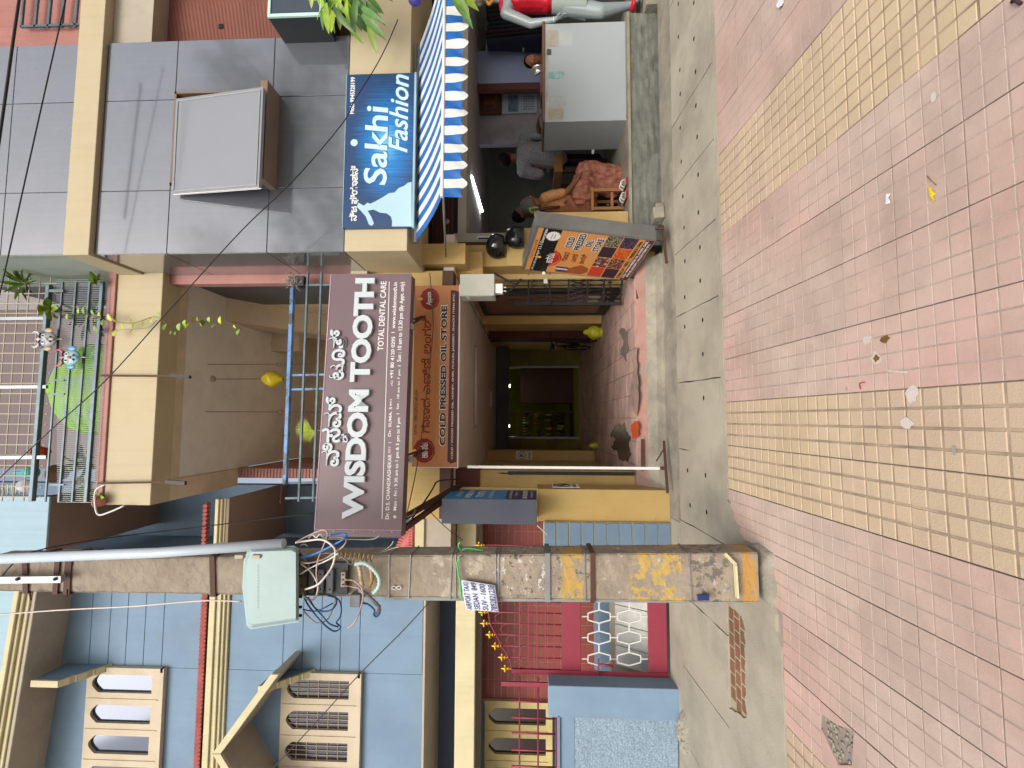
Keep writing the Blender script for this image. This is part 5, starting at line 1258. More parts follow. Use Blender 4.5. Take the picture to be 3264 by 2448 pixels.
M_PEEL = mat('grubby_laminate', '#a3a097', var=.1, scale=8, dirt=.4, bump=.05)
PC.poly([PC.uv(1748, 384), PC.uv(1748, 78), PC.uv(1739, 78), PC.uv(1739, 384)], .0003, .0008).done('grubby_edge', M_PEEL, ct)
patch(150, 95, 1745, 1780, M_RS1); patch(176, 156, 1742, 1758, mat('dark_sticker', '#4b4c48', var=.3, scale=40)); patch(252, 228, 1745, 1800, M_RS3); patch(346, 306, 1742, 1806, M_RS2); patch(382, 346, 1745, 1798, M_RS1); patch(146, 100, 1782, 1826, mat('faint_residue', '#a5aaa8', var=.05), h=.0006)
tri = [PC.P(*PC.uv(1785, 373), .003), PC.P(*PC.uv(1785, 356), .003), PC.P(*PC.uv(1766, 365), .003)]
MB().tube(tri + tri[:1], .0022, 4).done('worn_mark', M_WPR, ct)
# things on the counter
bw = MB().lathe((XX(227, 5.5, 1690), 5.5, cz1 + .12), [(.0, -.05), (.05, -.045), (.085, -.01), (.095, .045), (.09, .047), (.078, -.005), (.045, -.035), (0, -.038)], 20)
R_ = Matrix.Rotation(math.radians(75), 4, 'X')
c_ = Vector((XX(227, 5.5, 1690), 5.5, cz1 + .12)); bw.v = [c_ + (R_ @ (p - c_)) * .62 + Vector((0, 0, -.032)) for p in bw.v]
tag(bw.done('steel_bowl', mat('bright_steel', '#b0b0ac', rough=.18, metal=.9, bump=0, var=.03)), 'shiny round steel bowl propped up on the white counter', 'bowl')
tag(MB().box(XX(322, 5.6, 1720), XX(240, 5.6, 1720), 5.45, 5.75, cz1 + .027, cz1 + .045).done('ledger', mat('maroon_book', '#6f4550'), bevel=.003), 'thin maroon ledger lying on the white counter', 'book')

# ---- awning
aw = thing('striped_awning', 'blue and white striped shop awning with scalloped valance', 'awning', (2, 4.4, 2.6))
M_AWB = mat('awning_blue', '#1d62ab', rough=.55, var=.06, bump=.15, bscale=160); M_AWW = mat('awning_white', '#d9dcd8', rough=.6, var=.04, bump=.15, bscale=160)
ax0 = XX(628, 3.62, 1440); YA0, YA1 = 3.62, 4.52
za0, za1 = ZZ(1409, YA0, 600), ZZ(1328, YA1, 700)
pw_ = 61 * YA0 / F; x = ax0; k = 0
while x < 3.75:
    wd = pw_ * (.55 if k % 2 == 0 and k else .5); wd = pw_ * .5
    m = M_AWB if k % 2 == 0 else M_AWW; xb_ = x + .0
    MB().grid(lambda u, v: (x + wd * u, YA0 + (YA1 - YA0) * v, za0 + (za1 - za0) * v - .02 * math.sin(v * 3.14)), 1, 8, True).done('canopy_stripe', m, aw, fix=False)
    if k % 2 == 0: scal = lambda u: -.02 * math.sin(u * 3.14159)
    else: scal = lambda u: .035 * math.sin(u * 3.14159)
    def val(u, v, x=x, wd=wd, s=scal): 
        h = .165 + s(u); return (x + wd * u, YA0 - .004 - .012 * math.sin((x + wd * u) * 17) * v - .008 * math.sin((x + wd * u) * 41 + v * 5) * v, za0 - h * v)
    MB().grid(val, 6, 8, True).done('valance_scallop', m, aw, fix=False)
    x += wd; k += 1
MB().tube([(ax0, YA0, za0), (3.75, YA0, za0)], .014, 8).done('front_bar', M_WPR, aw)
MB().tube([(ax0 + .01, YA0, za0 - .01), (ax0 + .01, YA1 + .5, za1 - .2)], .010, 6).done('arm', M_GREY, aw)
MB().tube([(ax0 - .02, YA1 + .02, za1 + .01), (3.75, YA1 + .02, za1 + .01)], .03, 8).done('roller', M_GREY, aw)
bp_ = W(1345, 815, 5.38)
for q0, q1, r in (((1293, 800), (1330, 812), .012), ((1330, 812), (1390, 800), .012), ((1330, 812), (1392, 824), .012), ((1310, 832), (1395, 838), .010), ((1340, 745), (1335, 812), .012)):
    MB().tube([W(*q0, 5.2), W(*q1, 5.3)], r, 6).done('crank_link', M_GREY, aw)
MB().box(bp_.x - .06, bp_.x + .08, 5.36, 5.415, bp_.z - .12, bp_.z + .05).done('bracket', M_GREY, aw, bevel=.004)
MB().lathe(tuple(W(1345, 750, 5.3)), [(0, -.03), (.04, -.03), (.045, 0), (.03, .03), (0, .03)], 12, axis='y').done('gear', M_GREY, aw)
part('soffit_panel', MB().box(XX(200, 4.9, 1330), XX(60, 4.9, 1330), 4.75, 5.4, ZF0 - .25, ZF0 - .22), M_CEIL)
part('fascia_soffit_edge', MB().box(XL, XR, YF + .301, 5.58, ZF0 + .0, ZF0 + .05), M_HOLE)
# ================================================================ upper balcony: grille, tank, masks, pots
YU = 5.02
ug = thing('balcony_grille', 'grey-blue steel grille closing the upper balcony above the cream beam', 'grille', (-.3, YU, ZA1))
def S4(x, y): return .2411 * x, 850 + .2411 * y                # readings off two enlargements
def S5(x, y): return .2411 * x, 1250 + .2411 * y
M_SG = mat('grey_steel_rod', '#6d7478', rough=.45, metal=.3, var=.15, bump=0)
def along(pa, pb, Y=YU): return W(*pa, Y), W(*pb, Y)
a, b = along(S4(655, 240), S5(425, 1440)); MB().bar(a, b, .05, .045).done('top_rail', M_STEELB, ug, bevel=.004, seg=1)
for xa, xb, th_ in ((830, 600, .016), (1010, 780, .018), (1190, 955, .018), (1360, 1140, .034)):
    a, b = along(S4(xa, 200), S5(xb, 1450)); MB().bar(a, b, th_).done('rail', M_STEELB, ug)
z0a, z1a = ZZ(205 * 1.0, YU, 1250), ZZ(330, YU, 1250)
mb = MB(); xl0, xr0 = XX(1602, YU, 300), XX(880, YU, 300)
n_ = int((xr0 - xl0) / .0205)
for i in range(n_):
    x = xl0 + i * .0205
    mb.bar((x, YU + .012, ZA1 + .05), (x, YU + .012, ZZ(178, YU, 1335 - x * F / YU)), .0055)
mb.done('thin_bars', M_SG, ug, kind='stuff')
for py in (1015, 1233, 1457): MB().bar(W(150, py, YU), W(-60, py + 2, YU), .035, .03).done('post', M_GREY, ug)
for py in (928, 1212, 1256, 1545): MB().bar(W(160, py, YU - .01), W(205, py, YU - .01), .03 if py < 1000 else .016).done('spacer', M_STEELB, ug)
x = xl0 + .05; k = 0
while x < xr0:
    MB().bar((x, YU + .02, ZZ(150, YU, 1250)), (x, YU + .02, ZZ(-60, YU, 1250)), .010).done('mesh_bar', M_BEIGE, ug); x += .112
for k in range(6): 
    z = ZZ(128 - 34 * k, YU, 1250); MB().bar((xl0, YU + .025, z), (xr0, YU + .025, z), .009).done('mesh_bar', M_BEIGE, ug)
part('upper_back_wall', MB().box(XBL + .1, XBR + .3, 7.6, 7.7, ZA1, ZA1 + 9), mat('mauve_brown_wall', '#6f6263', var=.05, bump=.1))
part('upper_floor', MB().box(XBL + .08, XBR, YB + .02, 7.6, ZA1 - .05, ZA1 + .02), M_DARKC)
part('upper_right_wall', MB().box(XBR + .2, XBR + .3, 5.6, 7.7, ZA1, ZA1 + 9), M_CEIL)
tk = thing('green_tank', 'big lime green plastic water tank behind the upper balcony grille', 'tank', (.5, 5.6, ZA1))
tc_ = W(250, 1238, 5.65); tw2 = (XX(1092, 5.65, 250) - XX(1385, 5.65, 250)) / 2; 
M_LIME = mat('lime_plastic', '#7fb23c', rough=.5, var=.08, bump=.1, dirt=.15)
def tank(u, v):
    a = u * 6.283; zt_ = ZZ(158, 5.65, 1238); z = ZA1 + .02 + (zt_ - ZA1 - .02) * v
    r = tw2 * (1 - max(0, (v - .55) / .45) ** 2.6 * .75) * (1 + .012 * math.sin(v * 60)) if v < .999 else 0
    return (tc_.x + r * math.cos(a), 5.75 + .4 * (r / tw2) * math.sin(a), z)
MB().grid(tank, 40, 50).done('shell', M_LIME, tk, fix=False)
MB().lathe((tc_.x, 5.75, ZZ(158, 5.65, 1238) - .01), [(.12, 0), (.12, .04), (0, .05)], 16).done('lid', M_LIME, tk)
# guardian masks hung on the grille
def mask(px, py, label, c1, c2, c3, s=1.0):
    o = W(px, py, YU - .06); t = thing('guardian_mask', label, 'mask', tuple(o))
    m1 = mat('mask_paint_' + c1[1:], c1, rough=.35, bump=0, var=.1); m2 = mat('mask_paint_' + c2[1:], c2, rough=.35, bump=0, var=0); m3 = mat('mask_paint_' + c3[1:], c3, rough=.35, bump=0, var=0); wh = M_WPR
    V_ = lambda x, z, y=0: o + Vector((x * s, -y * s, z * s))
    MB().ball(o, (.085 * s, .03 * s, .105 * s), 16, 9).done('face', m1, t)
    for q in (-1, 1):
        MB().tube(sweep([V_(q * .035, .08), V_(q * .075, .11), V_(q * .085, .16), V_(q * .06, .185)], 4), [.018 * s, .018 * s, .017 * s, .016 * s, .015 * s, .013 * s, .012 * s, .01 * s, .008 * s, .006 * s, .004 * s, .003 * s, .001], 7).done('horn', m2, t)
        MB().ball(V_(q * .036, .022, .022), (.024 * s, .014 * s, .026 * s), 10, 6).done('eye', wh, t); MB().ball(V_(q * .034, .022, .036), .010 * s, 7, 5).done('pupil', M_BPR, t)
        MB().ball(V_(q * .100, -.01, -.0), (.03 * s, .012 * s, .05 * s), 9, 6).done('ear', m3, t)
        MB().tube(sweep([V_(q * .01, .055, .028), V_(q * .035, .072, .028), V_(q * .07, .06, .02)], 3), .007 * s, 5).done('brow', M_BPR, t)
    MB().ball(V_(0, -.012, .03), (.016 * s, .018 * s, .026 * s), 8, 6).done('nose', m2, t)
    MB().ball(V_(0, -.052, .022), (.038 * s, .014 * s, .018 * s), 10, 6).done('mouth', M_BPR, t)
    MB().ball(V_(0, -.072, .034), (.018 * s, .008 * s, .034 * s), 8, 6).done('tongue', m3, t)
    MB().ball(V_(0, .085, .01), (.022 * s, .015 * s, .034 * s), 8, 6).done('crest', m2, t)
    MB().tube(sweep([V_(0, -.1), V_(.005, -.14), V_(0, -.165)], 3), .004, 5).done('tassel', M_WPR, t)
mask(152, 1082, 'silvery horned guardian mask hung at the rail of the upper balcony', '#8d8f99', '#b9b6c0', '#a58f70')
mask(226, 1140, 'pale blue and pink guardian mask hung over the green tank', '#8fb0b4', '#b5616f', '#5f95bd')
# pots and odds and ends standing inside the grille
def leaf_mesh(name, m, L=.1, Wd=.03, bend=.25, n=5):
    mb = MB()
    for i in range(n + 1):
        t = i / n; w_ = Wd * math.sin(math.pi * min(1, t * .9 + .08)) ** .8 * (1 if t < .95 else .3); z = -bend * L * t * t
        mb.v += [Vector((-w_ / 2, L * t, z + w_ * .15)), Vector((0, L * t, z)), Vector((w_ / 2, L * t, z + w_ * .15))]
    for i in range(n):
        k = i * 3
        for q in (0, 1): mb.f.append([k + q, k + q + 1, k + q + 4, k + q + 3]); mb.sm.append(True)
    return mb.data(name, m, fix=False)
def leafmat(name, c, c2=None):
    m = mat(name, c, rough=.42, var=.25, scale=12, rand=.28, bump=.05, spec=.4)
    m.node_tree.nodes['Principled BSDF'].inputs['Subsurface Weight'].default_value = 0
    return m
M_LF = leafmat('fresh_green_leaf', '#7c9c34'); M_LFD = leafmat('dark_green_leaf', '#527035'); M_LFY = leafmat('yellow_green_leaf', '#a3a83a'); M_STEM = mat('brown_stem', '#6a5a38', bump=.1)
def place(me, parent, p, d, upn=None, sc=1, name='leaf'):
    d = Vector(d).normalized(); upn = Vector(upn) if upn else Vector((0, 0, 1)); x = d.cross(upn)
    if x.length < .05: x = Vector((1, 0, 0))
    x.normalize(); z = x.cross(d); mt = Matrix((x * sc, d * sc, z * sc)).transposed().to_4x4(); mt.translation = Vector(p) - org(parent)
    o = link(name, me, parent); o.matrix_local = mt; return o
L1 = leaf_mesh('small_leaf', M_LF, .075, .055); L2 = leaf_mesh('yellow_leaf', M_LFY, .075, .05); L3 = leaf_mesh('long_leaf', M_LF, .19, .04, .3, 7); L4 = leaf_mesh('long_dark_leaf', M_LFD, .17, .034, .3, 7)
def vine(label, pts, dens, r=.003, lf=(L1, L2)):
    t = thing('hanging_vine', label, 'vine', tuple(pts[0])); s = sweep(pts, 6)
    MB().tube(s, r, 5).done('stem', M_STEM, t)
    for i in range(0, len(s) - 1, max(1, int(1 / dens))):
        if rnd() < .25: continue
        side = 1 if rnd() < .5 else -1
        place(random.choice(lf), t, s[i], (side * (.4 + rnd()), -.5 - rnd() * .5, -.4 + rnd() * .8), (random.gauss(0, .4), -1, .3), .6 + rnd() * .6)
    return t
vine('thin leafy vine hanging from the upper balcony over the cream beam', [W(205, 1000, 5.0), W(300, 1003, 4.97), W(330, 1018, 4.96), W(420, 1030, 4.95), W(500, 1010, 4.95), W(560, 1055, 4.95), W(620, 1025, 4.95), W(690, 1032, 4.95), W(772, 1052, 4.95)], .9)
vine('sparse dry vine just left of the leafy vine on the cream beam', [W(310, 1060, 4.98), W(400, 1050, 4.97), W(470, 1045, 4.96), W(500, 1020, 4.96)], .25, .002)
def bush(name, label, c, n, spread, lf, cat='plant', sc=1.0, down=0.0):
    t = thing(name, label, cat, tuple(c)); c = Vector(c)
    for i in range(3): MB().tube([c, c + Vector((random.gauss(0, .03), random.gauss(0, .02), spread * .6))], .004, 5).done('stem', M_STEM, t)
    for i in range(n):
        d = Vector((random.gauss(0, 1), random.gauss(0, .6) - .3, random.gauss(.2 - down, .7))).normalized()
        place(random.choice(lf), t, c + d * spread * rnd() * .5 + Vector((0, 0, spread * .3)), d, None, sc * (.6 + rnd() * .7))
    return t
bush('potted_plant', 'yellow-green broad leaved plant at the upper right corner of the balcony grille', W(95, 905, 5.0), 26, .16, (L3, L4), sc=.8)
bush('potted_plant', 'leafy plant poking through the grille above the hanging vine', W(170, 985, 5.0), 16, .12, (L1, L2), sc=1.3)
bush('potted_plant', 'small green sprig at the right end of the rose coping', W(318, 890, 4.98), 12, .06, (L1,), sc=.9)
bush('potted_plant', 'dull straggly plant in a pot at the left of the green tank', W(300, 1480, 5.3), 30, .28, (L1, L4), sc=1.1)
bush('potted_plant', 'dry creeping plant behind the left end of the balcony grille', W(300, 1560, 5.3), 24, .22, (L1, L2), sc=1.0)
bush('potted_plant', 'dim plant in the shade right of the green tank', W(320, 1000, 5.5), 34, .30, (L1, L4), sc=1.3)
def pot(label, px, py, r, h, c, Y=5.25, cat='pot', nm='plant_pot'):
    o = W(px, py, Y); t = MB().lathe(tuple(o), [(0, 0), (r * .7, 0), (r, h), (r * 1.12, h), (r * 1.12, h * 1.12), (r * .9, h * 1.12), (r * .85, h * .9), (0, h * .9)], 16).done(nm, mat('pot_' + c[1:], c, rough=.5, var=.1, bump=.05)); return tag(t, label, cat)
pot('red plastic pot at the rail left of the green tank', 152, 1440, .065, .12, '#b23c2c')
pot('round terracotta pot low behind the grille at the left', 205, 1510, .09, .12, '#8c6a58')
pot('rose painted pot at the left end of the coping', 332, 1600, .055, .075, '#b57468', Y=5.0)
bush('potted_plant', 'little green succulent in the rose pot at the coping end', W(322, 1585, 5.0), 14, .05, (L1,), sc=.7)
bt_ = MB().lathe(tuple(W(112, 1507, 5.15)), [(0, 0), (.06, 0), (.065, .08), (.04, .12), (.02, .16), (.012, .24), (.014, .26), (0, .26)], 14).done('plastic_bottle', mat('turquoise_plastic', '#4fb8b4', rough=.25, var=.05, bump=0)); tag(bt_, 'turquoise plastic bottle standing on the balcony rail', 'bottle')
bt_ = MB().ball(W(80, 1548, 5.15), (.07, .05, .10), 12, 8).done('white_bundle', mat('white_cloth', '#b9b6bd', var=.1, bump=.3)); tag(bt_, 'white cloth bundle beside the turquoise bottle on the balcony', 'bundle')
tag(MB().tube(sweep([W(335, 1545, 4.97), W(306, 1562, 4.95), W(302, 1600, 4.95), W(312, 1640, 4.95), W(350, 1632, 4.96), W(395, 1612, 4.98)], 5), .009, 7).done('white_cable', M_WPR), 'white cable looped round the left end of the cream beam', 'cable')
# awning-like pale slats behind the left end
sl_ = thing('lattice_screen', 'blue-white lattice screen behind the left end of the upper balcony', 'screen', tuple(W(60, 1600, 5.8)))
for k in range(7): MB().bar(W(-20, 1560 + k * 12, 5.8), W(105, 1545 + k * 12, 5.8), .012, .01).done('slat', M_WPR, sl_)
for k in range(9): MB().bar(W(0 + k * 13, 1545, 5.78), W(0 + k * 13, 1640, 5.78), .012, .01).done('slat', M_WPR, sl_)

# ---- first floor balcony railing with what hangs behind it
br_ = thing('balcony_railing', 'blue painted tube railing of the first floor balcony above the mauve board', 'railing', (0, YB, zf))
def SR(x, y): return 820 + .4823 * x, 850 + .4823 * y
YRl = 5.0
for (a, b, th_, m) in (((235, 140), (185, 1440), .05, M_STEELB2), ((335, 40), (275, 1552), .028, M_STEELB), ((425, 40), (370, 1552), .028, M_STEELB)):
    MB().bar(W(*SR(*a), YRl), W(*SR(*b), YRl), th_, th_ * .8).done('rail', m, br_, bevel=.003, seg=1)
for y in (125, 718, 812, 1430, 1530):
    x = 240 - (y - 140) * .0385
    MB().bar(W(*SR(x, y), YRl + .004), W(*SR(x + 300, y - 6), YRl + .004), .022, .018).done('upright', M_STEELB2 if 600 < y < 900 else M_STEELB, br_)
MB().bar(W(900, 1545, 4.96), W(893, 1600, 4.7), .03, .012).done('end_bracket', M_RUST, br_)
for py, lab in ((1161, 'right swing chain and hook hanging from the balcony ceiling'), (1313, 'left swing chain and hook hanging from the balcony ceiling')):
    Yh = 5.9; h0 = W(886, py, Yh); t = thing('swing_hook', lab, 'hook', tuple(h0))
    MB().tube([h0 + Vector((.022 * math.cos(a * .5236), 0, .03 * math.sin(a * .5236) - .02)) for a in range(13)], .005, 5, cap=False).done('ring', M_RUST, t)
    MB().tube([h0 + Vector((0, 0, .01)), Vector((h0.x, h0.y, ZA0 + .03))], .004, 5).done('rod', M_RUST, t)
    for k in range(14): 
        c = h0 - Vector((0, 0, .07 + k * .034)); d_ = Vector((1, 0, 0)) if k % 2 else Vector((0, 1, 0))
        MB().tube([c + d_ * .009 * math.cos(a * .785) + Vector((0, 0, .022 * math.sin(a * .785))) for a in range(9)], .003, 4, cap=False).done('chain_link', M_RUST, t)
Yb = 6.0; bc_ = W(868, 1208, Yb); t = thing('wrapped_lamp', 'yellow plastic-wrapped lamp hanging from the balcony ceiling', 'lamp', tuple(bc_))
def wrap(u, v):
    a = u * 6.283; r = .10 * (math.sin(v * 2.6 + .35)) * (1 + .10 * noise.noise((math.cos(a) * 2, math.sin(a) * 2, v * 5))); 
    return bc_ + Vector((r * math.cos(a), r * math.sin(a), .13 - .27 * v))
MB().grid(wrap, 20, 12).done('plastic_wrap', mat('yellow_film', '#b9a51e', rough=.3, var=.25, scale=14, bump=.5, bscale=25), t, fix=False)
MB().tube([bc_ + Vector((0, 0, .12)), Vector((bc_.x, bc_.y, ZA0 + .03))], .004, 5).done('cord', M_RUST, t)
MB().lathe((bc_.x, bc_.y, ZA0 + .0), [(0, 0), (.035, 0), (.045, .028)], 14).done('ceiling_rose', M_BEIGE, t)
pl_ = thing('palm_frond', 'bright yellow-green palm frond behind the balcony railing', 'plant', tuple(W(1005, 1372, 5.2)))
o_ = W(1010, 1372, 5.2); ML = leaf_mesh('frond_leaflet', leafmat('palm_green', '#a0b21c'), .17, .008, .15)
for k in range(22):
    a = -1.25 + 2.5 * k / 21; place(ML, pl_, o_ + Vector((0, 0, .05 * k / 21)), (math.sin(a), -.2, math.cos(a) + .25), (0, -1, 0), .8 + .5 * math.cos(a))
MB().tube([o_ - Vector((0, 0, .3)), o_ + Vector((0, 0, .14))], .004, 5).done('rib', M_LFY, pl_)
ns = MB(); c_ = W(935, 897, 4.98)
for k in range(70):
    p = c_ + Vector((random.gauss(0, .03), random.gauss(0, .02), random.gauss(0, .035))); d_ = Vector((random.gauss(0, 1), random.gauss(0, 1), random.gauss(0, 1))).normalized() * .035
    ns.tube([p - d_, p + d_ * .3 + Vector((.01, 0, .01)), p + d_], .0035, 4)
tag(ns.done('twig_nest', mat('grey_twigs', '#8f8b80', var=.3, scale=30), kind='stuff'), 'grey ragged nest of twigs on the right end of the balcony railing', 'nest')
tag(MB().box(c_.x - .05, c_.x + .06, 4.97, 5.08, c_.z - .12, c_.z - .045).done('junction_block', M_BLACK, bevel=.006), 'small dark box under the twig nest on the railing', 'box')
for (p0, p1, lab) in (((322, 1197), (606, 1199), 'brown flat iron running down the middle of the cream beam'), ((312, 1540), (592, 1537), 'brown flat iron running down the left of the cream beam')):
    t = thing('hanging_iron', lab, 'bracket', tuple(W(*p0, 4.98)))
    MB().bar(W(*p0, 5.02), W(p1[0] - 60, p1[1], 5.02), .02, .010).done('strap', M_RUST, t); MB().bar(W(p1[0] - 62, p1[1] - 2, 5.0), W(p1[0], p1[1] + 3, 4.95), .035, .03).done('grip', M_BLACK, t)

# ================================================================ concrete pole
YPo = 3.14
DP = .21
W0 = W
def W(px, py, Y): return W0(px, py, Y + DP)
YPo_ = YPo - DP
pa_, pb_ = W(-70, 1833, YPo_), W(2418, 1842, YPo_)
pole = thing('utility_pole', 'square tapering concrete utility pole with peeling paint and tangled cables', 'utility pole', (pb_.x, YPo, pb_.z))
M_POLE = mat('rough_pole_concrete', '#9a8d7c', var=.14, scale=7, dirt=.4, dcol='#5d5449', dscale=5, bump=1.0, bscale=28)
n = M_POLE.node_tree.nodes; l = M_POLE.node_tree.links; bs = n['Principled BSDF']; src = bs.inputs['Base Color'].links[0].from_socket
g = n.new('ShaderNodeNewGeometry'); spx = n.new('ShaderNodeSeparateXYZ'); l.new(g.outputs['Position'], spx.inputs[0])
def zband(p0, p1, col, thr, sc=14, soft=.02):
    global src
    z1_, z0_ = ZZ(p0, YPo_, 1840), ZZ(p1, YPo_, 1840)
    t = n.new('ShaderNodeTexNoise'); t.inputs['Scale'].default_value = sc; t.inputs['Detail'].default_value = 9; t.inputs['Roughness'].default_value = .7; l.new(g.outputs['Position'], t.inputs[0])
    m1 = n.new('ShaderNodeMapRange'); m1.inputs[1].default_value = thr; m1.inputs[2].default_value = thr + soft; l.new(t.outputs[0], m1.inputs[0])
    a_ = n.new('ShaderNodeMapRange'); a_.inputs[1].default_value = z0_ - .01; a_.inputs[2].default_value = z0_ + .01; l.new(spx.outputs[2], a_.inputs[0])
    b_ = n.new('ShaderNodeMapRange'); b_.inputs[1].default_value = z1_ - .01; b_.inputs[2].default_value = z1_ + .01; b_.inputs[3].default_value = 1; b_.inputs[4].default_value = 0; l.new(spx.outputs[2], b_.inputs[0])
    q1 = n.new('ShaderNodeMath'); q1.operation = 'MULTIPLY'; l.new(a_.outputs[0], q1.inputs[0]); l.new(b_.outputs[0], q1.inputs[1])
    q2 = n.new('ShaderNodeMath'); q2.operation = 'MULTIPLY'; l.new(q1.outputs[0], q2.inputs[0]); l.new(m1.outputs[0], q2.inputs[1])
    mx = n.new('ShaderNodeMix'); mx.data_type = 'RGBA'; l.new(q2.outputs[0], mx.inputs[0]); l.new(src, mx.inputs[6]); mx.inputs[7].default_value = (*lin(col), 1); src = mx.outputs[2]
zband(1540, 1900, '#55504a', .57, 22); zband(1560, 1790, '#b8b4ac', .60, 18); zband(1790, 1860, '#a98a4c', .48, 7); zband(2010, 2190, '#ab9050', .51, 6); zband(2195, 2325, '#655e56', .52, 15)
zband(2195, 2325, '#a29a9c', .58, 20); zband(2368, 2412, '#a98246', .42, 10); zband(1900, 2190, '#b3a99a', .60, 16); zband(1380, 1560, '#a39888', .52, 8)
l.new(src, bs.inputs['Base Color'])
ht, hb_ = .104, .153
def pg(side):
    mb = MB(); nz_ = 110; nn2 = 14
    def fn(u, v):
        c = pb_.lerp(pa_, v); h = hb_ + (ht - hb_) * v; r = .012
        P_ = {0: (-h + 2 * h * u, 0), 1: (h, .22 * u), 2: (h - 2 * h * u, .22), 3: (-h, .22 - .22 * u)}[side]
        q = Vector((c.x + P_[0], c.y + P_[1], c.z)); d = noise.noise(q * 14) * .0035 + noise.noise(q * 45) * .002
        ch = .010 if (u < .001 or u > .999) else 0
        nrm = [(0, -1), (1, 0), (0, 1), (-1, 0)][side]
        return q + Vector((nrm[0] * (d - ch * .6), nrm[1] * (d - ch * .6), 0))
    mb.grid(fn, nn2, nz_ * 2); return mb
mb = MB()
for s in range(4): q = pg(s); mb.add(q.v, q.f, True)
mb.done('shaft', M_POLE, pole, fix=True)
def band(px, hgt, m, tilt=0.0, r=.008):
    c = pb_.lerp(pa_, (2418 - px) / 2488); h = hb_ + (ht - hb_) * (2418 - px) / 2488 + r
    pts = [(-h, -r, -tilt), (h, -r, tilt), (h, .22 + r, tilt), (-h, .22 + r, -tilt)]
    mb = MB()
    for (a, b) in zip(pts, pts[1:] + pts[:1]):
        mb.bar(Vector((c.x, c.y, c.z)) + Vector(a), Vector((c.x, c.y, c.z)) + Vector(b), .006, hgt)
    return mb.done('band', m, pole)
band(95, .035, M_RUST, .012); band(200, .035, M_RUST); band(238, .045, M_RUST); band(718, .035, M_RUST, .01); band(1780, .032, M_GREY); band(1918, .028, M_RUST)
for px, t_ in ((1285, .003), (1350, -.004), (1495, .003), (1620, .004), (1628, -.002), (1895, .004), (2215, .006), (1480, -.004)): band(px, .006, M_GREY, t_, .004)
sb_ = W(215, 1840, 2.86); MB().bar(W(-60, 1848, 2.86), W(200, 1845, 2.86), .042, .03).done('steel_channel', M_GREY, pole)
for px in (55, 175): MB().ball(W(px, 1846, 2.84), .012, 8, 5).done('bolt', M_RUST, pole)
MB().tube([W(95, 1890, 2.9), W(98, 1912, 2.85)], .006, 6).done('bolt', M_RUST, pole); MB().tube([W(215, 1880, 2.9), W(213, 1900, 2.85)], .006, 6).done('bolt', M_RUST, pole)
MB().bar(W(1225, 1903, 2.96), W(2402, 1914, 2.96), .030, .025).done('side_conduit', mat('grey_pvc', '#7d8688', rough=.5, var=.1, dirt=.3), pole)
MB().bar(W(2310, 1764, 2.92), W(2345, 1800, 2.90), .03, .012).done('white_strap', M_BCREAM, pole); MB().bar(W(2343, 1800, 2.90), W(2350, 1905, 2.90), .034, .012).done('white_strap', M_BCREAM, pole)
MB().box(XX(1912, 2.9, 2300), XX(1895, 2.9, 2300), 3.095, 3.11, ZZ(2258, 2.9, 1900), ZZ(2222, 2.9, 1900)).done('blue_sleeve', M_NAVY, pole)
cl_ = MB()
def collar(u, v):
    a = u * 6.283; r = .19 + .02 * noise.noise((math.cos(a) * 2, math.sin(a) * 2, 0)) - .035 * v - (.12 if v > .95 else 0); s = 1 / max(abs(math.cos(a)), abs(math.sin(a))) ** .7
    x = pb_.x + r * math.cos(a) * s; y = YPo + .11 + (r * .85) * math.sin(a) * s; return (x, y, SL * y - .02 + .06 * v)
cl_.grid(collar, 40, 6).done('cement_collar', M_CONC2, pole, fix=False)
# painted number marks near the middle of the pole
for k, (px, py) in enumerate(((1256, 1874), (1272, 1873))):
    c = W(px, py, YPo_ - .012); MB().tube([c + Vector((.010 * math.cos(a * .5236), 0, .014 * math.sin(a * .5236))) for a in range(13)], .0035, 4, cap=False).done('painted_ring', M_WPR, pole)
# thick white pipe rising beside the pole
tag(MB().tube([W(-60, 1784, 2.80), W(500, 1762, 2.78), W(905, 1733, 2.74)], .031, 12).done('pvc_pipe', mat('pale_blue_pvc', '#b4bfc9', rough=.35, var=.04)), 'thick pale pipe rising from the junction box beside the pole', 'pipe')
# junction box
jb = thing('junction_box', 'pale turquoise plastic junction box strapped to the concrete pole', 'junction box', tuple(W(870, 1870, 2.7)))
M_JB = mat('pale_turquoise_plastic', '#9fb7b6', rough=.4, var=.04, dirt=.15, bump=.03); M_JB2 = mat('dirty_turquoise_plastic', '#84907e', rough=.5, var=.15, dirt=.4)
def boxprof(Y, ins, zlo): 
    pts = [(797, 1750), (781, 1790), (777, 1872), (790, 1990), (800, 2000), (948, 1978), (948, 1752), (935, 1745)]
    cx, cy = 865, 1870
    return [W(cx + (px - cx) * (1 - ins), cy + (py - cy) * (1 - ins), Y) for px, py in pts]
def loft(nm, m, secs):
    mb = MB(); k = len(secs[0]); vs = [p for s in secs for p in s]
    fs = [(i * k + j, i * k + (j + 1) % k, (i + 1) * k + (j + 1) % k, (i + 1) * k + j) for i in range(len(secs) - 1) for j in range(k)]
    fs += [list(range(k)), list(reversed(range((len(secs) - 1) * k, len(secs) * k)))]
    mb.add(vs, fs); return mb.done(nm, m, jb, bevel=.006, seg=2)
loft('case', M_JB2, [boxprof(2.86, 0, 0), boxprof(2.775, -.0, 0)]); loft('rim', M_JB, [boxprof(2.774, -.02, 0), boxprof(2.755, -.02, 0)]); loft('lid', M_JB, [boxprof(2.754, .0, 0), boxprof(2.72, .02, 0), boxprof(2.70, .10, 0)])
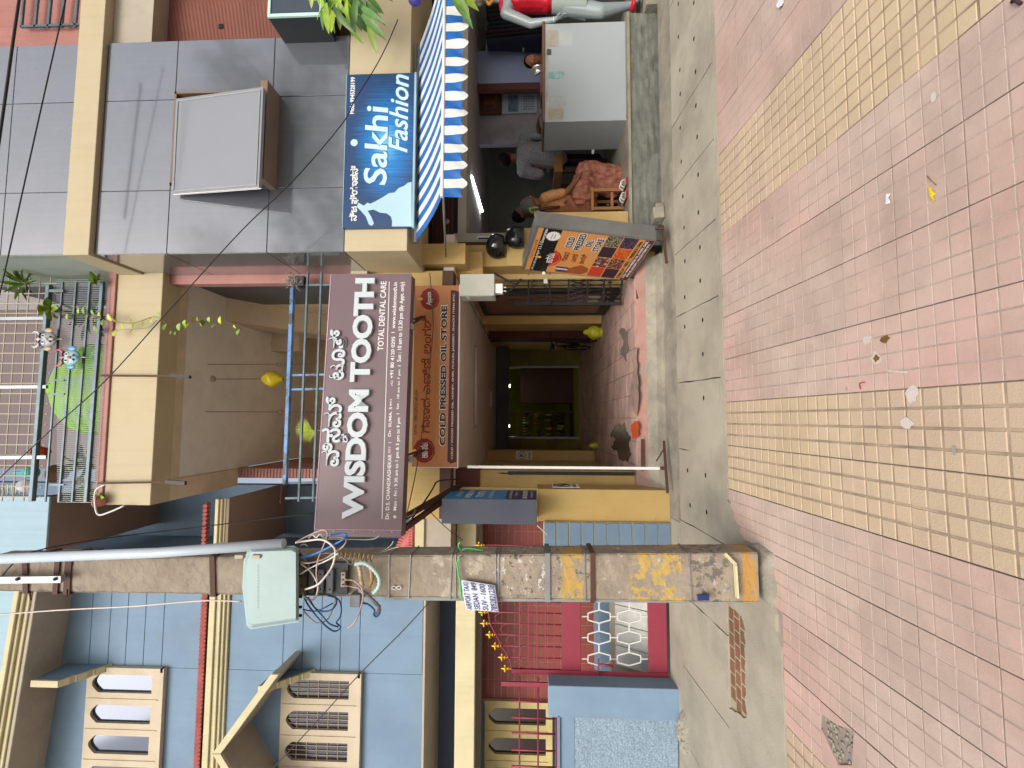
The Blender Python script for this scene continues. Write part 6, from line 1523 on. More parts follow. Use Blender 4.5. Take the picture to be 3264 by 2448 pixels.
for py in (1768, 1800, 1835, 1868, 1902, 1935, 1962): MB().tube([W(952, py, 2.81), W(962, py, 2.81)], .009, 8).done('gland', M_BLACK, jb)
for px in (830, 880): MB().box(*sorted((XX(1748, 2.75, px), XX(1738, 2.75, px))), 2.74, 2.77, ZZ(px + 12, 2.75, 1740), ZZ(px - 12, 2.75, 1740)).done('latch', M_BEIGE, jb)
tk_ = MB()
for k in range(26): tk_.bar(W(820 + (k % 3), 1802 + k * 5.4, 2.6985), W(824 + (k % 2) * 3, 1802 + k * 5.4, 2.6985), .0014, .001)
tk_.done('worn_lettering', mat('faded_ink', '#5c6a6c', bump=0), jb, kind='stuff')
# terminal plate with blocks
tp = thing('terminal_plate', 'dark plate with grey terminal blocks fixed to the pole under the junction box', 'terminal plate', tuple(W(1050, 1840, 2.9)))
def SC_(x, y): return 900 + .2411 * x, 1650 + .2411 * y
def plate(nm, x0, x1, y0, y1, Y0, Y1, m, **k):
    p, q = SC_(x0, y0), SC_(x1, y1); return MB().box(XX(q[1], Y0, p[0]), XX(p[1], Y0, p[0]), Y0 + DP, Y1 + DP, ZZ(q[0], Y0, p[1]), ZZ(p[0], Y0, p[1])).done(nm, m, tp, **k)
M_TG = mat('mid_grey_plastic', '#6e7176', rough=.5)
plate('back_plate', 330, 868, 590, 1010, 2.895, 2.918, mat('charcoal_plastic', '#34363b', rough=.5, var=.1))
for x0, x1 in ((350, 420), (470, 545), (583, 670)): plate('module', x0, x1, 695, 1000 if x0 < 500 else 1005, 2.868, 2.894, M_TG, bevel=.003, seg=1)
plate('terminal_block', 775, 828, 722, 918, 2.87, 2.894, M_BEIGE, bevel=.002, seg=1)
for x, y in ((502, 750), (502, 945), (625, 755), (625, 950), (800, 757), (800, 822), (800, 884)): MB().ball(W(*SC_(x, y), 2.867), .0055, 7, 4).done('screw', M_BLACK, tp)
plate('grey_box', 890, 1030, 1020, 1190, 2.86, 2.93, M_TG, bevel=.006)
# cables: (points on the enlargement, depth, radius, colour, label)
CC = {'white': mat('white_cable_pvc', '#c9bfb4', rough=.4, bump=0), 'pink': mat('pinkish_cable_pvc', '#a8918c', rough=.4, bump=0), 'blue': mat('blue_cable_pvc', '#2f6fb5', rough=.4, bump=0), 'navy': mat('navy_cable_pvc', '#1f3f66', rough=.4, bump=0), 'grey': mat('grey_cable_pvc', '#77746e', rough=.4, bump=0), 'brown': mat('brown_cable_pvc', '#5d5040', rough=.4, bump=0)}
cabs = [
 ([(170, 330), (300, 310), (520, 290), (660, 370), (700, 460), (660, 640), (560, 790), (460, 890), (300, 950)], 2.74, .0065, 'white', 'widest cream cable loop hanging out of the junction box'),
 ([(190, 320), (350, 235), (520, 165), (590, 190), (590, 260), (520, 430), (465, 580), (450, 740), (468, 900), (450, 1040), (380, 1090), (300, 1040), (250, 960), (180, 800)], 2.76, .005, 'pink', 'long pinkish cable loop on the right of the pole'),
 ([(250, 530), (400, 490), (600, 400), (800, 290), (850, 235), (780, 210), (620, 235)], 2.75, .0065, 'blue', 'bright blue cable loop right of the pole'),
 ([(620, 265), (780, 265), (845, 300), (800, 380), (680, 470), (520, 560), (340, 600), (250, 590)], 2.77, .005, 'pink', 'beige cable crossing above the terminal blocks'),
 ([(230, 750), (400, 650), (600, 560), (740, 470)], 2.76, .005, 'white', 'pale cable slanting across the terminal blocks'),
 ([(240, 610), (360, 700), (440, 820), (470, 930), (440, 1040), (390, 1080)], 2.77, .0045, 'white', 'thin pale cable curving over the first terminal block'),
 ([(290, 1010), (320, 1120), (440, 1290), (560, 1420), (680, 1500), (760, 1470), (770, 1440)], 2.80, .0055, 'navy', 'lowest navy cable loop left of the pole'),
 ([(340, 1050), (420, 1180), (520, 1290), (620, 1400), (740, 1445)], 2.80, .005, 'navy', 'middle navy cable loop left of the pole'),
 ([(360, 1100), (450, 1210), (560, 1240), (660, 1210), (715, 1130), (700, 1060), (600, 1030)], 2.80, .005, 'navy', 'small navy cable coil left of the terminal blocks'),
 ([(690, 1040), (760, 1110), (780, 1220), (760, 1320), (715, 1385), (760, 1430)], 2.80, .005, 'navy', 'navy cable hooking down beside the blue wall'),
 ([(270, 1210), (380, 1235), (460, 1230), (560, 1190), (670, 1130)], 2.80, .004, 'navy', 'thin navy cable crossing the left coil'),
 ([(280, 1230), (370, 1330), (450, 1390), (520, 1390), (600, 1340), (650, 1250), (690, 1120), (690, 1060)], 2.80, .004, 'grey', 'thin grey cable round the left coil'),
 ([(830, 820), (940, 830), (1020, 890), (1060, 960), (1065, 1060), (1040, 1180), (990, 1320), (920, 1420), (860, 1455)], 2.80, .0055, 'pink', 'grey-pink cable sweeping from the terminal block down left'),
 ([(835, 900), (920, 915), (1010, 935), (1060, 1000)], 2.82, .0045, 'pink', 'short cable under the terminal block'),
 ([(1060, 1130), (1120, 1140), (1180, 1180), (1220, 1230), (1210, 1280), (1245, 1310), (1290, 1260)], 2.80, .006, 'navy', 'dark cable round the loose conduit end'),
 ([(330, 700), (350, 620), (300, 560), (260, 480), (220, 430), (230, 380), (290, 350), (340, 380)], 2.78, .004, 'grey', 'small grey cable curl beside the junction box'),
 ([(180, 800), (220, 880), (260, 1000), (350, 1090), (390, 1095)], 2.75, .006, 'brown', 'brown cable hanging from the lid of the junction box'),
 ([(600, 285), (900, 288), (1180, 288), (1280, 240)], 3.1, .004, 'white', 'thin white cable running right towards the mauve board'),
 ([(1280, 470), (1380, 410), (1440, 360), (1465, 310)], 3.0, .003, 'white', 'thin white wire poking up right of the pole'),
 ([(1250, 500), (1330, 460), (1450, 410), (1550, 385)], 3.0, .003, 'white', 'frayed white wire beside the lean-to roof'),
 ([(350, 270), (400, 230), (450, 265), (500, 215), (550, 270), (590, 250)], 2.76, .004, 'white', 'crinkled white wire on top of the cable bundle'),
 ([(480, 500), (560, 470), (700, 480), (820, 540), (900, 620), (940, 560)], 2.80, .004, 'grey', 'teal-grey wire zigzag above the corrugated conduit'),
]
for pts, Y, r, c, lab in cabs:
    P_ = [W(*SC_(*q), Y + .02 * math.sin(i * 1.7)) for i, q in enumerate(pts)]
    tag(MB().tube(sweep(P_, 5), r, 6).done('loose_cable', CC[c]), lab, 'cable')
def corr(pts, Y, r, m, lab, pitch=.022):
    P_ = sweep([W(*SC_(*q), Y) for q in pts], 24); out = [P_[0]]; acc = 0
    for a, b in zip(P_, P_[1:]):
        acc += (b - a).length
        if acc > pitch / 2: out.append(b); acc = 0
    rr = [r * (1.0 if i % 2 else .68) for i in range(len(out))]
    tag(MB().tube(out, rr, 10).done('corrugated_conduit', m), lab, 'conduit')
corr([(960, 620), (1080, 600), (1200, 680), (1280, 800), (1270, 920), (1200, 1000)], 2.81, .0150, mat('teal_grey_conduit', '#a2b8b5', rough=.45, bump=0), 'pale teal corrugated conduit loop below the terminal blocks')
corr([(1010, 630), (1030, 720), (1040, 820), (1070, 920)], 2.85, .0155, mat('sand_conduit', '#b8a184', rough=.5, bump=0), 'sand coloured corrugated conduit stub inside the teal loop')
corr([(1160, 640), (1180, 740), (1180, 840), (1140, 920)], 2.86, .0140, mat('ochre_conduit', '#a5834f', rough=.5, bump=0), 'ochre corrugated conduit beside the sand coloured one')
corr([(1010, 950), (1100, 1010), (1200, 1100), (1280, 1190), (1250, 1290)], 2.83, .0150, mat('dusky_conduit', '#6f6c72', rough=.5, bump=0), 'dusky grey corrugated conduit end hanging left of the pole')
hx = []
for i in range(150):
    t = i / 149; c = W(*SC_(740 + 470 * t, 480 + 50 * t), 2.86); a = t * 6.283 * 8; hx.append(c + Vector((.022 * math.cos(a), .010 * math.sin(a) - .01, 0)) + Vector((0, 0, .004 * math.sin(a))))
tag(MB().tube(hx, .005, 6).done('coiled_wire', mat('khaki_wire', '#8f7b55', rough=.5, bump=0)), 'khaki wire wound in a loose spiral on the right face of the pole', 'wire')
gp = thing('green_ties', 'bright green plastic tape tied round the pole above the taxi placard', 'tape', tuple(W(1470, 1800, 2.9)))
M_GT = mat('bright_green_tape', '#4fae62', rough=.4, bump=0, var=.05)
for pts in ([(845, 350), (860, 330), (875, 300), (850, 260), (860, 235)], [(860, 320), (880, 280), (930, 275), (1000, 288)], [(840, 350), (850, 420), (860, 470), (865, 560)]):
    P_ = [W(1000 + .5425 * x, 1600 + .5425 * y, 2.90 if y > 320 else 3.0) for x, y in pts]; MB().tube(sweep(P_, 5), .006, 5).done('strand', M_GT, gp)
W = W0
# overhead wires
def wire(nm, pts, Y, r, m, lab, cat='wire'):
    P_ = [W(px, py, Y[i] if isinstance(Y, list) else Y) for i, (px, py) in enumerate(pts)]; tag(MB().tube(sweep(P_, 6), r, 5).done(nm, m), lab, cat)
wire('overhead_wire', [(1268, 62), (1230, 150), (1190, 225), (1130, 320), (1090, 395), (940, 570), (767, 738), (560, 965), (339, 1210), (160, 1372), (-40, 1560)], [4.35, 4.35, 4.3, 4.2, 4.1, 4.0, 4.0, 4.0, 4.0, 4.0, 4.0], .005, M_BLACK, 'long black wire sagging diagonally from the shop fascia to the upper balcony')
wire('overhead_wire', [(70, -60), (45, 110), (20, 290), (-10, 500)], 3.8, .012, M_BLACK, 'thickest black overhead cable at the very top corner')
wire('overhead_wire', [(225, -70), (130, 350), (30, 800), (-20, 1020)], 3.9, .006, M_BLACK, 'thin black overhead wire crossing the top of the grey cladding')
wire('service_cable', [(-20, 1960), (200, 1944), (430, 1932), (640, 1915), (770, 1917)], 3.15, .005, CC['white'], 'thin white cable running down left of the pole to the junction box', 'cable')
wire('service_cable', [(5, 1838), (50, 1790), (120, 1755), (260, 1728), (420, 1705), (700, 1672), (1000, 1636)], [3.1, 3.1, 3.3, 3.6, 3.9, 4.1, 4.15], .005, M_BLACK, 'black cable arching from the pole top to the mauve board', 'cable')
wire('overhead_wire', [(1385, 1900), (1290, 2005), (1150, 2145), (1010, 2300), (860, 2460)], 3.6, .004, M_BLACK, 'thin black wire slanting across the blue house front')
wire('overhead_wire', [(1365, 1625), (1420, 1680), (1475, 1722)], 4.7, .004, M_BLACK, 'short dark wire running from the truss to the pole')
wire('power_lead', [(1293, 1655), (1330, 1480), (1360, 1250), (1378, 1080), (1380, 1015), (1370, 870)], [4.5, 4.6, 4.8, 4.9, 5.0, 5.05], .005, CC['brown'], 'brown lead drooping across the orange oil sign', 'lead')
# ================================================================ helmets, foliage, litter
def helmet(c, ry, label, visor=False, rz=0):
    c = Vector(c); t = thing('motorcycle_helmet', label, 'helmet', tuple(c)); M_H = mat('black_helmet_shell', '#17181b', rough=.2, spec=.6, bump=0, var=.05)
    R_ = Matrix.Rotation(rz, 4, 'Z')
    def sh_(u, v):
        a = u * 6.283; th = v * 2.15; q = Vector((.125 * math.sin(th) * math.cos(a), .15 * math.sin(th) * math.sin(a), .13 * math.cos(th) + .02))
        if th > 1.6: q.z -= .01
        return c + R_ @ q
    MB().grid(sh_, 28, 16).done('shell', M_H, t, fix=False)
    MB().tube([c + R_ @ Vector((.106 * math.cos(a * .2618), .127 * math.sin(a * .2618), -.055)) for a in range(25)], .008, 6, cap=False).done('edge_rubber', M_BLACK, t)
    MB().grid(lambda u, v: c + R_ @ Vector((.1275 * math.sin(.95 + .6 * v) * math.cos(-2.6 + 2.06 * u), .153 * math.sin(.95 + .6 * v) * math.sin(-2.6 + 2.06 * u), .133 * math.cos(.95 + .6 * v) + .02)), 16, 6).done('visor', mat('smoky_visor', '#2a2f36', rough=.06, spec=.9, bump=0, var=0), t, fix=False)
    MB().ball(c + R_ @ Vector((.122, 0, 0)), (.012, .02, .02), 8, 5).done('visor_pivot', M_BLACK, t); MB().ball(c + R_ @ Vector((-.122, 0, 0)), (.012, .02, .02), 8, 5).done('visor_pivot', M_BLACK, t)
helmet(W(1590, 786, 5.36) , 0, 'glossy black helmet on top of the yellow masonry block', rz=.6)
helmet(W(1652, 757, 5.30) , 0, 'glossy black helmet resting on the standing sign beside the seated woman', rz=2.4)
# leafy branch hanging into the frame top right
br = thing('frangipani_branch', 'branch of long fresh leaves reaching in over the striped awning at the right edge', 'branch', tuple(W(1060, -60, 3.9)))
fl_ = [leaf_mesh('long_leaf_fresh', leafmat('fresh_leaf', '#7d9a2c'), .24, .055, .22, 8), leaf_mesh('long_leaf_deep', leafmat('deep_leaf', '#476a30'), .26, .052, .3, 8), leaf_mesh('long_leaf_lime', leafmat('lime_leaf', '#93a83a'), .17, .05, .2, 8)]
hub = [(1040, -40), (1085, -30), (1120, -60), (1010, -70), (1150, -110)]
MB().tube([W(950, -300, 3.8), W(1010, -150, 3.9), W(1060, -60, 3.9), W(1120, -60, 3.9)], .02, 7).done('twig', M_STEM, br)
tips = [(986, 20, 2), (1000, 50, 2), (1008, 68, 1), (1035, 88, 0), (1050, 92, 2), (1062, 92, 0), (1078, 90, 2), (1030, 60, 0), (1100, 72, 0), (1118, 100, 1), (1146, 125, 0), (1165, 100, 1), (1190, 158, 0), (1175, 60, 1), (1200, 55, 1), (1214, 104, 1), (1150, 50, 1), (1130, 20, 0), (1095, 30, 0), (1215, 20, 1), (1225, 50, 1), (1060, 40, 2), (1010, 10, 0), (1160, 80, 0), (1180, 0, 1), (1240, -30, 1), (1080, 60, 1), (1140, 75, 1), (1120, 50, 0), (1045, 30, 0), (1196, 30, 1), (1105, 95, 1)]
for i in range(28): tips.append((random.uniform(960, 1230), random.uniform(-190, 20), random.choice((0, 1, 2))))
for px, py, k in tips:
    h_ = random.choice(hub); Y0 = 3.9 + random.gauss(0, .10); tip = W(px, py, Y0 + random.gauss(-.05, .10))
    s = W(h_[0] + random.gauss(0, 8), h_[1] + random.gauss(0, 8), Y0); L = (.24, .26, .17)[k]; d_ = tip - s
    if d_.length > L * 1.25: s = tip - d_.normalized() * L * 1.1
    place(fl_[k], br, s, tip - s, (random.gauss(0, .6), -1, random.gauss(.2, .5)), max(.35, (tip - s).length / L))
# leaves overlapping the awning valance
b2 = thing('frangipani_branch', 'small spray of leaves hanging before the striped valance at the right edge', 'branch', tuple(W(1440, -60, 3.5)))
MB().tube([W(1300, -200, 3.5), W(1420, -50, 3.5)], .012, 6).done('twig', M_STEM, b2)
for px, py, k in ((1495, 60, 1), (1490, 30, 0), (1470, 5, 2), (1520, 15, 0), (1460, 25, 1), (1510, -10, 2)):
    s = W(1430, -45, 3.5); tip = W(px, py, 3.48); place(fl_[k], b2, s, tip - s, (0, -1, .2), (tip - s).length / (.24, .26, .17)[k])
# dark screen box at the upper right
sx = thing('screen_box', 'black box sign with pale green rim on the ribbed red wall at the right edge', 'box sign', tuple(W(930, 40, 4.2)))
x0_, z0_, z1_ = XX(58, 4.15, 900), ZZ(1030, 4.15, 20), ZZ(857, 4.15, 20)
MB().box(x0_, x0_ + .8, 4.15, 4.55, z0_, z1_).done('case', mat('gloss_black_box', '#1c2224', rough=.35, var=.1), sx, bevel=.003, seg=1)
M_RIMG = mat('pale_green_rim', '#b7d8cc', rough=.4, bump=0)
for a in ((x0_, x0_ + .03, z0_, z1_), (x0_ + .031, x0_ + .8, z1_ - .026, z1_), (x0_ + .031, x0_ + .8, z0_, z0_ + .026)): MB().box(a[0], a[1], 4.13, 4.149, a[2], a[3]).done('rim', M_RIMG, sx)
MB().box(x0_ + .031, x0_ + .8, 4.14, 4.149, z0_ + .027, z1_ - .027).done('screen', mat('slate_screen', '#3d4650', rough=.25, bump=0), sx)
tag(MB().ball(W(1322, -2, 4.0), (.06, .05, .06), 12, 8).done('purple_balloon', mat('purple_rubber', '#4a3f8c', rough=.3)), 'purple ball hanging above the awning at the right edge', 'ball')
# litter on the pavement
def flat(nm, px, py, pts, m, label, cat, h=.0025, curl=0):
    o = G(px, py); mb = MB(); vs = [sl(o.x + a, o.y + b, .0015 + curl * abs(math.sin(i * 2.1))) for i, (a, b) in enumerate(pts)]
    mb.add(vs + [v + Vector((0, 0, h)) for v in vs], [list(range(len(vs))), list(range(len(vs), 2 * len(vs)))] + [(i, (i + 1) % len(vs), len(vs) + (i + 1) % len(vs), len(vs) + i) for i in range(len(vs))])
    return tag(mb.done(nm, m), label, cat)
def blob(n, rx, ry, j=.25): return [(rx * math.cos(i / n * 6.283) * (1 + random.uniform(-j, j)), ry * math.sin(i / n * 6.283) * (1 + random.uniform(-j, j))) for i in range(n)]
M_LITW = mat('paper_white', '#c9c9cf', rough=.6, bump=.2); M_SPL = mat('dried_white_splash', '#b8aea6', var=.1, bump=.3); M_SPB = mat('dried_brown_splash', '#6e5028', rough=.4, var=.3, scale=30, bump=.4)
flat('paper_scrap', 2834, 634, [(-.022, -.006), (-.01, -.012), (.004, -.004), (.018, -.012), (.024, .004), (.008, .006), (-.004, .012), (-.02, .01)], M_LITW, 'small white paper scrap between the yellow leaf and the pole on the pink tiles', 'paper', curl=.006)
flat('fallen_leaf', 2968, 617, [(-.038, -.010), (-.015, -.004), (.01, .0), (.035, .012), (.022, -.006), (.0, -.014), (-.012, -.024), (-.018, -.012), (-.034, -.02)], mat('bright_yellow_leaf', '#d3b513', rough=.5, bump=.1), 'bright yellow torn leaf lying on the pink tiles', 'leaf', curl=.004)
tag(MB().tube([sl(*G(2988, 590).xy, .004), sl(*G(2978, 575).xy, .012), sl(*G(2958, 560).xy, .004)], .0015, 5).done('dry_stalk', M_STEM), 'thin dry stalk beside the bright yellow leaf', 'stalk')
flat('white_disc', 2977, 309, blob(14, .02, .012, .05), M_SPL, 'pale oval spot of dried gum on the pink tiles at the right', 'gum spot', .0012)
flat('paper_scrap', 2494, 9, blob(9, .03, .03, .3), M_LITW, 'crumpled white wrapper at the right edge of the pavement', 'wrapper', .008, curl=.012)
flat('dried_splash', 2823, 1080, blob(12, .016, .024, .4), M_SPB, 'dark brown dried splash on the pink tile near the yellow strip', 'splash', .002)
o_ = flat('dried_splash', 2794, 1143, blob(14, .028, .030, .3), M_SPL, 'whitish dried splash with brown centre beside the dark one', 'splash', .002)
flat('dried_splash_core', 2796, 1143, blob(9, .014, .016, .4), M_SPB, 'brown crust in the middle of the whitish splash', 'splash', .004)
flat('dried_splash', 2766, 1083, blob(16, .02, .024, .5), M_SPL, 'faint speckled white splash above the brown one', 'splash', .001)
flat('trampled_paste', 2908, 1257, blob(13, .034, .03, .3), M_SPL, 'largest off-white paste smear at the edge of the yellow tiles', 'smear', .0025)
flat('trampled_paste', 2894, 1349, blob(11, .02, .034, .3), M_SPL, 'second off-white paste smear fully on the yellow tiles', 'smear', .002)
flat('dried_trickle', 2862, 1190, [(-.004, -.05), (.004, -.05), (.012, .0), (.02, .05), (.012, .05), (.004, .0)], M_SPL, 'thin dried white trickle joining the splash and the paste smear', 'trickle', .001)
tag(MB().bar(sl(*G(2745, 1240).xy, .004), sl(*G(2742, 1222).xy, .004), .004, .003).bar(sl(*G(2742, 1222).xy, .004), sl(*G(2760, 1218).xy, .004), .004, .003).done('red_clip', mat('red_plastic', '#a3202c', bump=0)), 'tiny bent red plastic strip just off the yellow tiles', 'strip')
flat('grey_stain', 3043, 1434, blob(10, .016, .010, .3), mat('grey_lump', '#8d8681', bump=.3), 'dull grey scrap stuck on a yellow tile in the foreground', 'scrap', .002)
tag(MB().tube([sl(*G(3236, 6).xy, .01), sl(*G(3250, -4).xy, .02), sl(*G(3262, 12).xy, .006)], .006, 6).done('twig', mat('dark_twig', '#3a1f22')), 'dark reddish twig at the bottom right corner of the pavement', 'twig')
for i, (px, py) in enumerate(((2463, 694), (2575, 893), (2700, 1240), (2220, 1010), (2165, 1210), (2290, 960), (2545, 1900), (2130, 480))):
    s_ = flat('pebble', px, py, blob(7, .006, .005, .3), M_CONC2, 'tiny grit crumb on the pavement', 'grit', .004); s_['group'] = 'grit crumbs scattered on the pavement'
# slab rubble by the standing sign foot: broken block
bb = thing('broken_block', 'broken concrete blocks at the corner of the shop platform behind the sign foot', 'blocks', tuple(W(2100, 690, 4.98)))
for k, (px, py, w_, d_, h_, a_) in enumerate(((2092, 688, .13, .14, .11, .2), (2125, 668, .11, .08, .06, -.4), (2075, 668, .09, .10, .05, .5), (2122, 700, .10, .07, .04, .9))):
    c = W(px, py, 4.98 + .05 * (k % 2)); zg = .30 + .0; mb = MB().box(-w_ / 2, w_ / 2, -d_ / 2, d_ / 2, 0, h_ + (c.z - .42 if c.z > .42 else 0)); R_ = Matrix.Rotation(a_, 4, 'Z')
    mb.v = [Vector((c.x, c.y, SL * c.y + .002)) + R_ @ (v + Vector((random.gauss(0, .006), random.gauss(0, .006), 0))) for v in mb.v]; mb.done('block', M_CONC2, bb, bevel=.008)

# ================================================================ people and the shop mannequin
def fused(nm, mb, m, parent, vox=.012, sm=4, disp=0, dsc=20):
    me = mb.data('tmp'); o = bpy.data.objects.new('tmp', me); COL.objects.link(o)
    md = o.modifiers.new('r', 'REMESH'); md.mode = 'VOXEL'; md.voxel_size = vox; md.use_smooth_shade = True
    m2_ = o.modifiers.new('s', 'SMOOTH'); m2_.iterations = sm; m2_.factor = .6
    dg = bpy.context.evaluated_depsgraph_get(); me2 = bpy.data.meshes.new_from_object(o.evaluated_get(dg)); bpy.data.objects.remove(o)
    off = org(parent)
    if disp:
        nn3 = [v.normal.copy() for v in me2.vertices]
        for v, q in zip(me2.vertices, nn3): v.co += q * disp * noise.noise((v.co.x * dsc, v.co.y * dsc, v.co.z * dsc * .45))
    for v in me2.vertices: v.co -= off
    for p_ in me2.polygons: p_.use_smooth = True
    me2.materials.clear(); me2.materials.append(m); return link(nm, me2, parent, off)
def cap(mb, pts, rs, n=12):
    pts = [Vector(p) for p in pts]
    for (a, b, r0, r1) in zip(pts, pts[1:], rs, rs[1:]):
        mb.tube([a, b], [r0, r1], n)
    for p, r in zip(pts, rs): mb.ball(p, r, 12, 8)
    return mb
def hand(mb, wrist, d, side, palm_up=(0, 0, 1), s=1.0, curl=.35):
    w_ = Vector(wrist); d = Vector(d).normalized(); n_ = Vector(palm_up).normalized(); x = d.cross(n_).normalized() * side; n_ = x.cross(d) * side
    mb.ball(w_ + d * .045 * s, (.022 * s, .022 * s, .022 * s), 8, 6); cap(mb, [w_, w_ + d * .07 * s + x * .012 * s], [.022 * s, .020 * s], 8); cap(mb, [w_ + x * -.006, w_ + d * .07 * s - x * .018 * s], [.020 * s, .016 * s], 8)
    for k, (o_, L) in enumerate(((.030, .07), (.010, .08), (-.010, .075), (-.028, .058))):
        b = w_ + d * .075 * s + x * o_ * s; c = b + d * L * .55 * s - n_ * L * curl * .3 * s; e = c + d * L * .45 * s - n_ * L * curl * s; cap(mb, [b, c, e], [.0088 * s, .008 * s, .0068 * s], 7)
    b = w_ + d * .025 * s + x * .022 * s; cap(mb, [b, b + (d * .6 + x * .7) * .04 * s, b + (d * 1.0 + x * .6) * .065 * s], [.011 * s, .010 * s, .008 * s], 7)
def head(mb, c, f, s=1.0, skull=True):
    # c: head centre, f: facing direction
    c = Vector(c); f = Vector(f).normalized(); z = Vector((0, 0, 1)); r = f.cross(z).normalized()
    R_ = Matrix((r, f, z)).transposed()
    mb.ball(c + z * .018 * s, (.076 * s, .094 * s, .098 * s), 16, 11, rot=R_); mb.ball(c + f * .022 * s - z * .045 * s, (.056 * s, .066 * s, .070 * s), 14, 9, rot=R_)
    mb.ball(c + f * .045 * s - z * .095 * s, (.030 * s, .028 * s, .022 * s), 8, 6, rot=R_)
    mb.tube([c + f * .085 * s + z * .015 * s, c + f * .108 * s - z * .025 * s, c + f * .088 * s - z * .036 * s], [.007 * s, .014 * s, .009 * s], 7)
    mb.tube([c + f * .086 * s - z * .058 * s + r * .02 * s, c + f * .093 * s - z * .056 * s, c + f * .086 * s - z * .058 * s - r * .02 * s], [.005 * s, .009 * s, .005 * s], 6)
    for q in (-1, 1):
        mb.ball(c + r * q * .077 * s - z * .01 * s, (.010 * s, .020 * s, .030 * s), 8, 6, rot=R_); mb.ball(c + f * .080 * s + r * q * .03 * s + z * .028 * s, (.020 * s, .010 * s, .007 * s), 8, 5, rot=R_)
def eyes(c, f, parent, s=1.0):
    c = Vector(c); f = Vector(f).normalized(); z = Vector((0, 0, 1)); r = f.cross(z).normalized()
    for q in (-1, 1): MB().ball(c + f * .084 * s + r * q * .031 * s + z * .010 * s, .0095 * s, 8, 6).done('eye', M_WPR, parent); MB().ball(c + f * .092 * s + r * q * .031 * s + z * .010 * s, .0045 * s, 7, 5).done('pupil', M_BPR, parent)
def skin(nm, c): return mat(nm, c, rough=.5, var=.06, bump=.05)
# --- seated woman, seen from her left side, facing right
wm_ = thing('person', 'woman in orange blouse and rust sari sitting on a wooden stool at the shop front', 'person', (2.55, 5.62, ZP))
SK = skin('brown_skin', '#7a4c34'); Yw = 5.66
def PW(px, py, dy=0): p = W(px, py, Yw + dy); return p
hip = PW(1850, 640); chest = PW(1765, 642); neck = PW(1722, 648); hd = PW(1690, 650); kn = PW(1868, 545); kn2 = kn + Vector((.02, .20, -.01)); ft = PW(1996, 585); ft2 = ft + Vector((.03, .16, 0)); ft.z = ft2.z = ZP + .07
shn = neck + Vector((.00, -.15, -.06)); shf = neck + Vector((.02, .16, -.06)); eln = PW(1806, 612, -.20); wrn = PW(1838, 575, -.16)
bd = MB(); cap(bd, [hip, (hip + chest) / 2, chest, neck + Vector((0, 0, -.05))], [.13, .115, .125, .06]); cap(bd, [shn, chest + Vector((0, 0, .06)), shf], [.055, .11, .055]); cap(bd, [neck - Vector((0, 0, .03)), hd - Vector((0, 0, .06))], [.045, .045])
cap(bd, [shn, eln, wrn], [.050, .038, .026]); cap(bd, [shf, shf + Vector((.12, .05, -.22)), wrn + Vector((.02, .30, .02))], [.050, .038, .026]); hand(bd, wrn, (1, .25, -.5), 1, (0, -.4, 1)); hand(bd, wrn + Vector((.02, .30, .02)), (1, -.25, -.4), -1, (0, .3, 1))
cap(bd, [hip + Vector((0, -.08, 0)), kn, ft], [.10, .065, .04]); cap(bd, [hip + Vector((0, .08, 0)), kn2, ft2], [.10, .065, .04])
for q in (ft, ft2): cap(bd, [q + Vector((-.03, 0, -.03)), q + Vector((.07, -.03, -.045)), q + Vector((.13, -.05, -.05))], [.032, .028, .020])
fdir = Vector((.93, .25, -.12)); head(bd, hd, fdir)
fused('body', bd, SK, wm_, .011, 3)
bl_ = MB(); cap(bl_, [PW(1812, 645), chest, neck - Vector((0, 0, .085))], [.125, .138, .065]); cap(bl_, [shn, chest + Vector((0, 0, .065)), shf], [.064, .118, .064]); cap(bl_, [shn, shn.lerp(eln, .8)], [.062, .054]); cap(bl_, [shf, shf + Vector((.08, .035, -.15))], [.062, .054])
fused('blouse', bl_, mat('orange_print_blouse', '#b98355', var=.35, scale=55, bump=.2, rough=.8), wm_, .012, 3, .004, 18)
sr = MB(); cap(sr, [PW(1815, 648), hip, hip + Vector((.06, 0, -.04))], [.135, .165, .165]); cap(sr, [hip + Vector((0, -.08, .0)), kn + Vector((0, -.01, .0)), PW(1945, 560), PW(1992, 575)], [.145, .115, .125, .12]); cap(sr, [hip + Vector((0, .08, 0)), kn2, kn2 + Vector((.0, 0, -.3)), ft2 + Vector((0, 0, .06))], [.145, .11, .12, .11])
cap(sr, [kn + Vector((0, .1, -.03)), PW(1990, 565) + Vector((0, .1, .02))], [.13, .14]); cap(sr, [PW(1880, 590), PW(1960, 600)], [.10, .11])
fused('sari', sr, mat('rust_sari_cloth', '#8a5544', var=.55, scale=16, bump=.35, bscale=20, rough=.75, dirt=.5, dcol='#a0705a', dscale=6), wm_, .010, 1, .030, 22)
dp = MB(); cap(dp, [shf + Vector((-.02, -.03, .02)), chest + Vector((-.10, 0, -.04)), PW(1835, 665), PW(1872, 660)], [.05, .085, .115, .12]); fused('sari_end', dp, mat('ochre_brown_sari_cloth', '#8a5738', var=.3, scale=10, bump=.3, rough=.8), wm_, .012, 2, .014, 22)
hr = MB(); hr.ball(hd + Vector((-.022, -.004, .028)), (.088, .088, .098), 16, 11); fused('hair', hr, mat('grey_hair', '#5d5b5b', spec=.15, rough=.8, var=.3, scale=40, bump=.5, bscale=90), wm_, .010, 2)
bn = hd + Vector((-.085, -.02, -.05)); MB().ball(bn, (.04, .045, .042), 12, 8).done('hair_bun', MATS['grey_hair'], wm_)
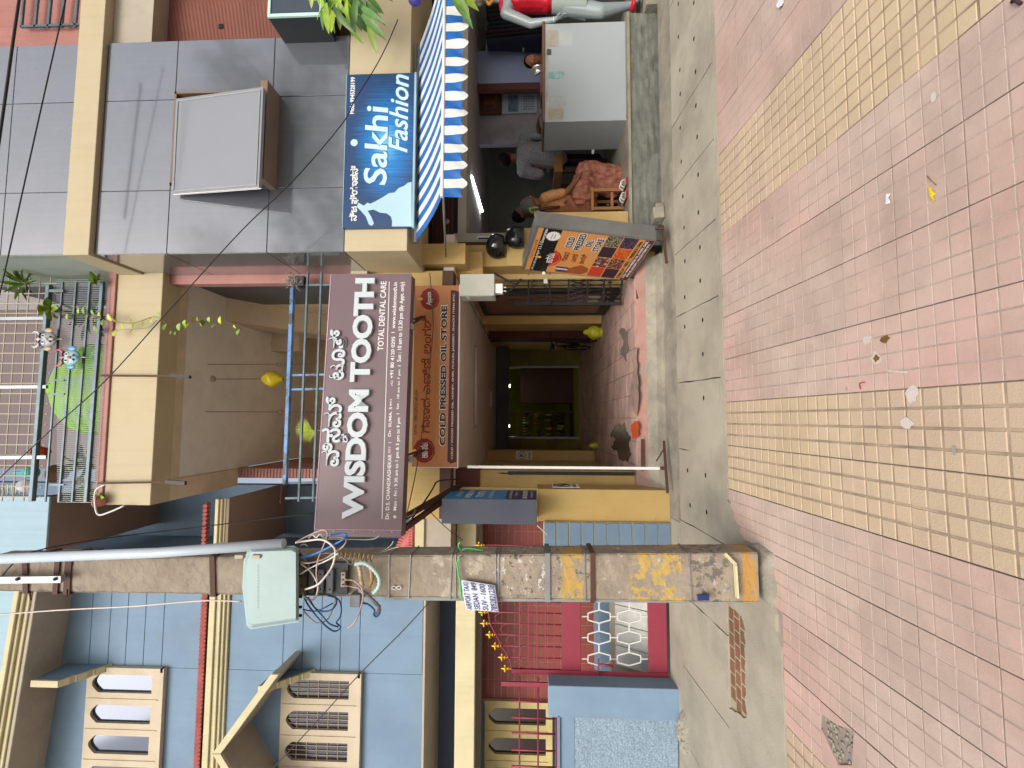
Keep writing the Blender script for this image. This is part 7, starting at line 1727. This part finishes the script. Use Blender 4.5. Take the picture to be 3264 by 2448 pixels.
for k in range(26):
    a = k * 2.4; p = bn + Vector((.018 * math.cos(a) - .02, -.045 + .01 * math.sin(a * 3), .045 * math.sin(a))); place(L1, wm_, p, (math.cos(a), -.6, math.sin(a)), (0, -1, 0), .35, name='garland_leaf')
MB().tube(sweep([bn + Vector((-.01, -.03, -.02)), bn + Vector((-.02, -.06, -.10)), bn + Vector((-.01, -.08, -.22)), bn + Vector((.0, -.07, -.30))], 6), [.016] * 19, 7).done('plait', M_DARKW, wm_)
eyes(hd, fdir, wm_)
# stool and sandals
so = thing('wooden_stool', 'dark wooden stool under the seated woman', 'stool', (2.5, 5.6, ZP))
q0, q1 = XX(673, 5.48, 1890), XX(600, 5.48, 1890); zs_ = ZZ(1884, 5.48, 640)
MB().box(q0, q1, 5.46, 5.82, zs_ - .03, zs_).done('seat', M_WOOD, so, bevel=.004)
for x in (q0 + .015, q1 - .04):
    for y in (5.475, 5.78): MB().box(x, x + .035, y, y + .035, ZP + .004, zs_ - .031).done('leg', M_WOOD, so)
MB().box(q0 + .05, q1 - .05, 5.48, 5.505, ZP + .12, ZP + .15).done('stretcher', M_WOOD, so); MB().box(q0 + .05, q1 - .05, 5.785, 5.81, ZP + .12, ZP + .15).done('stretcher', M_WOOD, so)
for k, (px, py) in enumerate(((2011, 590), (2012, 630))):
    c = W(px, py, 5.33); c.z = ZP + .012; t = thing('sandal', ('white strapped sandal with red sole, nearer the counter', 'white strapped sandal with red sole, nearer the yellow low wall')[k], 'sandal', tuple(c))
    MB().box(c.x - .045, c.x + .045, c.y - .10, c.y + .12, c.z - .008, c.z + .012).done('sole', MATS['red_rubber'], t, bevel=.006); MB().box(c.x - .04, c.x + .04, c.y - .095, c.y + .115, c.z + .0125, c.z + .016).done('insole', M_BEIGE, t)
    for yy in (-.04, .03): MB().tube([c + Vector((.044 * math.cos(a * .5236), yy, .012 + .045 * math.sin(a * .5236))) for a in range(7)], .007, 6).done('strap', M_WPR, t)
# --- man in grey patterned shirt behind the counter, back towards us
mn = thing('person', 'man in a grey patterned shirt seen from behind beside the white counter', 'person', (3.4, 6.4, ZP)); Ym = 6.35
def PM(px, py, dy=0): return W(px, py, Ym + dy)
hh = PM(1616, 507); nk = PM(1650, 498); ch = PM(1690, 492); hp = PM(1762, 500); s1_ = PM(1668, 548); s2_ = PM(1672, 445, .12)
bd = MB(); cap(bd, [hp, (hp + ch) / 2, ch, nk - Vector((0, 0, .05))], [.15, .14, .15, .07]); cap(bd, [s1_, ch + Vector((0, 0, .07)), s2_], [.07, .12, .07]); cap(bd, [nk - Vector((0, 0, .04)), hh - Vector((0, 0, .05))], [.058, .056])
cap(bd, [s1_, PM(1722, 556, .02), PM(1742, 512, .14)], [.055, .045, .03]); e2 = PM(1724, 432, -.05); w2 = PM(1716, 402, -.16); w2.z = cz1 + .07; cap(bd, [s2_, e2, w2], [.055, .042, .03]); hand(bd, w2, (.8, -.6, -.1), 1); hand(bd, PM(1742, 512, .14), (.8, .3, -.2), 1)
cap(bd, [hp + Vector((.0, .06, -.02)), hp + Vector((.32, .25, -.03)), Vector((hp.x + .36, hp.y + .25, ZP + .08))], [.11, .075, .05]); cap(bd, [hp + Vector((-.1, .1, -.02)), hp + Vector((.18, .42, -.03)), Vector((hp.x + .2, hp.y + .45, ZP + .08))], [.11, .075, .05])
fd = Vector((.75, .60, -.2)); head(bd, hh, fd, 1.05); fused('body', bd, skin('deep_brown_skin', '#5e3a2a'), mn, .012, 3)
stt = MB(); cap(stt, [PM(1772, 500), hp, (hp + ch) / 2, ch, nk - Vector((0, 0, .10))], [.16, .168, .158, .165, .075]); cap(stt, [s1_, ch + Vector((0, 0, .07)), s2_], [.085, .13, .085]); cap(stt, [s1_, s1_.lerp(PM(1722, 556, .02), .95)], [.08, .072]); cap(stt, [s2_, s2_.lerp(e2, .9)], [.08, .07])
fused('shirt', stt, mat('grey_patterned_shirt', '#77777a', var=.45, scale=75, bump=.3, bscale=25, rough=.85), mn, .013, 2, .014, 14)
hr = MB(); hr.ball(hh - fd.normalized() * .022 + Vector((0, 0, .03)), (.090, .095, .098), 16, 11); fused('hair', hr, mat('black_hair', '#14100f', spec=.1, rough=.8, var=.2, scale=50, bump=.5, bscale=90), mn, .010, 2)
tr_ = MB(); cap(tr_, [hp + Vector((0, .02, -.06)), hp + Vector((.32, .25, -.05)), Vector((hp.x + .36, hp.y + .25, ZP + .12))], [.15, .095, .075]); cap(tr_, [hp + Vector((-.1, .1, -.05)), hp + Vector((.18, .42, -.05)), Vector((hp.x + .2, hp.y + .45, ZP + .12))], [.13, .095, .075]); fused('trousers', tr_, mat('dark_trousers', '#1d1d22', rough=.9), mn, .014, 3)
sb2 = thing('wooden_bench', 'high wooden bench the shirted man sits on', 'bench', tuple(PM(1790, 515)))
za_, zb_ = ZZ(1792, 6.3, 515), ZZ(1766, 6.3, 515); MB().box(XX(547, 6.2, 1780), XX(455, 6.2, 1780), 6.2, 6.7, za_, zb_).done('seat', M_WOOD, sb2, bevel=.004)
for x in (XX(545, 6.2, 1780), XX(460, 6.2, 1780)):
    for y in (6.22, 6.64): MB().box(x, x + .04, y, y + .04, ZP, za_ - .001).done('leg', M_DARKW, sb2)
# --- person in the dark behind the woman
p3 = thing('person', 'dark haired person in dark clothes half hidden behind the seated woman', 'person', (2.6, 6.0, ZP)); Y3 = 6.05
h3_ = W(1662, 682, Y3); bd = MB(); c3 = h3_ - Vector((0, 0, .42)); hp3 = h3_ - Vector((0, -.02, .72)); cap(bd, [hp3, c3, h3_ - Vector((0, 0, .18))], [.15, .15, .06]); cap(bd, [h3_ - Vector((0, 0, .17)), h3_ - Vector((0, 0, .06))], [.05, .05])
cap(bd, [c3 + Vector((-.17, 0, .1)), c3 + Vector((-.2, -.03, -.14)), c3 + Vector((-.08, -.2, -.24))], [.06, .045, .03]); cap(bd, [c3 + Vector((.17, 0, .1)), c3 + Vector((.2, -.03, -.14)), c3 + Vector((.08, -.2, -.24))], [.06, .045, .03]); cap(bd, [c3 + Vector((-.17, 0, .1)), c3 + Vector((.17, 0, .1))], [.06, .06])
hand(bd, c3 + Vector((-.08, -.2, -.24)), (.7, -.5, -.3), 1); hand(bd, c3 + Vector((.08, -.2, -.24)), (-.7, -.5, -.3), -1)
for q in (-1, 1): cap(bd, [hp3 + Vector((q * .09, 0, 0)), hp3 + Vector((q * .12, -.32, .0)), Vector((hp3.x + q * .12, hp3.y - .32, ZP + .06)), Vector((hp3.x + q * .12, hp3.y - .44, ZP + .03))], [.09, .065, .04, .03])
fd3 = Vector((.55, -.8, -.25)); head(bd, h3_, fd3); fused('body', bd, MATS['deep_brown_skin'], p3, .013, 3); eyes(h3_, fd3, p3)
cc = MB(); cap(cc, [hp3, c3, h3_ - Vector((0, 0, .21))], [.165, .165, .07]); cap(cc, [c3 + Vector((-.17, 0, .1)), c3 + Vector((.17, 0, .1))], [.075, .075])
for q in (-1, 1): cap(cc, [c3 + Vector((q * .17, 0, .1)), c3 + Vector((q * .2, -.03, -.14))], [.072, .06]); cap(cc, [hp3 + Vector((q * .09, 0, 0)), hp3 + Vector((q * .12, -.32, .0)), Vector((hp3.x + q * .12, hp3.y - .32, ZP + .12))], [.12, .085, .07])
fused('dark_clothes', cc, mat('dark_shirt', '#1b1c22', rough=.9), p3, .014, 2, .01, 12); hr = MB(); hr.ball(h3_ - fd3.normalized() * .025 + Vector((0, 0, .03)), (.092, .095, .098), 16, 11); fused('hair', hr, MATS['black_hair'], p3, .011, 2)
tag(MB().box(2.4, 2.95, 5.98, 6.3, ZP, hp3.z - .15).done('dark_seat', M_BLACK, bevel=.01), 'dark low seat in the gloom behind the seated woman', 'seat')
# --- person peeping over the counter
p4 = thing('person', 'dark haired person whose face shows just above the white counter top', 'person', (4.4, 6.2, ZP)); h4_ = W(1698, 193, 6.15); bd = MB(); c4 = h4_ - Vector((0, 0, .40)); hp4 = h4_ - Vector((0, 0, .66))
cap(bd, [hp4, c4, h4_ - Vector((0, 0, .17))], [.14, .14, .055]); cap(bd, [h4_ - Vector((0, 0, .16)), h4_ - Vector((0, 0, .05))], [.046, .046])
for q in (-1, 1):
    cap(bd, [c4 + Vector((q * .15, 0, .1)), c4 + Vector((q * .19, -.02, -.12)), c4 + Vector((q * .08, -.16, -.18))], [.055, .042, .028]); hand(bd, c4 + Vector((q * .08, -.16, -.18)), (-q * .7, -.5, 0), -q)
    cap(bd, [hp4 + Vector((q * .08, 0, 0)), hp4 + Vector((q * .11, -.2, .0)), Vector((hp4.x + q * .11, hp4.y - .2, ZP + .05))], [.085, .06, .04])
fd4 = Vector((-.35, -.9, -.1)); head(bd, h4_, fd4, .95); fused('body', bd, skin('light_brown_skin', '#9a6648'), p4, .012, 3); eyes(h4_, fd4, p4, .95)
cc = MB(); cap(cc, [hp4, c4, h4_ - Vector((0, 0, .20))], [.155, .155, .065]); [cap(cc, [c4 + Vector((q * .15, 0, .1)), c4 + Vector((q * .19, -.02, -.12))], [.068, .055]) for q in (-1, 1)]; fused('dark_clothes', cc, MATS['dark_shirt'], p4, .014, 2)
hr = MB(); hr.ball(h4_ - fd4.normalized() * .028 + Vector((0, 0, .034)), (.084, .086, .088), 16, 11); fused('hair', hr, MATS['black_hair'], p4, .011, 2)
# --- mannequin
mq = thing('mannequin', 'grey mannequin in a red top and grey skirt standing right of the counter', 'mannequin', (4.7, 5.35, .49)); Yq = 5.36
def PQ(px, py, dy=0): return W(px, py, Yq + dy)
M_MQ = mat('grey_mannequin_lacquer', '#8f9a9c', rough=.28, var=.03, bump=0, spec=.5)
sL, sR = PQ(1612, 42), PQ(1612, -52); nkq = PQ(1588, -6); chq = PQ(1655, -4); wq = PQ(1735, 0); hpq = PQ(1800, 0); eL = PQ(1694, 76, -.02); wL = PQ(1768, 62, -.12)
kL, kR = PQ(1915, 36, -.05), PQ(1915, -34); aL, aR = PQ(2012, 18, .0), PQ(2014, -52, .02)
bd = MB(); cap(bd, [hpq, wq, chq, nkq], [.155, .105, .13, .05]); cap(bd, [sL, chq + Vector((0, 0, .10)), sR], [.055, .10, .055]); cap(bd, [nkq, nkq + Vector((0, 0, .12))], [.047, .045]); head(bd, nkq + Vector((0, 0, .23)), (-.1, -1, 0))
cap(bd, [sL, eL, wL], [.066, .052, .028]); cap(bd, [sR, PQ(1694, -90), PQ(1768, -74, -.1)], [.066, .052, .028]); hand(bd, wL, (.25, -.25, -1), 1, (.9, -.1, .2), 1.05, .2); hand(bd, PQ(1768, -74, -.1), (0, -.2, -1), -1, (-1, 0, 0))
cap(bd, [hpq + Vector((-.08, 0, -.02)), kL, aL], [.11, .085, .042]); cap(bd, [hpq + Vector((.08, 0, -.02)), kR, aR], [.11, .085, .042])
for q in (aL, aR): cap(bd, [q, q + Vector((-.02, -.09, -.055)), q + Vector((-.03, -.16, -.075))], [.036, .028, .018])
fused('body', bd, M_MQ, mq, .010, 3)
tpq = MB(); cap(tpq, [PQ(1745, 0), wq, chq, chq + Vector((0, 0, .08))], [.145, .135, .150, .11]); cap(tpq, [PQ(1602, 26), PQ(1602, -36)], [.045, .045]); fused('red_top', tpq, mat('bright_red_satin', '#b5182a', rough=.35, var=.15, scale=9, bump=.4, bscale=18), mq, .011, 2, .008, 16)
sk = MB()
def skf(u, v): a = u * 6.283; p = PQ(1758, 0).lerp(PQ(1866, 0), v); r = (.150 + .075 * v) * (1 + .04 * math.sin(a * 7) * v); return p + Vector((r * math.cos(a), r * .8 * math.sin(a), 0))
sk.grid(skf, 48, 12).done('skirt', mat('grey_green_skirt', '#8b9690', rough=.6, var=.06, bump=.15), mq, fix=False)
rod(mq, 'stand_rod', M_GREY, .012, hpq + Vector((0, .12, -.2)), Vector((hpq.x, hpq.y + .14, .50))); MB().lathe((hpq.x, hpq.y + .1, .487), [(0, .012), (.14, .012), (.15, 0)], 20).done('stand_base', M_GREY, mq)
for p in (wL,): MB().tube([p + Vector((.026 * math.cos(a * .5236), .026 * math.sin(a * .5236), .01)) for a in range(13)], .005, 5, cap=False).done('wrist_joint', M_WPR, mq)
mg = thing('marigold_garland', 'string of yellow marigold flowers beside the mannequin shoulder', 'garland', tuple(PQ(1545, 10)))
for k in range(16): MB().ball(PQ(1522 + k * 3.2, -14 + 24 * math.sin(k * .7) * .4 + k * 1.6, -.1), .018, 8, 6).done('flower', mat('marigold', '#c98d1e', var=.3, scale=60, bump=.5), mg)
tag(MB().ball(W(2018, 20, 5.25), (.06, .09, .03), 10, 6).done('red_shoe', mat('bright_red_satin', '#b5182a')), 'red shoe by the mannequin foot at the right edge', 'shoe')
# ---- tree over the road behind the viewer: it is what the glossy cladding mirrors
tr = thing('street_tree', 'leafy street tree across the road mirrored in the grey cladding', 'tree', (9.5, -5, -.2))
MB().tube([(9.5, -5, -.2), (9.3, -5, 3), (9.1, -4.8, 6.5), (8.6, -4.6, 9.5)], [.3, .24, .18, .08], 10).done('trunk', M_STEM, tr)
cm = MB()
cl0 = [Vector((8.2 + random.gauss(0, 1.7), -5 + random.gauss(0, 1.0), 8.8 + random.gauss(0, 1.3))) for _ in range(34)]
for i in range(3800):
    c = random.choice(cl0) + Vector((random.gauss(0, .42), random.gauss(0, .42), random.gauss(0, .36))); a = Vector((random.gauss(0, 1), random.gauss(0, 1), random.gauss(0, 1))).normalized() * .13; b = a.orthogonal().normalized() * .05
    cm.add([c - a, c - b, c + a, c + b], [(0, 1, 2, 3)])
cm.done('crown', M_LFD, tr, fix=False, kind='stuff')
